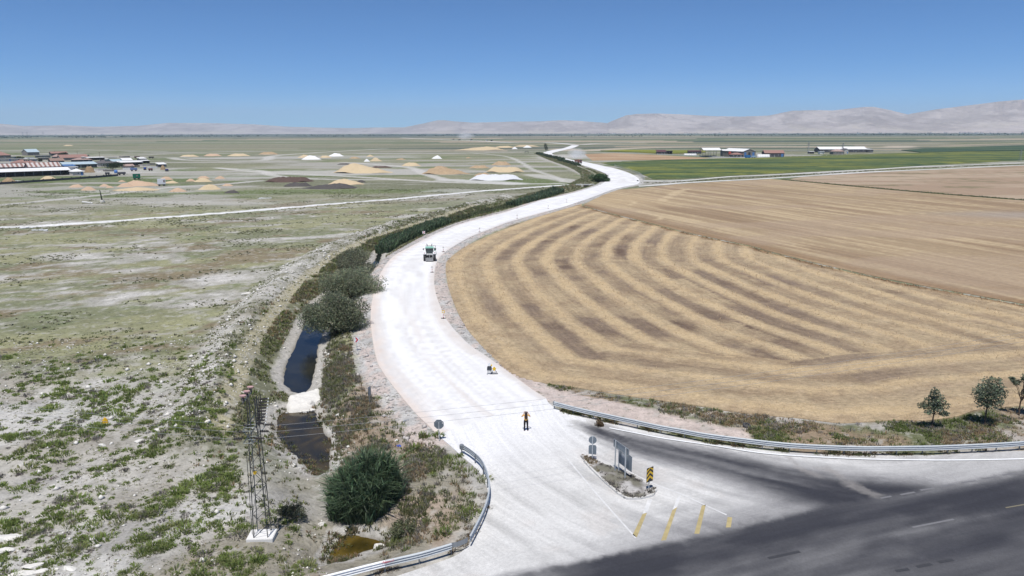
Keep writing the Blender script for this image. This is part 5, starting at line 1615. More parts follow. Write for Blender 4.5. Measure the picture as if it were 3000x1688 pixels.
# cluster of temporary signs: disc on a dark folding stand, diamond on a black trestle
x, y = P(1434, 1097, 0.2)
t = thing('disc_stand', 'white round sign on a dark folding stand at the right road edge', 'sign', (x, y, 0.2), 0.1)
MB().prism([(-0.25, 0.42), (0.22, 0.38), (0.26, 0.62), (0.20, 0.86), (-0.18, 0.88), (-0.24, 0.7)], 0.05, 'XZ').build('bag', mat('dark_canvas', (0.05, 0.055, 0.065), 0.85), t)
MB().prism([(0.16 * math.cos(i), 1.04 + 0.16 * math.sin(i)) for i in np.linspace(0, 6.0, 20)], 0.03, 'XZ').build('disc', M_WHITEP, t)
for a_ in ((-0.26, -0.1), (0.05, -0.16), (0.2, 0.1), (-0.1, 0.14)):
    MB().bar((a_[0], a_[1], 0), (a_[0] * 0.5, 0.02, 0.5), 0.025, 6).build('leg', M_STEELD, t)
x, y = P(1448, 1096, 0.2)
t = thing('diamond_stand', 'yellow diamond sign on a black trestle beside the white disc', 'sign', (x, y, 0.2), 0.1)
MB().prism([(0, 0.30), (0.22, 0.54), (0, 0.80), (-0.22, 0.54)], 0.025, 'XZ').build('diamond', M_YEL, t)
MB().bar((-0.36, -0.05, 0.04), (0.36, -0.05, 0.04), 0.04, 6).build('foot', M_BLACK, t)
for s_ in (-1, 1):
    MB().bar((s_ * 0.34, -0.05, 0.03), (s_ * 0.06, 0.03, 0.5), 0.025, 6).build('leg', M_BLACK, t)
MB().bar((-0.22, -0.02, 0.2), (0.22, -0.02, 0.2), 0.03, 6).build('brace', M_BLACK, t)
x, y = P(1439.5, 1096, 0.2)
t = thing('warning_lamp', 'small yellow lamp on a thin stand between the two temporary signs', 'lamp', (x, y, 0.2))
MB().bar((0, 0, 0), (0, 0, 0.86), 0.02, 6).build('stand', M_STEELD, t)
MB().lathe([(0.03, 0.84), (0.09, 0.88), (0.1, 0.96), (0.06, 1.02)], 10).build('lens', M_YEL, t)

# ---- lattice pylon with its switch gear, on a concrete pad
M_LAT = mat('dark_lattice_steel', (0.045, 0.05, 0.055), 0.5, 0.2, ((6.0, 0.2, 4),), 0.4)
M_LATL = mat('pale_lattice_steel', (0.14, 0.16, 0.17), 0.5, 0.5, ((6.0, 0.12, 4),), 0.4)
M_PORC = mat('pink_porcelain', (0.50, 0.32, 0.30), 0.3, 0.0, ((5.0, 0.08, 3),), 0.5)
M_INSU = mat('dark_glazed_insulator', (0.03, 0.026, 0.026), 0.3, 0.0, ((5.0, 0.1, 3),), 0.5)
x, y = PYL
pz = zat(x, y)
t = thing('power_pylon', 'steel lattice power pylon with dark switch gear on a white concrete pad', 'pylon', (x, y, pz), 0.06)
MB().box((-0.05, 0, 0.02), (1.6, 1.2, 0.36)).build('foundation', mat('white_concrete', (0.70, 0.69, 0.67), 0.9, 0.0, ((4.0, 0.06, 3),), 0.2), t, bevel=0.03)
HB = 8.9
def cor(h, sx, sy):
    w_ = 0.42 - 0.20 * h / HB
    return Vector((sx * w_, sy * w_, 0.2 + h))
for sx in (-1, 1):
    for sy in (-1, 1):
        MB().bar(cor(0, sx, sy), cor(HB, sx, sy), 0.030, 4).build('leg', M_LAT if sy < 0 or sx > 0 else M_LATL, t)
lev = np.concatenate([np.arange(0, 6.3, 0.78), np.arange(6.5, HB + 0.01, 0.8)])
for i in range(len(lev) - 1):
    for f_, ((ax, ay), (bx, by)) in enumerate((((-1, -1), (1, -1)), ((1, -1), (1, 1)), ((1, 1), (-1, 1)), ((-1, 1), (-1, -1)))):
        a_, b_ = ((ax, ay), (bx, by)) if (i + f_) % 2 == 0 else ((bx, by), (ax, ay))
        MB().bar(cor(lev[i], *a_), cor(lev[i + 1], *b_), 0.015, 4).build('brace', M_LAT, t)
    if i in (4, 8):
        for (ax, ay), (bx, by) in (((-1, -1), (1, -1)), ((1, -1), (1, 1)), ((1, 1), (-1, 1)), ((-1, 1), (-1, -1))):
            MB().bar(cor(lev[i], ax, ay), cor(lev[i], bx, by), 0.02, 4).build('brace', M_LAT, t)
for hz_, yy in ((6.55, 1.25), (7.3, 1.25)):
    c_ = MB()
    for sx in (-0.28, 0.28):
        c_.bar((sx, -yy, hz_ + 0.2), (sx, yy, hz_ + 0.2), 0.026, 4)
    for s_ in np.linspace(-yy, yy, 6):
        c_.bar((-0.28, s_, hz_ + 0.2), (0.28, s_, hz_ + 0.2), 0.016, 4)
    c_.build('crossarm', M_LATL, t)
for s_ in (-1, 1):
    MB().bar((-0.28, s_ * 1.2, 6.78), (0.28, s_ * 1.2, 7.5), 0.025, 4).build('strut', M_LATL, t)
    MB().bar((0.28, s_ * 1.2, 6.78), (-0.28, s_ * 1.2, 7.5), 0.025, 4).build('strut', M_LATL, t)
MB().bar((-0.26, -0.9, HB + 0.2), (-0.26, 0.9, HB + 0.2), 0.04, 4).build('top_beam', M_LATL, t)
for y_ in (-0.75, 0.0, 0.75):
    s_ = MB(); s_.lathe([(0.05, 0), (0.10, 0.03), (0.05, 0.08), (0.10, 0.11), (0.05, 0.16), (0.10, 0.19), (0.06, 0.24)], 10)
    o = s_.build('insulator', M_INSU, t); o.location = (-0.26, y_, HB + 0.24)
    s_ = MB(); s_.lathe([(0.05, 0.0), (0.17, 0.10), (0.20, 0.17), (0.19, 0.20), (0.04, 0.17)], 14)
    c_ = s_.build('cap', M_PORC, t); c_.location = (-0.26, y_, HB + 0.46); c_.scale = (1.0, 0.7, 0.8)
for k in range(9):
    s_ = MB()
    s_.bar((0, 0, 0), (0.52, 0, 0.03), 0.035, 6)
    for j in range(5):
        s_.bar((0.06 + 0.085 * j, 0, 0), (0.10 + 0.085 * j, 0, 0), 0.065, 8)
    o = s_.build('fuse_insulator', M_INSU, t)
    o.location = (0.30, -0.5 + 0.12 * k, 7.65 + 0.145 * k)
    MB().box((0.54, 0, 0.03), (0.06, 0.06, 0.06)).build('clamp', M_WHITEP, o)
for y_ in (-0.62, -0.2, 0.2, 0.62):
    MB().bar((0.32, y_, 7.4), (0.34, y_ * 0.9, HB + 0.15), 0.03, 4).build('gear_frame', M_LAT, t)
WY = (-1.1, -0.1, 0.9)
for y_ in WY:
    for s_ in (-1, 1):
        q_ = MB()
        q_.bar((0, 0, 0), (s_ * 0.62, 0, -0.03), 0.02, 6)
        for j in range(5):
            q_.bar((s_ * (0.10 + 0.10 * j), 0, -0.01), (s_ * (0.15 + 0.10 * j), 0, -0.01), 0.075, 10)
        o = q_.build('strain_insulator', M_INSU, t)
        o.location = (s_ * 0.30, y_, 7.0)
MB().tube([(-0.56, -0.2, 0.3), (-0.50, -0.2, 5.6), (-0.34, -0.2, 5.9)], 0.018, 6).build('cable_pipe', M_LAT, t)
MB().prism([(0, 0.0), (0.15, 0.04), (0.17, 0.2), (0.02, 0.24), (-0.05, 0.12)], 0.015, 'XZ').build('warning_plate', M_YEL, t)
t.children[-1].location = (-0.10, -0.40, 4.35)
# its conductors
M_WIRE = mat('aluminium_wire', (0.42, 0.43, 0.44), 0.5, 0.5)
def wire(label, a_, b_, sag):
    m = MB()
    pts = [Vector(a_).lerp(Vector(b_), u) - Vector((0, 0, sag * 4 * u * (1 - u))) for u in np.linspace(0, 1, 25)]
    m.tube(pts, 0.008, 5)
    tag(m.build('power_line', M_WIRE), label, 'wire', 'conductors of the pylon')
nm_ = ('nearest', 'middle', 'farthest')
for i, y_ in enumerate(WY):
    wire(f'{nm_[i]} of three wires running right from the pylon over the white road', (x + 0.92, y + y_, pz + 6.95), (x + 78, y + 25 + y_ * 1.0, 8.6), 1.1)
    wire(f'{nm_[i]} of three wires running left from the pylon over the steppe', (x - 0.92, y + y_, pz + 6.95), (x - 70, y + 17 + y_, 8.6), 1.0)

# ---- rocks
def rock(px, py, sx, sy, sz, label, rz=0.0, seed=1, z=None, name='rock', mat_=None):
    r_ = np.random.default_rng(seed)
    x, y = P(px, py)
    z0 = zat(x, y) if z is None else z
    bm = bmesh.new()
    bmesh.ops.create_icosphere(bm, subdivisions=3, radius=1.0)
    cuts = [Vector(r_.normal(0, 1, 3)).normalized() for _ in range(9)]
    for v in bm.verts:
        for c_ in cuts:
            d_ = v.co.dot(c_)
            if d_ > 0.62:
                v.co -= c_ * (d_ - 0.62)
        v.co = Vector((v.co.x * sx, v.co.y * sy, (v.co.z * 0.9 + 0.25) * sz)) + Vector(r_.normal(0, 0.02, 3)) * min(sx, sy)
    me = bpy.data.meshes.new(name); bm.to_mesh(me); bm.free()
    o = link(name, me, mat_ or M_ROCK)
    o.location = (x, y, z0)
    o.rotation_euler = (0, 0, rz)
    return tag(o, label, 'rock')
rock(205, 1666, 0.50, 0.26, 0.12, 'long flat white stone slab on the near steppe', -0.55, 2)
rock(100, 1660, 0.75, 0.30, 0.14, 'white stone slab at the upper end of the corner rocks', 0.25, 3)
rock(60, 1683, 0.9, 0.35, 0.16, 'wide white slab cut by the bottom left corner', 0.2, 4)
rock(118, 1676, 0.42, 0.22, 0.16, 'broken white block between the corner slabs', 0.6, 5)
rock(20, 1580, 0.9, 0.55, 0.22, 'pale boulder half buried at the left edge', 0.3, 6)
rock(8, 1618, 0.7, 0.35, 0.18, 'low pale boulder under the left edge boulder', 0.1, 7)
rock(188, 1672, 0.14, 0.10, 0.1, 'small white stone left of the long flat slab', 0, 8)
rock(166, 1668, 0.12, 0.09, 0.1, 'smaller white stone between slab and corner rocks', 0, 9)
rock(412, 1302, 0.5, 0.3, 0.2, 'white stone among scrub above the yellow bag level', 0.2, 10)
rock(468, 1283, 0.4, 0.25, 0.2, 'white stone on the near steppe beside a scatter of rubble', 0.4, 11)
rock(300, 1309, 0.34, 0.24, 0.2, 'single white stone right of centre in the near scrub', 0.1, 12)
rock(911, 1152, 0.42, 0.36, 0.42, 'round pale boulder at the edge of the rock dam', 0.2, 13, -1.2)
rock(1108, 1545, 0.42, 0.3, 0.3, 'white boulder below the reed clump', 0.3, 14)
rock(940, 1490, 0.4, 0.25, 0.2, 'white stone left of the reed clump', 0.3, 15)
rock(722, 863, 0.9, 0.35, 0.3, 'long pale block on the rubble berm', 0.6, 16)
rock(1131, 1163, 0.28, 0.22, 0.28, 'concrete lump on the left shoulder of the road', 0.6, 17)
rock(1137, 1171, 0.30, 0.2, 0.22, 'square concrete lump below the other on the shoulder', 0.9, 18)
rock(1190, 1236, 0.32, 0.09, 0.1, 'dark broken stick of stone on the left shoulder', 0.5, 19, mat_=M_STEELD)
# rock dam across the canal
r_ = np.random.default_rng(60)
dam = thing('rock_dam', 'pale rock dam across the canal between the two pools', 'dam', (*P(892, 1175, -1.4), -1.45))
pd_ = PP([(842, 1165), (900, 1152), (944, 1143), (950, 1176), (918, 1195), (898, 1199), (846, 1204), (832, 1190)], -1.3) - P(892, 1175, -1.4)
pb2 = pd_ * 1.15
gxx, gyy = np.meshgrid(np.arange(pb2[:, 0].min(), pb2[:, 0].max(), 0.16), np.arange(pb2[:, 1].min(), pb2[:, 1].max(), 0.16))
mk = inside(gxx.ravel(), gyy.ravel(), pb2)
vs = [Vector(p) for p in pb2] + [Vector(p) for p in np.column_stack([gxx.ravel()[mk], gyy.ravel()[mk]])]
r = delaunay_2d_cdt(vs, [], [list(range(len(pb2)))], 1, 1e-5)
V2 = np.array([tuple(v) for v in r[0]])
dd_, _ = dpoly(V2[:, 0], V2[:, 1], pb2, True)
zd = -0.5 + 0.85 * sstep(0, 0.7, dd_) * (0.8 + 0.5 * fbm(V2[:, 0] * 1.5, V2[:, 1] * 1.5, 411, 4)) + 0.12 * np.floor(4 * fbm(V2[:, 0] * 0.9, V2[:, 1] * 0.9, 413, 3)) / 2
link('body', mesh_np('body', np.column_stack([V2, zd]), np.array([f for f in r[2]])), M_ROCK, dam)
for i in range(26):
    a_ = r_.uniform(0, 1); k_ = int(r_.integers(0, len(pb2)))
    p_ = pb2[k_] * (1 - a_) + pb2[(k_ + 1) % len(pb2)] * a_
    bm = bmesh.new(); bmesh.ops.create_icosphere(bm, subdivisions=1, radius=1.0)
    s_ = r_.uniform(0.12, 0.3)
    for v in bm.verts:
        v.co = Vector((v.co.x * s_, v.co.y * s_ * 0.8, v.co.z * s_ * 0.6)) + Vector(r_.normal(0, 0.02, 3))
    me = bpy.data.meshes.new('stone'); bm.to_mesh(me); bm.free()
    link('stone', me, M_ROCK, dam).location = (p_[0] * 0.96, p_[1] * 0.96, 0.05)

# rubble strewn about: pale chips on berm, shoulders, bank
def rubble(name, pts, smin, smax, label, mat_):
    n = len(pts)
    z = zland(pts[:, 0], pts[:, 1])
    s = rng.uniform(smin, smax, n) * (1 + (rng.random(n) > 0.94) * 1.5)
    oc = np.array([(1, 0, 0), (0, 1, 0), (-1, 0, 0), (0, -1, 0), (0, 0, 0.8), (0, 0, -0.5)], float)
    V = oc[None] * s[:, None, None] * rng.uniform(0.6, 1.2, (n, 6, 1))
    a = rng.uniform(0, 6.28, n)
    ca, sa = np.cos(a)[:, None], np.sin(a)[:, None]
    V = np.stack([V[..., 0] * ca * 1.3 - V[..., 1] * sa, V[..., 0] * sa * 1.3 + V[..., 1] * ca, V[..., 2]], -1)
    V += np.column_stack([pts, z + 0.2 * s])[:, None, :]
    F = np.array([(0, 1, 4), (1, 2, 4), (2, 3, 4), (3, 0, 4), (1, 0, 5), (2, 1, 5), (3, 2, 5), (0, 3, 5)])
    F = (F[None] + (np.arange(n) * 6)[:, None, None]).reshape(-1, 3)
    stuff(link(name, mesh_np(name, V.reshape(-1, 3), F), mat_), label, 'rubble')
bp = along(BERM, 5200, -4.0, 4.0, 71)
bp = bp[clear_of(bp[:, 0], bp[:, 1], 3.0, 2.0)]
lp = along(CANAL, 5200, -6, 6, 72)
lw_ = water_dist(lp[:, 0], lp[:, 1])
lp = lp[(lw_ > 0.1) & (lw_ < 3.0) & (road_dist(lp[:, 0], lp[:, 1]) > 2.5)]
np_ = scatter(1100, NEARPOLY, lambda x, y: 0.2 + 0.8 * (fbm(x / 3, y / 3, 415, 3) > 0.54), 73)
np_ = np_[clear_of(np_[:, 0], np_[:, 1], 0.5, 1.0)]
rubble('berm_rubble', np.vstack([bp, lp, np_]), 0.03, 0.13, 'pale stone chips strewn over berm, bank and near steppe', M_ROCK)
sl = along(ROAD_L[:70], 2600, 0.2, 2.6, 74); sr = along(ROAD_R[8:80], 2600, -2.4, -0.1, 75)
pts = np.vstack([sl, sr])
pts = pts[(road_dist(pts[:, 0], pts[:, 1]) > 0.1)]
pts = pts[~inside(pts[:, 0], pts[:, 1], FIELD1)]
rubble('shoulder_rubble', pts, 0.03, 0.12, 'grey and pinkish rubble along both road shoulders', mat('grey_rubble', (0.46, 0.43, 0.41), 0.95, 0.0, ((0.8, 0.3, 4),), 0.15))

# ---- litter
def crumple(name, px, py, s, mat_, label, cat, seed):
    r_ = np.random.default_rng(seed)
    x, y = P(px, py)
    bm = bmesh.new(); bmesh.ops.create_icosphere(bm, subdivisions=2, radius=1.0)
    for v in bm.verts:
        f_ = 1 + r_.normal(0, 0.16)
        v.co = Vector((v.co.x * s[0] * f_ * (1 - 0.45 * max(v.co.z, 0)), v.co.y * s[1] * f_, max(v.co.z, -0.15) * s[2] * f_))
    me = bpy.data.meshes.new(name); bm.to_mesh(me); bm.free()
    o = link(name, me, mat_); o.location = (x, y, zat(x, y) + 0.02)
    return tag(o, label, cat)
crumple('plastic_bag', 309, 1240, (0.26, 0.22, 0.42), mat('yellow_plastic', (0.62, 0.36, 0.01), 0.4), 'crumpled yellow plastic bag lying on the near steppe', 'bag', 81)
crumple('plastic_bag', 1168, 1306, (0.22, 0.10, 0.12), mat('blue_plastic', (0.03, 0.10, 0.55), 0.4), 'blue plastic bag in dry grass above the reeds', 'bag', 82)
crumple('plastic_bag', 1162, 1288, (0.16, 0.10, 0.10), M_WHITEP, 'white plastic scrap above the blue bag', 'bag', 83)
crumple('plastic_bag', 1212, 1510, (0.16, 0.09, 0.10), mat('pale_plastic', (0.5, 0.56, 0.62), 0.4), 'pale plastic scrap right of the reed clump', 'bag', 84)
x, y = P(2187, 1252)
m = MB(); m.lathe([(0.17, 0.0), (0.30, 0.0), (0.33, 0.06), (0.33, 0.14), (0.30, 0.2), (0.17, 0.2), (0.19, 0.1)], 20)
o = m.build('tyre', M_RUBBER); o.location = (x, y, zat(x, y) + 0.02); o.rotation_euler = (0.25, 0.1, 0)
tag(o, 'old tyre lying on the verge behind the long guardrail', 'tyre')

# ---- the woman on the road: one skinned body, clothes by area, hair as a child
def person(px, py):
    x, y = P(px, py, 0.2)
    t = thing('person', 'person in yellow top and black trousers with long brown hair, standing with back turned', 'person', (x, y, 0.205), 0.05)
    J = {}
    E, Rr = [], []
    co = []
    def j(n, p, r):
        J[n] = len(co); co.append(p); Rr.append(r)
    j('pelvis', (0, 0, 0.90), (0.155, 0.115)); j('waist', (0, 0, 1.06), (0.125, 0.10)); j('chest', (0, 0.01, 1.24), (0.15, 0.11)); j('neckb', (0, 0, 1.40), (0.075, 0.07)); j('neck', (0, 0.01, 1.45), (0.05, 0.05)); j('head', (0, 0.02, 1.54), (0.085, 0.095)); j('crown', (0, 0.015, 1.62), (0.07, 0.08))
    for s_, n in ((-1, 'l'), (1, 'r')):
        j('hip' + n, (s_ * 0.09, 0, 0.84), (0.095, 0.095)); j('knee' + n, (s_ * 0.10, 0.015, 0.47), (0.062, 0.062)); j('ankle' + n, (s_ * 0.12, -0.01, 0.10), (0.05, 0.05)); j('heel' + n, (s_ * 0.12, -0.03, 0.04), (0.042, 0.042)); j('toe' + n, (s_ * 0.13, 0.15, 0.03), (0.038, 0.03))
        j('sh' + n, (s_ * 0.17, 0, 1.36), (0.06, 0.06)); j('elb' + n, (s_ * 0.31, 0.10, 1.18), (0.042, 0.042)); j('wr' + n, (s_ * (0.12 if s_ < 0 else 0.16), 0.24, 1.42), (0.028, 0.028)); j('palm' + n, (s_ * 0.11, 0.26, 1.50), (0.03, 0.02))
        for k in range(4):
            j(f'f{k}a{n}', (s_ * (0.085 + 0.016 * k), 0.275, 1.53 - 0.004 * k), (0.009, 0.009)); j(f'f{k}b{n}', (s_ * (0.07 + 0.014 * k), 0.29, 1.57 - 0.006 * abs(k - 1)), (0.008, 0.008))
        j('tha' + n, (s_ * 0.08, 0.25, 1.505), (0.010, 0.010)); j('thb' + n, (s_ * 0.055, 0.265, 1.53), (0.009, 0.009))
    L = [('pelvis', 'waist'), ('waist', 'chest'), ('chest', 'neckb'), ('neckb', 'neck'), ('neck', 'head'), ('head', 'crown')]
    for n in 'lr':
        L += [('pelvis', 'hip' + n), ('hip' + n, 'knee' + n), ('knee' + n, 'ankle' + n), ('ankle' + n, 'heel' + n), ('heel' + n, 'toe' + n), ('neckb', 'sh' + n), ('sh' + n, 'elb' + n), ('elb' + n, 'wr' + n), ('wr' + n, 'palm' + n), ('palm' + n, 'tha' + n), ('tha' + n, 'thb' + n)]
        for k in range(4):
            L += [('palm' + n, f'f{k}a{n}'), (f'f{k}a{n}', f'f{k}b{n}')]
    me = bpy.data.meshes.new('body')
    me.from_pydata(co, [(J[a_], J[b_]) for a_, b_ in L], [])
    o = bpy.data.objects.new('body', me); COL.objects.link(o)
    sk = o.modifiers.new('skin', 'SKIN')
    for i, v in enumerate(me.skin_vertices[0].data):
        v.radius = Rr[i]
    me.skin_vertices[0].data[J['pelvis']].use_root = True
    sb = o.modifiers.new('sub', 'SUBSURF'); sb.levels = 1; sb.render_levels = 1
    bpy.context.view_layer.update()
    me2 = bpy.data.meshes.new_from_object(o.evaluated_get(bpy.context.evaluated_depsgraph_get()))
    bpy.data.objects.remove(o)
    b = link('body', me2, None, t)
    me2.materials.clear()
    for m_ in (mat('skin', (0.50, 0.29, 0.20), 0.6), mat('yellow_cotton', (0.78, 0.44, 0.10), 0.85), mat('black_cotton', (0.012, 0.012, 0.014), 0.85), mat('pink_shoe', (0.6, 0.42, 0.42), 0.7)):
        me2.materials.append(m_)
    for p in me2.polygons:
        c_ = p.center
        if c_.z < 0.075: k = 3
        elif c_.z < 0.99: k = 2
        elif c_.z < 1.425 and abs(c_.x) < 0.27 and c_.y < 0.14: k = 1
        else: k = 0
        p.material_index = k
        p.use_smooth = True
    h = MB()
    V, F = [], []
    rows = [(1.645, 0.03, 0.01, 0.03), (1.635, 0.075, 0.005, 0.085), (1.58, 0.10, 0.0, 0.105), (1.50, 0.105, -0.02, 0.09), (1.40, 0.10, -0.06, 0.06), (1.28, 0.105, -0.105, 0.05), (1.16, 0.09, -0.12, 0.035), (1.07, 0.05, -0.115, 0.02)]
    for z_, rx, cy, ry in rows:
        for i in range(14):
            a_ = 2 * math.pi * i / 14
            V.append((rx * math.cos(a_), cy + ry * math.sin(a_) * (1 if math.sin(a_) < 0 or z_ > 1.6 else 0.55), z_ + 0.012 * math.cos(5 * a_)))
    for r2 in range(len(rows) - 1):
        for i in range(14):
            F.append((r2 * 14 + i, r2 * 14 + (i + 1) % 14, (r2 + 1) * 14 + (i + 1) % 14, (r2 + 1) * 14 + i))
    F += [tuple(range(14)), tuple(range((len(rows) - 1) * 14, len(rows) * 14))]
    h.add(V, F).build('hair', mat('brown_hair', (0.035, 0.020, 0.014), 0.5, 0.0, ((25.0, 0.3, 3),)), t, True)
    t.scale = (1.18, 1.12, 1.02)
    return t
person(1541, 1263)
x, y = P(1541, 1263, 0.2)
o = MB().box((0, 0, 0), (0.15, 0.012, 0.075)).build('phone', M_BLACK, bevel=0.004)
o.location = (x - 0.015, y + 0.305, 0.205 + 1.555)
tag(o, 'dark phone held up before the face of the person on the road', 'phone')

# ---- tractor driving away
M_MINT = mat('mint_green_paint', (0.30, 0.55, 0.45), 0.45)
M_GLASS = mat('dark_glass', (0.03, 0.05, 0.055), 0.1, 0.0, ((3.0, 0.05, 2),), 0.6)
M_DUSTW = mat('dusty_white_paint', (0.66, 0.66, 0.65), 0.6)
x, y = P(1259, 764, 0.2)
T = thing('tractor', 'mint green tractor with white mudguards driving away on the white road', 'tractor', (x, y, 0.2), 0.10)
def wheel(parent, c, r, w_, lugs=18):
    h = thing_part('wheel', parent)
    s_ = MB(); s_.lathe([(r * 0.55, -w_ / 2), (r * 0.9, -w_ / 2), (r, -w_ * 0.35), (r, w_ * 0.35), (r * 0.9, w_ / 2), (r * 0.55, w_ / 2)], 28, (0, 0, 0), 'X')
    for k in range(lugs):
        a_ = 2 * math.pi * k / lugs
        for sd_ in (-1, 1):
            s_.box((sd_ * w_ * 0.23, (r + 0.01) * math.cos(a_ + sd_ * 0.09), (r + 0.01) * math.sin(a_ + sd_ * 0.09)), (w_ * 0.5, 0.06, 0.05), 0.0, a_ - math.pi / 2, 0)
    tyre = s_.build('wheel', M_RUBBER, parent)
    tyre.location = c
    s_ = MB(); s_.lathe([(r * 0.12, -w_ * 0.46), (r * 0.5, -w_ * 0.42), (r * 0.56, -w_ * 0.3), (r * 0.56, w_ * 0.3), (r * 0.5, w_ * 0.42), (r * 0.12, w_ * 0.46)], 20, (0, 0, 0), 'X')
    s_.build('rim', M_DUSTW, tyre)
    return tyre
def thing_part(n, p):
    return None
for s_ in (-1, 1):
    wheel(T, (s_ * 0.92, 0.0, 0.85), 0.85, 0.52)
    wheel(T, (s_ * 0.86, 2.55, 0.62), 0.62, 0.42, 14)
MB().box((0, 1.2, 0.95), (0.62, 3.0, 0.55)).box((0, -0.15, 0.85), (1.2, 0.5, 0.45)).build('chassis', M_BLACK, T, bevel=0.03)
MB().prism([(0.7, 1.15), (2.95, 1.10), (3.05, 1.35), (2.9, 1.68), (0.7, 1.85)], 0.86, 'YZ', -0.43).build('bonnet', M_MINT, T, bevel=0.04)
cab = MB().box((0, 0.25, 1.32), (1.25, 1.35, 0.30)).build('cab', M_DUSTW, T, bevel=0.03)
MB().prism([(-0.62, 1.45), (0.62, 1.45), (0.70, 2.45), (-0.70, 2.45)], 1.2, 'XZ', -0.36).build('cab_glass', M_GLASS, T)
for s_ in (-1, 1):
    for y_ in (-0.38, 0.86):
        MB().bar((s_ * 0.63, y_, 1.4), (s_ * 0.71, y_, 2.5), 0.045, 6).build('cab_pillar', M_DUSTW if y_ > 0 else M_BLACK, T)
MB().box((0, 0.22, 2.56), (1.55, 1.5, 0.20)).build('roof', M_MINT, T, bevel=0.06)
for s_ in (-1, 1):
    V = MB(); V.box((s_ * 0.92, -0.10, 1.80), (0.56, 1.3, 0.06)).box((s_ * 0.92, -0.80, 1.60), (0.56, 0.06, 0.45), 0, -0.35).box((s_ * 0.92, 0.62, 1.62), (0.56, 0.06, 0.45), 0, 0.35)
    f_ = V.build('mudguard', M_WHITEP, T, bevel=0.02)
    MB().box((s_ * 0.95, -0.86, 1.66), (0.2, 0.03, 0.08)).build('tail_light', M_RED, f_)
    MB().bar((s_ * 0.75, 0.85, 2.2), (s_ * 1.15, 0.8, 2.3), 0.02, 5).build('mirror_arm', M_BLACK, T)
    MB().box((s_ * 1.18, 0.8, 2.12), (0.18, 0.06, 0.34)).build('mirror', M_BLACK, T, bevel=0.02)
    MB().tube([(s_ * 0.42, 1.0, 2.4), (s_ * 0.42, 1.15, 2.85), (s_ * 0.52, 1.0, 3.12)], 0.06, 7).build('loader_arm', M_BLACK, T)
MB().bar((-0.75, 0.9, 2.78), (1.15, 0.9, 2.78), 0.035, 6).build('bar', M_BLACK, T)
MB().bar((1.15, 0.9, 1.2), (1.15, 0.9, 2.78), 0.03, 6).build('bar', M_BLACK, T)
MB().prism([(0.9, 1.2), (1.28, 0.9), (1.3, 1.3), (1.05, 2.3), (0.8, 2.4)], 0.04, 'XZ', 1.2).build('side_panel', M_MINT, T)
bl = MB(); bl.box((-0.05, -1.05, 0.42), (1.45, 0.40, 0.62)); bl.build('ballast_box', mat('scraped_grey_metal', (0.30, 0.30, 0.30), 0.6, 0.3, ((3.0, 0.35, 4), (12.0, 0.2, 3))), T, bevel=0.03)
MB().box((-0.05, -1.1, 0.06), (1.3, 0.15, 0.08)).build('blade', M_BLACK, T)
for s_ in (-0.35, 0.35):
    MB().bar((s_, -0.3, 0.75), (s_, -0.95, 0.5), 0.05, 6).build('linkage', M_STEELD, T)
MB().bar((0, -0.3, 1.2), (0, -0.95, 0.75), 0.04, 6).build('linkage', M_STEELD, T)

# ---- dump truck coming towards the camera
x, y = P(1701, 479.5, 0.2)
T = thing('dump_truck', 'dusty red dump truck approaching on the far white road', 'truck', (x, y, 0.2), 0.42)
M_TRED = mat('dusty_red_paint', (0.30, 0.12, 0.10), 0.6)
MB().box((0, 3.4, 0.75), (0.9, 7.6, 0.3)).build('chassis', M_BLACK, T)
cab = MB().prism([(0, 0.75), (0, 2.0), (0.25, 3.0), (1.9, 3.05), (1.9, 0.75)], 2.45, 'YZ', -1.225).build('cab', M_TRED, T, bevel=0.05)
MB().box((0, 0.07, 2.35), (2.1, 0.06, 0.72), 0, -0.24).build('windscreen', M_GLASS, cab)
MB().box((0, -0.03, 1.35), (1.5, 0.06, 0.5)).build('grille', M_BLACK, cab)
for s_ in (-1, 1):
    MB().box((s_ * 0.95, -0.04, 1.05), (0.32, 0.06, 0.22)).build('headlight', M_WHITEP, cab)
    MB().box((s_ * 1.4, 0.2, 2.3), (0.12, 0.1, 0.6)).build('mirror', M_BLACK, T)
MB().box((0, -0.08, 0.8), (2.45, 0.2, 0.32)).build('bumper', M_BLACK, T)
MB().prism([(2.1, 1.25), (7.6, 1.25), (7.9, 2.9), (2.0, 3.1)], 2.5, 'YZ', -1.25).build('tipper_body', mat('dusty_orange_paint', (0.34, 0.16, 0.12), 0.7), T, bevel=0.04)
for y_ in (1.0, 5.2, 6.5):
    for s_ in (-1, 1):
        s2 = MB(); s2.lathe([(0.3, -0.16), (0.5, -0.16), (0.53, -0.1), (0.53, 0.1), (0.5, 0.16), (0.3, 0.16)], 16, (0, 0, 0), 'X')
        o = s2.build('wheel', M_RUBBER, T); o.location = (s_ * 1.05, y_, 0.53)
        MB().lathe([(0.05, -0.17), (0.28, -0.12), (0.28, 0.12), (0.05, 0.17)], 12, (0, 0, 0), 'X').build('rim', M_DUSTW, o)

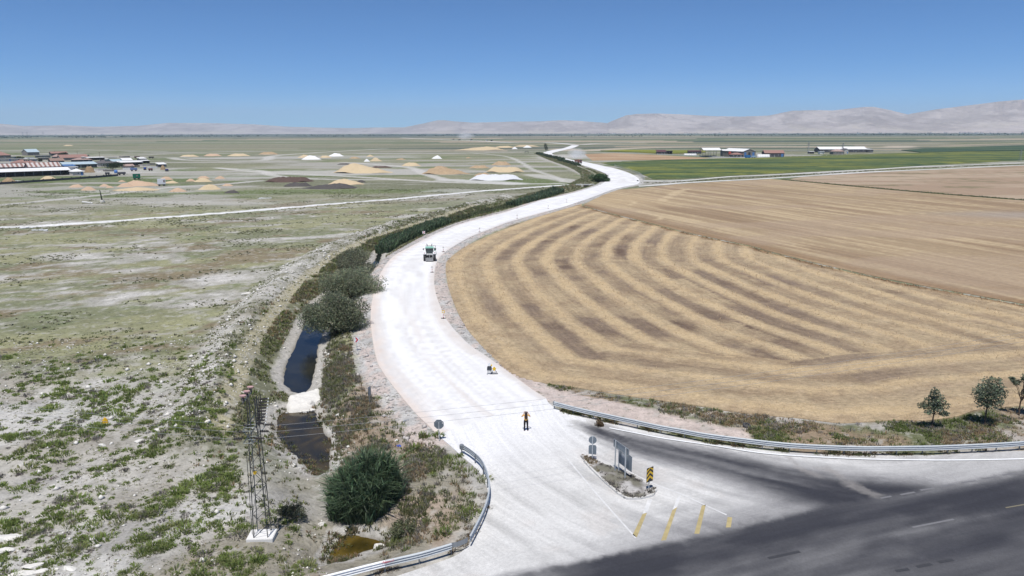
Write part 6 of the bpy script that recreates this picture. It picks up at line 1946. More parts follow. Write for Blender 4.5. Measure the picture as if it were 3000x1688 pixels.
# ---- culvert with its headwall at the fork, small marker posts, boulders
x, y = P(1715, 541)
t = thing('culvert', 'low concrete culvert headwall with its opening painted black beside the fork', 'culvert', (x, y, -0.2), 0.1)
MB().box((0, 0.6, 0.2), (9.0, 0.5, 0.5)).build('parapet', M_CONC, t)
MB().box((0.5, 0.3, -0.45), (2.2, 0.3, 0.8)).build('opening', M_BLACK, t)  # solid black box, paints the shade inside the culvert mouth
for s_ in (-1.6, 2.4):
    MB().box((s_, 0.1, -0.3), (0.7, 0.6, 1.0)).build('wing', M_CONC, t)
for lab, px, py, h_ in (('leaning white marker post by the dense bush', 1762, 533, 1.7), ('short white marker post right of the dense bush', 1769, 533, 0.9)):
    x, y = P(px, py)
    t = thing('marker_post', lab, 'post', (x, y, 0))
    MB().bar((0, 0, -0.1), (0.25, 0, h_), 0.10, 6).build('shaft', M_WHITEP, t)
    MB().box((0.25, 0, h_), (0.24, 0.24, 0.12)).build('cap', M_WHITEP, t)
rock(1868, 532, 0.7, 0.6, 0.6, 'single dark boulder in the road fork', 0, 95, 0.15, mat_=M_BLACK)

# ================================================================== VILLAGE, HEAPS, FARMS
def cm(name, rgb, rough=0.7, terms=((0.5, 0.10, 4), (2.5, 0.08, 3)), metal=0.0):
    return mat(name, S(*rgb), rough, metal, terms, 0.3)
ROOFS = {'red': cm('red_tile_roof', (166, 130, 120)), 'rust': cm('rusty_sheet_roof', (172, 146, 138), 0.7, ((0.6, 0.3, 4), (3.0, 0.15, 3))), 'white': cm('white_sheet_roof', (246, 246, 246)), 'grey': cm('grey_sheet_roof', (176, 176, 172)),
         'dark': cm('dark_grey_roof', (112, 108, 110)), 'lblue': cm('pale_blue_roof', (190, 208, 218)), 'blue': cm('blue_sheet_roof', (92, 128, 176)), 'brown': cm('brown_tile_roof', (160, 134, 122)), 'pink': cm('faded_pink_roof', (182, 158, 150)), 'maroon': cm('maroon_roof', (104, 70, 74))}
def striped(name, c1, c2, per):
    m, t_, b_ = new_mat(name)
    tc = t_.nodes.new('ShaderNodeTexCoord')
    sx = t_.nodes.new('ShaderNodeSeparateXYZ')
    t_.links.new(tc.outputs['Object'], sx.inputs[0])
    n_ = nnoise(t_, 0.7, 4, 0.6, tc.outputs['Object'])
    f_ = nmath(t_, 'ADD', nmath(t_, 'MULTIPLY', nmath(t_, 'SINE', nmath(t_, 'MULTIPLY', sx.outputs[0], 2 * math.pi / per)), 0.5), nmath(t_, 'MULTIPLY', n_, 1.6))
    rp = t_.nodes.new('ShaderNodeValToRGB')
    rp.color_ramp.elements[0].position, rp.color_ramp.elements[1].position = 0.55, 1.15 / 1.2
    rp.color_ramp.elements[0].color, rp.color_ramp.elements[1].color = (*c1, 1), (*c2, 1)
    t_.links.new(f_, rp.inputs[0])
    t_.links.new(rp.outputs[0], b_.inputs['Base Color'])
    b_.inputs['Roughness'].default_value = 0.7
    return m
ROOFS['rust'] = striped('rust_striped_roof', S(150, 112, 102), S(216, 208, 204), 2.6)
WALLS = {'grey': cm('grey_block_wall', (140, 136, 132)), 'dark': cm('dark_block_wall', (92, 92, 98)), 'pale': cm('pale_plaster_wall', (206, 202, 194)), 'blue': cm('blue_painted_wall', (96, 140, 190)), 'brown': cm('mud_wall', (148, 132, 116)), 'white': cm('white_plaster_wall', (236, 236, 234))}
M_DOORB = cm('blue_door', (88, 136, 196))
M_DARKIN = mat('painted_doorway_shade', (0.03, 0.03, 0.032), 0.9)  # near black, painted shade of a doorway interior
CP_, SP_ = math.cos(PITCH), math.sin(PITCH)
def front(x0, x1, yb, phi):
    """left front corner on the ground and the length along phi that spans the pixels x0..x1"""
    A = P(x0, yb)
    k = (x1 - 1500) / FPX
    t = (k * (A[1] * CP_ + CAM_H * SP_) - A[0]) / (math.cos(phi) - k * math.sin(phi) * CP_)
    return A, t
def house(label, x0, x1, yb, wall_h, roof_h, depth, kind, roof, wall, phi=0.72, windows=2, door=True, chimney=0, open_front=False, name='house', cat='house', over=0.4, extra=None):
    A, L = front(x0, x1, yb, phi)
    t = thing(name, label, cat, (A[0], A[1], 0), phi)
    D, H = depth, wall_h
    m = MB()
    wt = 0.3
    if open_front:
        m.box((L / 2, D - wt / 2, H / 2), (L, wt, H)).box((wt / 2, D / 2, H / 2), (wt, D - 2 * wt, H)).box((L - wt / 2, D / 2, H / 2), (wt, D - 2 * wt, H))
    else:
        m.box((L / 2, D / 2, H / 2), (L, D, H))
        if kind == 'gable':
            for x_ in (0.0, L - 0.2):
                m.prism([(0, H), (D, H), (D / 2, H + roof_h * 0.95)], 0.2, 'YZ', x_)
    w_ = m.build('wall', WALLS[wall], t)
    r = MB()
    o = over
    if kind == 'gable':
        th = 0.14
        r.prism([(-o, H - 0.05), (D / 2, H + roof_h), (D + o, H - 0.05), (D + o, H + th - 0.05), (D / 2, H + roof_h + th), (-o, H + th - 0.05)], L + 2 * o, 'YZ', -o)
    elif kind == 'hip':
        i_ = min(L, D) / 2
        V = [(-o, -o, H + 0.02), (L + o, -o, H + 0.02), (L + o, D + o, H + 0.02), (-o, D + o, H + 0.02), (i_, D / 2, H + roof_h), (max(L - i_, i_ + 0.3), D / 2, H + roof_h)]
        r.add(V, [(0, 1, 5, 4), (1, 2, 5), (2, 3, 4, 5), (3, 0, 4), (3, 2, 1, 0)])
    elif kind == 'shed':
        r.prism([(-o, H + 0.02), (D + o, H + roof_h), (D + o, H + roof_h + 0.14), (-o, H + 0.16)], L + 2 * o, 'YZ', -o)
    elif kind == 'gablex':                                   # ridge across: the gable faces the camera
        r.prism([(-o, H - 0.02), (L / 2, H + roof_h), (L + o, H - 0.02), (L + o, H + 0.12), (L / 2, H + roof_h + 0.14), (-o, H + 0.12)], D + 2 * o, 'XZ', -o)
    else:
        r.box((L / 2, D / 2, H + roof_h / 2), (L + 2 * o, D + 2 * o, roof_h))
    rf = r.build('roof', ROOFS[roof], t)
    if kind == 'gablex' and not open_front:
        MB().prism([(0, H), (L, H), (L / 2, H + roof_h * 0.97)], 0.2, 'XZ', 0.0).build('gable', WALLS[wall], t)
    if open_front:
        n = max(2, int(L / 4.5))
        for i in range(n + 1):
            MB().box((0.15 + (L - 0.3) * i / n, 0.12, H / 2), (0.18, 0.18, H)).build('post', M_STEELD, t)
    else:
        for i in range(windows):
            u = (i + 0.7) / (windows + 0.4) * L
            f_ = MB().box((u, -0.03, H * 0.55), (0.9, 0.08, 0.9)).build('window', M_WHITEP, t)
            MB().box((u, -0.08, H * 0.55), (0.7, 0.03, 0.7)).build('pane', M_GLASS, f_)
        if door:
            MB().box((L * 0.5 if windows % 2 == 0 else L * 0.82, -0.03, 1.0), (0.95, 0.07, 2.0)).build('door', M_DOORB if wall == 'pale' else M_STEELD, t)
    for c in range(chimney):
        MB().box((L * (0.3 + 0.4 * c), D * 0.55, H + roof_h * 0.9), (0.8, 0.8, 1.3)).build('chimney', WALLS['dark'], rf)
    if extra:
        extra(t, rf, L, D, H, roof_h)
    return t
def blue_gate(t, rf, L, D, H, rh):
    MB().box((-0.05, 0.6, 1.2), (0.08, 2.2, 2.4)).build('door', M_DOORB, t)
def solar(t, rf, L, D, H, rh):
    for k in range(3):
        MB().box((L * 0.5 + 1.3 * k, D * 0.3, H + rh * 0.75), (1.0, 1.9, 0.08), 0, 0.5).build('solar_panel', M_GLASS, rf)
    MB().bar((L * 0.5, D * 0.5, H + rh + 0.5), (L * 0.5 + 2.6, D * 0.5, H + rh + 0.5), 0.3, 8).build('water_tank', M_WHITEP, rf)
VP = 0.78
G1, G2 = WALLS, ROOFS
house('very long low barn with a white roof and dark open front at the left edge', -70, 206, 523, 2.9, 1.5, 11, 'gable', 'white', 'dark', VP, open_front=True, name='barn', cat='barn', over=0.6)
house('rust striped gable roof house behind the long white barn', 85, 180, 503, 2.8, 2.6, 10, 'gable', 'rust', 'dark', VP, 3, True, 0, extra=blue_gate)
house('rust roofed shed at the left edge behind the long white barn', -40, 77, 504, 2.6, 2.0, 9, 'gable', 'rust', 'dark', VP, 2)
house('red hip roofed house with a water tank above the rust striped roof', 42, 112, 488, 2.6, 2.2, 11, 'hip', 'red', 'grey', VP, 3, True, 1, extra=solar)
house('big red hip roofed house cut by the left edge', -60, 34, 468, 3.6, 3.6, 14, 'hip', 'red', 'grey', VP, 3, True, 1)
house('pale blue gable house with a blue awning at the back of the village', 82, 117, 456, 3.6, 3.2, 14, 'gable', 'lblue', 'grey', VP + 0.2, 2)
house('red roofed house at the back of the village beside a dark tree', 151, 200, 457, 2.6, 1.8, 9, 'gable', 'red', 'dark', VP, 3, True, 1)
house('long faded red roof across the middle of the village', 178, 260, 471, 2.4, 2.6, 11, 'gable', 'red', 'grey', VP, 4)
house('second faded red roof left of the long one', 160, 182, 467, 2.4, 2.2, 9, 'hip', 'pink', 'grey', VP, 1)
house('brown gable house with a rusty annex in mid village', 150, 190, 480, 2.2, 1.9, 8, 'gable', 'brown', 'dark', VP, 2)
house('pink roofed house with solar heaters in mid village', 218, 272, 477, 2.3, 1.6, 9, 'hip', 'pink', 'dark', VP, 3, True, 0, extra=solar)
house('long grey and pale blue roofed shed in front of the pink roof', 188, 286, 494, 2.5, 1.5, 8, 'shed', 'lblue', 'dark', VP, 2, name='shed', cat='shed')
house('small blue roofed store with a white porch', 190, 223, 499, 2.6, 0.9, 6, 'shed', 'blue', 'blue', VP, 1, name='shed', cat='shed')
house('white porch hut next to the blue roofed store', 207, 230, 500, 2.2, 0.25, 4, 'flat', 'white', 'white', VP, 1, name='hut', cat='hut')
house('white canopied gate house at the end of the long barn', 214, 247, 515, 2.3, 1.6, 7, 'hip', 'white', 'pale', VP, 1, name='gate_house', cat='hut')
house('dark grey hip roofed house behind the big round tree', 287, 345, 489, 2.6, 2.2, 11, 'hip', 'dark', 'pale', VP, 2, True, 2, extra=solar)
house('white eaved long open shed behind the dark hip roof', 258, 309, 470, 2.2, 0.4, 8, 'shed', 'white', 'dark', VP, open_front=True, name='shed', cat='shed')
house('pale blue flat roofed shed right of the dark hip roof', 333, 362, 483, 2.4, 1.4, 9, 'shed', 'lblue', 'dark', VP, 1, name='shed', cat='shed')
house('white block house between pale blue roof and open white barn', 361, 390, 481, 2.8, 1.6, 9, 'gable', 'white', 'pale', VP, 2)
house('open white roofed barn right of the big round tree', 353, 420, 486, 2.3, 0.9, 9, 'shed', 'white', 'dark', VP, open_front=True, name='barn', cat='barn')
house('small pink roofed hut below the open white barn', 365, 394, 494, 1.5, 1.3, 6, 'gable', 'pink', 'grey', VP, 1, name='hut', cat='hut')
house('white roofed shed at the right end of the village back row', 411, 431, 473, 2.2, 1.0, 8, 'shed', 'white', 'dark', VP, 1, name='shed', cat='shed')
house('low white roofed shelter below the back row shed', 417, 440, 479, 2.0, 0.5, 6, 'shed', 'white', 'dark', VP, open_front=True, name='shed', cat='shed')
house('lone white roofed hut at the right end of the village', 466, 489, 490, 1.9, 1.0, 6, 'shed', 'white', 'dark', VP, 1, name='hut', cat='hut')
house('grey flat roofed compound at the left edge', -10, 42, 489, 2.2, 0.3, 9, 'flat', 'grey', 'pale', VP, 2)
house('grey flat roof in the back row left of centre', 110, 149, 463, 2.2, 0.3, 9, 'flat', 'grey', 'grey', VP, 2)
house('grey low flat roof in front of the back row', 118, 148, 469, 2.0, 0.3, 7, 'flat', 'grey', 'brown', VP, 2)
house('pale flat roofed annex between red and brown roofs', 90, 110, 473, 1.9, 0.3, 6, 'flat', 'white', 'grey', VP, 1)
house('pale ruined yard building left of the dark tree', 34, 48, 466, 2.0, 0.3, 5, 'flat', 'grey', 'pale', VP, 1)
house('long pale grey wall house behind the red hip roof', -10, 70, 474, 2.0, 0.3, 6, 'flat', 'grey', 'pale', VP, 4)
# low yard walls between the houses
rw = np.random.default_rng(88)
for i, (px, py, wp) in enumerate([(20, 471, 30), (60, 470, 22), (90, 465, 24), (130, 459, 26), (210, 462, 30), (250, 458, 24), (150, 484, 20), (250, 500, 26), (300, 500, 24), (325, 503, 30), (375, 498, 20), (400, 490, 22), (430, 487, 24), (445, 484, 18), (452, 494, 22), (410, 480, 16), (330, 465, 26), (370, 462, 22)]):
    A_, L_ = front(px - wp / 2, px + wp / 2, py, VP + rw.uniform(-0.25, 0.25))
    t = thing('courtyard_wall', 'low pale courtyard wall between the village houses', 'wall', (A_[0], A_[1], 0), VP + rw.uniform(-0.2, 0.2), 'courtyard walls in the village')
    wm = WALLS[('pale', 'grey', 'white', 'brown')[i % 4]]
    MB().box((L_ / 2, 0, 0.6), (L_, 0.3, 1.2 + 0.5 * rw.random())).build('wall_section', wm, t)
    MB().box((0, 3.0, 0.6), (0.3, 6.0, 1.2)).build('wall_section', wm, t)
    for k in range(3):
        MB().box((L_ * rw.uniform(0.1, 0.9), rw.uniform(1, 5), 0.5), (rw.uniform(0.6, 2.4), rw.uniform(0.6, 1.6), rw.uniform(0.5, 1.6)), rw.uniform(0, 3)).build('stored_goods', (M_STEELD, WALLS['brown'], ROOFS['white'], ROOFS['dark'])[int(rw.integers(0, 4))], t)
# yard wall
A, Bv = P(-60, 545), P(262, 523)
Cv = P(345, 516)
t = thing('yard_wall', 'long low grey yard wall in front of the village', 'wall', (A[0], A[1], 0))
for a_, b_ in ((A, Bv), (Bv, Cv)):
    d_ = b_ - a_
    MB().box(((a_[0] + b_[0]) / 2 - A[0], (a_[1] + b_[1]) / 2 - A[1], 0.55), (np.hypot(*d_), 0.25, 1.1), math.atan2(d_[1], d_[0])).build('wall_section', WALLS['dark'], t)
    n = int(np.hypot(*d_) / 5)
    for i in range(n + 1):
        p_ = a_ + d_ * i / n - A
        MB().box((p_[0], p_[1], 0.7), (0.38, 0.38, 1.4), math.atan2(d_[1], d_[0])).build('pillar', WALLS['dark'], t)
def round_tree(label, px, py, w_px, h_px, seed, n=1800, col=np.array([0.035, 0.055, 0.028])):
    global rng
    rng = np.random.default_rng(seed)
    x, y = P(px, py)
    k = ppm(px, py)
    w_, h_ = w_px / k, h_px / k
    t = thing('village_tree', label, 'tree', (x, y, 0), 0.6)
    MB().tube([(0, 0, 0), (0, 0, h_ * 0.4), (0.1, 0, h_ * 0.7)], [0.3, 0.22, 0.1], 6).build('trunk', M_BARK, t)
    lob = [(rng.uniform(-0.34, 0.34) * w_, rng.uniform(-0.2, 0.2) * w_, h_ * rng.uniform(0.35, 0.75), w_ * 0.24, w_ * 0.22, h_ * 0.36) for _ in range(9)]
    link('crown', crown('crown', lob, n, 0.55, col), M_LEAF, t)
round_tree('big round dark tree in front of the village houses', 329, 497, 68, 20, 101, 4200)
round_tree('dark tree beside the back row red roof', 185, 457, 25, 10, 102)
round_tree('dark low tree behind the red hip roof', 59, 467, 24, 9, 103)
round_tree('dark small tree in mid village', 117, 474, 14, 9, 104, 900)

# heaps of grain, lime and earth: mounds lying on the plain
HM = {'wheat': cm('reddish_wheat', (206, 178, 152), 0.9, ((0.35, 0.07, 4), (3.0, 0.07, 3))), 'barley': cm('golden_barley', (214, 194, 160), 0.9, ((0.35, 0.07, 4), (3.0, 0.07, 3))), 'lime': cm('white_lime', (250, 250, 250), 0.9, ((0.5, 0.04, 4),)), 'earth': cm('dark_earth', (92, 88, 86), 0.95, ((0.8, 0.25, 4),)), 'brown': cm('brown_manure', (100, 82, 76), 0.95, ((0.6, 0.2, 4),)), 'clod': cm('cloddy_brown_grain', (186, 162, 132), 0.95, ((0.6, 0.22, 4), (2.0, 0.15, 3))), 'gravel': cm('pale_gravel', (228, 230, 234), 0.95, ((0.5, 0.08, 4),)), 'stack': cm('straw_stack', (170, 146, 116), 0.95, ((0.5, 0.25, 4), (2.0, 0.2, 3)))}
KIND = {'wheat': ('wheat_heap', 'grain heap'), 'barley': ('barley_heap', 'grain heap'), 'lime': ('lime_heap', 'heap'), 'earth': ('earth_heap', 'heap'), 'brown': ('manure_heap', 'heap'), 'clod': ('grain_heap', 'grain heap'), 'gravel': ('gravel_heap', 'heap'), 'stack': ('straw_stack', 'straw stack')}
def heap(kind, px, py, wpx, hpx, label, peak=0.0, rough_=0.12, ridge=0.0, seed=1, dep=0.55):
    k = ppm(px, py)
    W, H = wpx / k, max(0.5, hpx / k)
    D = min(W * dep, 14 + W * 0.15)
    x, y = P(px, py)
    nx_, ny_ = 34, 16
    u, v = np.meshgrid(np.linspace(-1, 1, nx_), np.linspace(-1, 1, ny_))
    # map the square to a disc so that the foot is rounded
    uu, vv = u * np.sqrt(1 - v * v / 2), v * np.sqrt(1 - u * u / 2)
    rr_ = np.hypot(np.where(np.abs(uu) < ridge, 0, (np.abs(uu) - ridge) / (1 - ridge)), vv)
    h_ = np.cos(np.clip(rr_, 0, 1) * math.pi / 2) ** 1.25
    h_ = h_ * (1 - 0.72 * np.minimum(np.abs(uu - peak), 1.1) * (1 if peak else 0))
    n_ = fbm(uu * W / 3.5 + seed * 7.1, vv * D / 3.5 + seed, 500 + seed, 5, 0.6) - 0.5
    h_ = h_ * (1 + 2 * rough_ * n_) 
    foot = 1 + 0.10 * (fbm(np.arctan2(vv, uu) * 1.3 + seed, rr_ * 0 + 1.0, 505, 3) - 0.5) * 2
    V = np.stack([uu * W / 2 * foot, (vv + 1) * D / 2, H * h_ * 1.08 - 0.08], -1).reshape(-1, 3)
    i_ = (np.arange(ny_ - 1)[:, None] * nx_ + np.arange(nx_ - 1)[None, :])
    F = np.stack([i_, i_ + 1, i_ + 1 + nx_, i_ + nx_], -1).reshape(-1, 4)
    nm, cat = KIND[kind]
    o = link(nm, mesh_np(nm, V, F, None, True), HM[kind])
    o.location = (x, y, 0)
    return tag(o, label, cat, 'heaps on the plain')
A1 = lambda x, y: (x / 3.435, 300 + y / 3.435)
B1 = lambda x, y: (750 + x / 3.435, 300 + y / 3.435)
C1 = lambda x, y: (1500 + x / 3.435, 300 + y / 3.435)
HP = [
 ('wheat', A1, 745, 858, 165, 28, 'leftmost reddish grain heap before the yard wall', 0), ('wheat', A1, 865, 888, 168, 33, 'reddish grain heap below the leftmost one', 0), ('wheat', A1, 1035, 849, 120, 22, 'small reddish heap left of the large double heap', 0), ('wheat', A1, 1092, 861, 92, 17, 'tiny reddish heap touching the small one', 0), ('wheat', A1, 1215, 800, 84, 15, 'small reddish heap nearest the yard wall', 0), ('barley', A1, 1340, 806, 110, 18, 'golden cap heap behind the large reddish heap', 0), ('wheat', A1, 1240, 853, 185, 36, 'pale front lobe of the large reddish heap', 0), ('wheat', A1, 1370, 845, 400, 50, 'largest long reddish grain heap left of the white trailer', -0.2), ('barley', A1, 1290, 894, 490, 28, 'long golden strip heap in front of the reddish heaps', 0.15),
 ('wheat', A1, 1650, 780, 152, 28, 'reddish heap behind the white trailer', 0), ('barley', A1, 1690, 816, 180, 24, 'golden heap half hidden by the white trailer', 0.3), ('wheat', A1, 1768, 903, 192, 36, 'reddish heap right of and below the white trailer', 0), ('wheat', A1, 1908, 796, 108, 24, 'reddish heap left of the twin heaps', 0), ('wheat', A1, 2035, 768, 130, 20, 'flat reddish heap behind the twin heaps', 0), ('barley', A1, 2020, 802, 195, 34, 'golden heap of the twin heaps', 0), ('barley', A1, 2085, 880, 240, 48, 'tall golden grain heap standing alone', 0), ('wheat', A1, 2205, 770, 115, 25, 'reddish heap right of the twin heaps', 0), ('wheat', A1, 2278, 843, 125, 21, 'flat reddish heap right of the tall golden one', 0), ('earth', A1, 2318, 918, 172, 36, 'black earth heap right of the tall golden heap', 0), ('barley', A1, 460, 782, 182, 36, 'golden heap behind the yard wall', 0), ('stack', A1, 50, 812, 190, 42, 'brown straw stack behind the wall at the left edge', 0),
 ('barley', A1, 1880, 548, 200, 16, 'far flat golden heap, left of three in a row', 0), ('wheat', A1, 2122, 542, 190, 20, 'far reddish heap, middle of three in a row', 0), ('barley', A1, 2378, 542, 250, 20, 'far golden heap, right of three in a row', 0), ('barley', A1, 672, 439, 100, 9, 'very far small pale heap on the green plain', 0),
 ('clod', B1, 105, 526, 205, 20, 'far brown heap left of the white lime heaps', 0), ('barley', B1, 480, 558, 155, 25, 'golden heap left behind the lime heap', 0), ('barley', B1, 690, 559, 130, 19, 'golden heap right behind the lime heap', 0), ('lime', B1, 540, 577, 208, 36, 'bright white lime heap, nearer left one', 0), ('lime', B1, 797, 544, 168, 27, 'bright white lime heap, farther of the left pair', 0), ('clod', B1, 985, 567, 122, 14, 'low brown heap between lime heaps', 0), ('barley', B1, 1145, 547, 84, 16, 'small far golden heap', 0), ('barley', B1, 1205, 593, 145, 38, 'peaked golden heap beside a small lime heap', -0.3), ('lime', B1, 1113, 597, 66, 23, 'smallest white lime heap', 0), ('clod', B1, 1455, 578, 110, 10, 'low reddish spill of grain', 0), ('lime', B1, 1817, 568, 112, 28, 'dome shaped white lime heap alone on the right', 0), ('clod', B1, 2135, 562, 62, 10, 'tiny brown heap far right', 0), ('barley', B1, 1552, 643, 205, 28, 'golden heap above the long brown heap', 0), ('barley', B1, 1060, 716, 640, 84, 'largest long golden heap with a peak at its left', -0.35), ('clod', B1, 1905, 727, 525, 68, 'long cloddy brown heap right of the golden one', -0.3), ('clod', B1, 2250, 664, 220, 24, 'brown heap beyond the long cloddy one', 0), ('clod', B1, 2470, 634, 210, 30, 'pale cloddy heap behind the right golden heap', 0), ('barley', B1, 2500, 706, 400, 44, 'long golden heap at the right of the storage ground', 0), ('clod', B1, 2280, 742, 185, 24, 'pinkish brown heap by the white gravel', 0), ('gravel', B1, 2400, 788, 560, 48, 'wide white gravel heap near the fork', 0), ('barley', B1, 890, 831, 395, 50, 'golden heap in front with black earth at its foot', -0.15), ('brown', B1, 300, 806, 505, 38, 'wide dark brown manure heap', 0), ('earth', B1, 400, 850, 300, 34, 'grey earth heap below the manure heap', 0), ('earth', B1, 700, 874, 600, 44, 'long black earth heap at the foot of the golden heap', 0.3), ('earth', B1, 1048, 808, 125, 22, 'small black earth heap right of the golden heap', 0), ('barley', B1, 2240, 483, 545, 32, 'very long far golden heap', 0.3), ('barley', B1, 2500, 458, 210, 16, 'far golden heap behind the very long one', 0), ('brown', B1, 1250, 660, 240, 14, 'flat dark spill behind the largest golden heap', 0), ('earth', B1, 880, 628, 160, 12, 'far flat dark earth strip', 0),
 ('lime', C1, 28, 470, 66, 17, 'far white lime heap left of a pair near the far bend', 0), ('lime', C1, 156, 456, 88, 18, 'far white lime heap right of a pair near the far bend', 0), ('barley', C1, 140, 446, 280, 12, 'far golden spill behind the pair of lime heaps', 0), ('gravel', C1, 45, 780, 110, 42, 'white gravel cone at the end of the wide gravel heap', -0.2)]
for i, (kind, f_, hx, hy, w_, h_, lab, pk) in enumerate(HP):
    px, py = f_(hx, hy)
    heap(kind, px, py, w_ / 3.435, h_ / 3.435 * 1.05, lab, pk, 0.42 if kind in ('earth', 'clod', 'brown', 'stack') else 0.22, 0.5 if w_ > 380 else (0.3 if h_ < 0.16 * w_ else 0.0), i + 1)
heap('stack', 258, 506, 32, 17, 'loose brown straw stack beside the red trailer in the village', 0, 0.3, 0.2, 91)
heap('stack', 476, 498, 18, 12, 'tan straw stack by the lone hut', 0, 0.3, 0.2, 92)

# trailers and carts by the village
def trailer(name, label, x0, x1, yb, h, depth, col, phi, cat='trailer', top=None, panel=None, wheels=2):
    A, L = front(x0, x1, yb, phi)
    t = thing(name, label, cat, (A[0], A[1], 0), phi)
    m_ = cm('paint_' + '_'.join(map(str, col)), col, 0.5)
    b = MB().box((L / 2, depth / 2, 0.9 + h / 2), (L, depth, h)).build('body', m_, t, bevel=0.06)
    if top:
        MB().box((L / 2, depth / 2, 0.9 + h + 0.05), (L * 0.98, depth * 0.96, 0.1)).build('roof', cm('pale_top', (214, 208, 200)), b)
    if panel:
        MB().box((L * panel[0], -0.03, 0.9 + h * panel[1]), (L * panel[2], 0.06, h * panel[3])).build('panel', cm('panel_' + name, panel[4]), b)
    MB().box((L / 2, depth / 2, 0.8), (L * 0.96, depth * 0.6, 0.18)).build('chassis', M_BLACK, t)
    for i in range(wheels):
        for y_ in (0.15, depth - 0.15):
            u = L * (0.22 + 0.56 * i / max(1, wheels - 1))
            s_ = MB(); s_.lathe([(0.2, -0.14), (0.42, -0.14), (0.45, 0), (0.42, 0.14), (0.2, 0.14)], 12, (0, 0, 0), 'Y')
            s_.build('wheel', M_RUBBER, t).location = (u, y_, 0.45)
    MB().bar((L, depth / 2, 0.7), (L + 1.4, depth / 2, 0.5), 0.07, 6).build('drawbar', M_BLACK, t)
    return t
trailer('box_trailer', 'teal green box trailer standing between grain heaps and village', 391, 413, 527, 2.2, 2.4, (34, 122, 98), 0.55, top=True, panel=(0.55, 0.55, 0.22, 0.35, (150, 140, 140)))
trailer('box_trailer', 'white box trailer with dark machinery at its right end', 462, 487, 546, 2.4, 2.4, (238, 240, 244), 0.45, panel=(0.82, 0.6, 0.22, 0.45, (44, 44, 70)))
trailer('cart', 'red trailer beside the straw stack', 267, 277, 505, 1.3, 2.0, (150, 52, 58), 0.6)
trailer('cart', 'pale blue trailer below the small pink roofed hut', 383, 404, 502, 1.2, 2.2, (122, 140, 184), 0.6)
trailer('cart', 'bright blue cart right of the pale blue trailer', 422, 430, 499, 1.0, 1.8, (52, 88, 170), 0.6)
trailer('cart', 'dark red cart right of the bright blue one', 436, 449, 501, 0.7, 1.8, (120, 62, 66), 0.6)
trailer('cart', 'dark maroon wagon behind the village', 394, 411, 465, 1.2, 2.2, (96, 52, 58), 0.5)
trailer('cart', 'dark grey wagon behind the village, right of the maroon one', 436, 452, 465, 1.0, 2.2, (86, 80, 82), 0.5)
trailer('cart', 'dark grey cart below the big round tree', 346, 370, 514, 0.9, 2.0, (88, 86, 96), 0.6)
trailer('cart', 'small dark cart left of the blue tank', 309, 323, 513, 0.6, 2.0, (74, 74, 82), 0.6)
trailer('cart', 'blue dropside cart at the right end of the village', 484, 494, 503, 0.7, 1.6, (66, 66, 130), 0.3)
x, y = P(340, 508)
t = thing('water_tank', 'round blue water tank below the big round tree', 'tank', (x, y, 0))
MB().lathe([(0.9, 0.3), (1.0, 0.5), (1.0, 1.5), (0.85, 1.9), (0.3, 2.05)], 16).build('tank', cm('blue_tank', (96, 144, 214)), t, True)
MB().box((0, 0, 0.15), (1.6, 1.6, 0.3)).build('stand', M_STEELD, t)
for lab, px, py, w_ in (('white plastic sheet in the village yard', 290, 503, 3.0), ('white sheet pile by the green trailer', 405, 510, 3.0), ('white sacks lying along the yard wall', 55, 531, 5.0), ('white bundle by the yard wall', 180, 524, 1.8), ('scattered white stones left of the manure heap', 768, 582, 6.0), ('white tarpaulin edge under the far golden heap', 545, 460, 9.0), ('white rubble plates below the long track at the left', 120, 675, 5.0), ('white rubble patch at the far left below the track', 78, 668, 4.0)):
    x, y = P(px, py)
    r_ = np.random.default_rng(int(px))
    m = MB()
    for k in range(9):
        m.box((r_.uniform(-1, 1) * w_ / 2, r_.uniform(-0.5, 0.5) * w_ * 0.4, 0.12), (w_ * r_.uniform(0.08, 0.3), w_ * r_.uniform(0.08, 0.2), 0.22), r_.uniform(0, 3), r_.uniform(-0.1, 0.1), r_.uniform(-0.1, 0.1))
    o = m.build('white_debris', ROOFS['white']); o.location = (x, y, zat(x, y))
    tag(o, lab, 'debris')
x, y = P(300, 592)
t = thing('stone_post', 'leaning dark post on a white base in the left plain', 'post', (x, y, 0))
MB().bar((0, 0, 0), (-0.45, 0, 4.3), 0.30, 6, 0.12).build('shaft', cm('dark_green_post', (66, 72, 58)), t)
MB().box((0, 0, 0.25), (1.3, 1.2, 0.9)).build('base', M_ROCK, t, bevel=0.2)
x, y = P(256, 597)
t = thing('concrete_slab', 'tilted concrete slab left of the leaning post', 'slab', (x, y, 0.2), 0.4)
MB().box((0, 0, 0.3), (3.2, 1.6, 0.2), 0, 0.1, 0.2).build('slab', M_CONC, t)
MB().box((0.9, 0.2, 0.1), (0.3, 1.2, 0.6)).build('foot', M_CONC, t)
for lab, px, py, ph in (('thin village pole at the back, left', 228, 462, 140 / 9.9), ('thin village pole at the back, right', 294, 472, 26), ('thin pole in front of the rust striped roof', 88, 487, 14)):
    x, y = P(px, py); k = ppm(px, py)
    t = thing('utility_pole', lab, 'pole', (x, y, 0))
    MB().bar((0, 0, 0), (0, 0, max(6, ph / k)), 0.14, 6, 0.09).build('shaft', M_BARK, t)
    MB().box((0, 0, max(6, ph / k) - 0.4), (1.6, 0.12, 0.12)).build('crossarm', M_BARK, t)

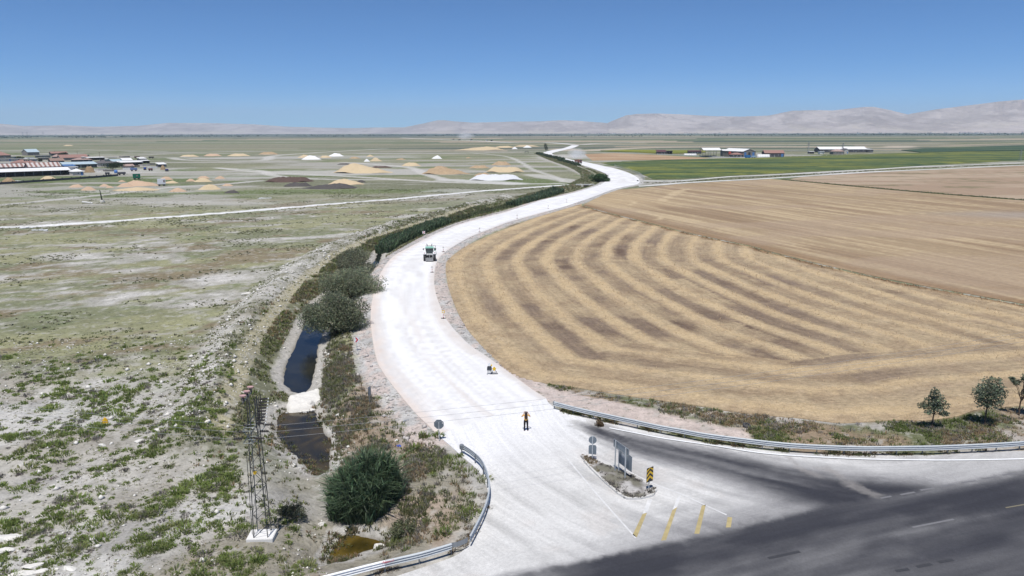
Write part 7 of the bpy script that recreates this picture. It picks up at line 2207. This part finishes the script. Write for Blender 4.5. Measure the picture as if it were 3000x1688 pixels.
# ---- farm on the right
FP = -0.04
def F1(x, y):
    return 1900 + x / 6.133, 420 + y / 6.133
def ends(t, rf, L, D, H, rh):
    for k in (0.18, 0.5, 0.82):
        MB().box((L * k, -0.05, H * 0.45), (L * 0.16, 0.12, H * 0.85)).build('door', M_DOORB if k != 0.5 else M_DARKIN, t)  # middle one is a slab painted dark for the shade of an open doorway
t = house('open steel hall with a white roof on dark columns at the farm', 2061, 2112, 460.5, 6.6, 1.9, 18, 'gable', 'white', 'dark', FP, open_front=True, name='steel_hall', cat='hall', over=0.5)
for c_ in list(t.children):
    if c_.name.startswith('wall'):
        bpy.data.objects.remove(c_)
A, L = front(2061, 2112, 460.5, FP)
for i in range(7):
    MB().box((0.15 + (L - 0.3) * i / 6, 17.8, 3.3), (0.25, 0.25, 6.6)).build('post', M_STEELD, t)
MB().box((L * 0.5, 10, 0.6), (L * 0.7, 6, 1.2)).build('stored_goods', WALLS['grey'], t)
house('white roofed warehouse with blue doors at the farm', 2176, 2214, 462, 5.6, 2.4, 34, 'gablex', 'white', 'grey', 0.30, 0, False, name='warehouse', cat='warehouse', extra=ends)
house('long white roofed wing of the farm warehouse', 2118, 2176, 458, 5.0, 1.6, 12, 'gable', 'white', 'dark', FP, 3, True, name='warehouse', cat='warehouse')
house('low red roofed farm building before the warehouse', 2142, 2178, 462.5, 3.0, 1.6, 8, 'hip', 'red', 'dark', FP, 3)
house('red roofed barn with a blue door at the right of the farm', 2240, 2298, 460, 3.6, 2.6, 10, 'gable', 'red', 'dark', FP, 2, True, name='barn', cat='barn', extra=lambda t, rf, L, D, H, rh: MB().box((L * 0.9, -0.05, 1.5), (L * 0.12, 0.12, 3.0)).build('door', M_DOORB, t))
house('dark maroon roofed shed at the left of the farm', 1925, 1953, 451.5, 2.2, 2.0, 9, 'shed', 'maroon', 'dark', FP, 1, name='shed', cat='shed')
house('thin dark roofed carport beside the maroon shed', 1953, 1971, 451.5, 3.2, 0.3, 8, 'flat', 'dark', 'dark', FP, open_front=True, name='shed', cat='shed')
house('dark low stable behind the left farm tunnel', 2018, 2056, 451, 2.6, 1.0, 8, 'gable', 'maroon', 'dark', FP, 2, name='stable', cat='stable')
def tunnel(label, x0, x1, yb, r):
    A, L = front(x0, x1, yb, FP)
    t = thing('farm_tunnel', label, 'tunnel', (A[0], A[1] + r, 0), FP)
    m = MB()
    n = 10
    V, F = [], []
    for u in np.linspace(0, L, 8):
        for i in range(n + 1):
            a_ = math.pi * i / n
            V.append((u, -r * math.cos(a_), r * 1.1 * math.sin(a_)))
    for j in range(7):
        for i in range(n):
            F.append((j * (n + 1) + i, j * (n + 1) + i + 1, (j + 1) * (n + 1) + i + 1, (j + 1) * (n + 1) + i))
    F += [tuple(range(n + 1)), tuple(range(7 * (n + 1), 8 * (n + 1)))]
    m.add(V, F).build('cover', ROOFS['white'], t, True)
    for u in np.linspace(0.05, L - 0.05, 6):
        MB().tube([(u, -r * 1.02 * math.cos(a_), r * 1.13 * math.sin(a_)) for a_ in np.linspace(0, math.pi, 9)], 0.05, 4).build('hoop', M_STEELD, t)
tunnel('white plastic tunnel at the right of the farm', 2221, 2257, 461.5, 2.6)
tunnel('low white plastic tunnel left of the steel hall', 2005, 2042, 455.5, 1.6)
x, y = P(2137.5, 460.5)
t = thing('silo', 'red feed silo between the farm buildings', 'silo', (x, y, 0))
MB().lathe([(0.3, 0.9), (1.3, 2.2), (1.3, 4.6), (0.3, 5.4)], 16).build('tank', cm('red_silo', (170, 66, 58)), t, True)
for a_ in range(4):
    MB().bar((1.2 * math.cos(a_ * 1.57), 1.2 * math.sin(a_ * 1.57), 0), (1.2 * math.cos(a_ * 1.57), 1.2 * math.sin(a_ * 1.57), 2.3), 0.08, 6).build('leg', M_STEELD, t)
trailer('cargo_container', 'blue cargo container in front of the farm warehouse', 2184, 2200, 465, 2.2, 2.5, (52, 120, 186), FP, 'container')
trailer('cargo_container', 'white blue goods stack right of the container', 2202, 2216, 464, 1.3, 2.5, (170, 196, 224), FP, 'container')
t = thing('farm_fence', 'long grey post fence before the farm', 'fence', (*P(1925, 453), 0))
fa = PP([(1925, 453), (2040, 458), (2150, 463.5), (2300, 463), (2440, 458.5), (2500, 456)])
fl = resample(fa, 9.0) - fa[0]
pm = None
for i, p_ in enumerate(fl):
    if pm is None:
        o = MB().box((0, 0, 0.7), (0.25, 0.25, 1.5)).build('post', M_CONC, t); pm = o.data
    else:
        o = link('post', pm, None, t)
    o.location = (p_[0], p_[1], 0)
for i in range(len(fl) - 1):
    a_, b_ = fl[i], fl[i + 1]; d_ = b_ - a_
    MB().box(((a_[0] + b_[0]) / 2, (a_[1] + b_[1]) / 2, 0.45), (np.hypot(*d_), 0.15, 0.7), math.atan2(d_[1], d_[0])).build('panel', M_CONC, t)
def F2(x, y):
    return 2350 + x / 10.3, 420 + y / 10.3
house('very long white roofed stable at the far right farm, left half', 2401, 2474, 447, 3.6, 2.6, 16, 'gable', 'white', 'dark', 0.0, 4, name='stable', cat='stable')
house('very long white roofed stable at the far right farm, right half', 2476, 2540, 447, 3.6, 2.8, 16, 'gable', 'white', 'dark', 0.0, 4, name='stable', cat='stable')
house('dark annex at the right end of the long stable', 2541, 2559, 447, 3.0, 1.6, 12, 'shed', 'grey', 'dark', 0.0, 1, name='annex', cat='shed')
house('red hip roofed house before the long stable', 2441, 2474, 453, 3.2, 2.4, 9, 'hip', 'pink', 'grey', 0.0, 3)
house('small grey gabled store before the long stable', 2472, 2486, 450, 3.6, 1.8, 8, 'gablex', 'dark', 'pale', 0.0, 1, name='store', cat='shed')
house('white walled hut left of the far right farm', 2402, 2415, 452, 2.6, 0.3, 5, 'flat', 'white', 'white', 0.0, 1, name='hut', cat='hut')
house('low open shelter with a white roof left of the far right farm', 2372, 2386, 450.5, 2.0, 0.4, 6, 'flat', 'white', 'dark', 0.0, open_front=True, name='shelter', cat='shed')
# wire mesh fence beside the crop field
fw = PP([(1800, 490), (1840, 501), (1872, 514), (1888, 528)])
t = thing('field_fence', 'wire fence with thin posts round the corner of the sunflower field', 'fence', (*fw[0], 0))
fl = resample(fw, 4.0) - fw[0]
pm = None
for p_ in fl:
    if pm is None:
        o = MB().bar((0, 0, 0), (0, 0, 1.9), 0.06, 5).build('post', M_CONC, t); pm = o.data
    else:
        o = link('post', pm, None, t)
    o.location = (p_[0], p_[1], 0)
for z_ in (0.4, 0.8, 1.2, 1.6):
    MB().tube([(p_[0], p_[1], z_) for p_ in fl], 0.02, 4).build('wire', M_WIRE, t)
# shelter frame on the left bank, distant poles
x, y = P(1543, 450)
t = thing('frame_shelter', 'dark steel frame shelter on the far left bank', 'shelter', (x, y, 0))
for sx in (-1.8, 1.8):
    for sy in (0, 3):
        MB().box((sx, sy, 1.2), (0.25, 0.25, 2.4)).build('post', M_BLACK, t)
MB().box((0, 1.5, 2.5), (4.2, 3.6, 0.35)).build('roof', M_BLACK, t)
def lattice(label, px, py, h, name='transmission_tower'):
    x, y = P(px, py)
    t = thing(name, label, 'pylon', (x, y, 0), 0.2)
    b = h * 0.10
    for sx in (-1, 1):
        for sy in (-1, 1):
            MB().bar((sx * b, sy * b, 0), (sx * b * 0.25, sy * b * 0.25, h), h * 0.008, 4).build('leg', M_STEELD, t)
    m = MB()
    for i in range(6):
        k0, k1 = b * (1 - 0.75 * i / 6), b * (1 - 0.75 * (i + 1) / 6)
        for sx, sy in ((-1, -1), (1, -1), (1, 1), (-1, 1)):
            m.bar((sx * k0, sy * k0, h * i / 6), (-sy * k1, sx * k1, h * (i + 1) / 6), h * 0.004, 4)
    m.build('bracing', M_STEELD, t)
    for z_ in (0.72, 0.86):
        MB().box((0, 0, h * z_), (h * 0.42, h * 0.02, h * 0.025)).build('crossarm', M_STEELD, t)
lattice('grey lattice pylon behind the far right farm', 2468, 447, 11)
lattice('second grey lattice pylon left of the far right farm', 2368, 443, 11)
lattice('lattice pylon at the right edge beside the farm tracks', 2988, 473, 9.0)
lattice('far transmission tower on the left horizon, leftmost of three', 67, 398, 34)
lattice('far transmission tower on the left horizon, middle of three', 80, 398, 34)
lattice('far transmission tower on the left horizon, rightmost of three', 127, 398, 36)
# far road site: machines as small vehicles beside the dust
for i, (lab, px, py) in enumerate((('tiny dark machine on the far road, left', 1328, 410), ('tiny dark machine in front of the far dust', 1346, 411), ('tiny dark machine right of the far dust', 1380, 411.5), ('tiny white vehicle on the far road', 1426, 413), ('tiny dark vehicle right of the white one', 1440, 413.5))):
    x, y = P(px, py)
    t = thing('far_vehicle', lab, 'vehicle', (x, y, 0), 0.3 * i)
    MB().box((0, 0, 1.6), (6.5, 2.6, 2.0)).build('body', M_DUSTW if i == 3 else M_BLACK, t)
    MB().box((2.4, 0, 2.9), (2.0, 2.4, 1.2)).build('cab', M_GLASS, t)
    for u in (-2, 2):
        MB().box((u, 0, 0.5), (1.1, 2.8, 1.0)).build('wheel', M_RUBBER, t)

# distant belts of trees and the far villages at the foot of the hills
rng = np.random.default_rng(77)
g = Veg()
n = 2600
ya = np.exp(rng.uniform(math.log(3600), math.log(8800), n))
xa = rng.uniform(-0.95, 0.95, n) * ya
kp = fbm(xa / 1300, ya / 260, 601, 4) > 0.52
xa, ya = xa[kp], ya[kp]
xs, ys, zs = [], [], []
for _ in range(7):
    xs.append(xa + rng.normal(0, 14, len(xa))); ys.append(ya + rng.normal(0, 8, len(xa))); zs.append(rng.uniform(1, 5, len(xa)))
c3 = np.column_stack([np.concatenate(xs), np.concatenate(ys), np.concatenate(zs)])
g.leaves(c3, 7.5, np.array([0.06, 0.08, 0.055]) * rng.uniform(0.7, 1.4, (len(c3), 1)), 0.6, 0.8)
stuff(link('far_trees', g.mesh('far_trees'), M_LEAF), 'dark belts of far trees across the plain below the hills', 'trees')
hm = None
rng = np.random.default_rng(78)
for i in range(46):
    px = rng.choice([rng.normal(1730, 60), rng.normal(2660, 130), rng.normal(2860, 70), rng.normal(230, 60), rng.normal(2000, 90)])
    a_ = math.atan((px - 1500) / (FPX / CP_))
    br = np.interp(a_, ha, base_r) + rng.uniform(-500, 150)
    if hm is None:
        hm = thing('far_house', 'tiny white house of a far village at the foot of the hills', 'house', (br * math.sin(a_), br * math.cos(a_), 0), 0, 'far white houses below the hills')
        MB().box((0, 0, 4), (26, 14, 8)).build('wall', WALLS['white'], hm)
        MB().prism([(-7.5, 8), (0, 12), (7.5, 8)], 27, 'YZ', -13.5).build('roof', ROOFS['pink'], hm)
    else:
        dup(hm, (br * math.sin(a_), br * math.cos(a_), 0), rng.uniform(-0.4, 0.4), scale=(rng.uniform(0.5, 1.3), 1, rng.uniform(0.6, 1.3)))

# ================================================================== AIR: dust behind the truck and the far site, haze
def vol_mat(name, col, dens, noise=None):
    m = bpy.data.materials.new(name); m.use_nodes = True
    t_ = m.node_tree
    for n_ in list(t_.nodes):
        if n_.type != 'OUTPUT_MATERIAL':
            t_.nodes.remove(n_)
    out = [n_ for n_ in t_.nodes if n_.type == 'OUTPUT_MATERIAL'][0]
    v = t_.nodes.new('ShaderNodeVolumePrincipled')
    v.inputs['Color'].default_value = (*col, 1)
    v.inputs['Density'].default_value = dens
    v.inputs['Anisotropy'].default_value = 0.0
    if noise:
        tc = t_.nodes.new('ShaderNodeTexCoord')
        n_ = nnoise(t_, noise, 3, 0.6, tc.outputs['Object'])
        ln_ = t_.nodes.new('ShaderNodeVectorMath'); ln_.operation = 'LENGTH'
        t_.links.new(tc.outputs['Object'], ln_.inputs[0])
        fall = nmath(t_, 'MAXIMUM', nmath(t_, 'SUBTRACT', 1.0, ln_.outputs['Value']), 0.0)
        d_ = nmath(t_, 'MULTIPLY', nmath(t_, 'MAXIMUM', nmath(t_, 'SUBTRACT', n_, 0.32), 0.0), fall)
        t_.links.new(nmath(t_, 'MULTIPLY', d_, dens), v.inputs['Density'])
    t_.links.new(v.outputs[0], out.inputs['Volume'])
    return m
M_DUST = vol_mat('road_dust', (0.96, 0.97, 1.0), 0.28, 2.2)
def dust(label, px, py, rx, ry, rz_, zc):
    x, y = P(px, py)
    bm = bmesh.new(); bmesh.ops.create_icosphere(bm, subdivisions=3, radius=1.0)
    me = bpy.data.meshes.new('dust_cloud'); bm.to_mesh(me); bm.free()
    o = link('dust_cloud', me, M_DUST)
    o.location = (x, y, zc); o.scale = (rx, ry, rz_)
    stuff(o, label, 'dust')
dust('pale dust cloud hanging behind the red dump truck', 1690, 470, 9, 30, 5.5, 5.8)
dust('pale dust plume over the far road site', 1365, 411, 30, 30, 12, 12.3)
hz_ = MB().box((0, 4000, 333.5), (38000, 38000, 680.0)).build('haze', vol_mat('haze_air', (0.68, 0.84, 1.0), 5.8e-5))
stuff(hz_, 'thin summer haze lying over the whole plain', 'haze')
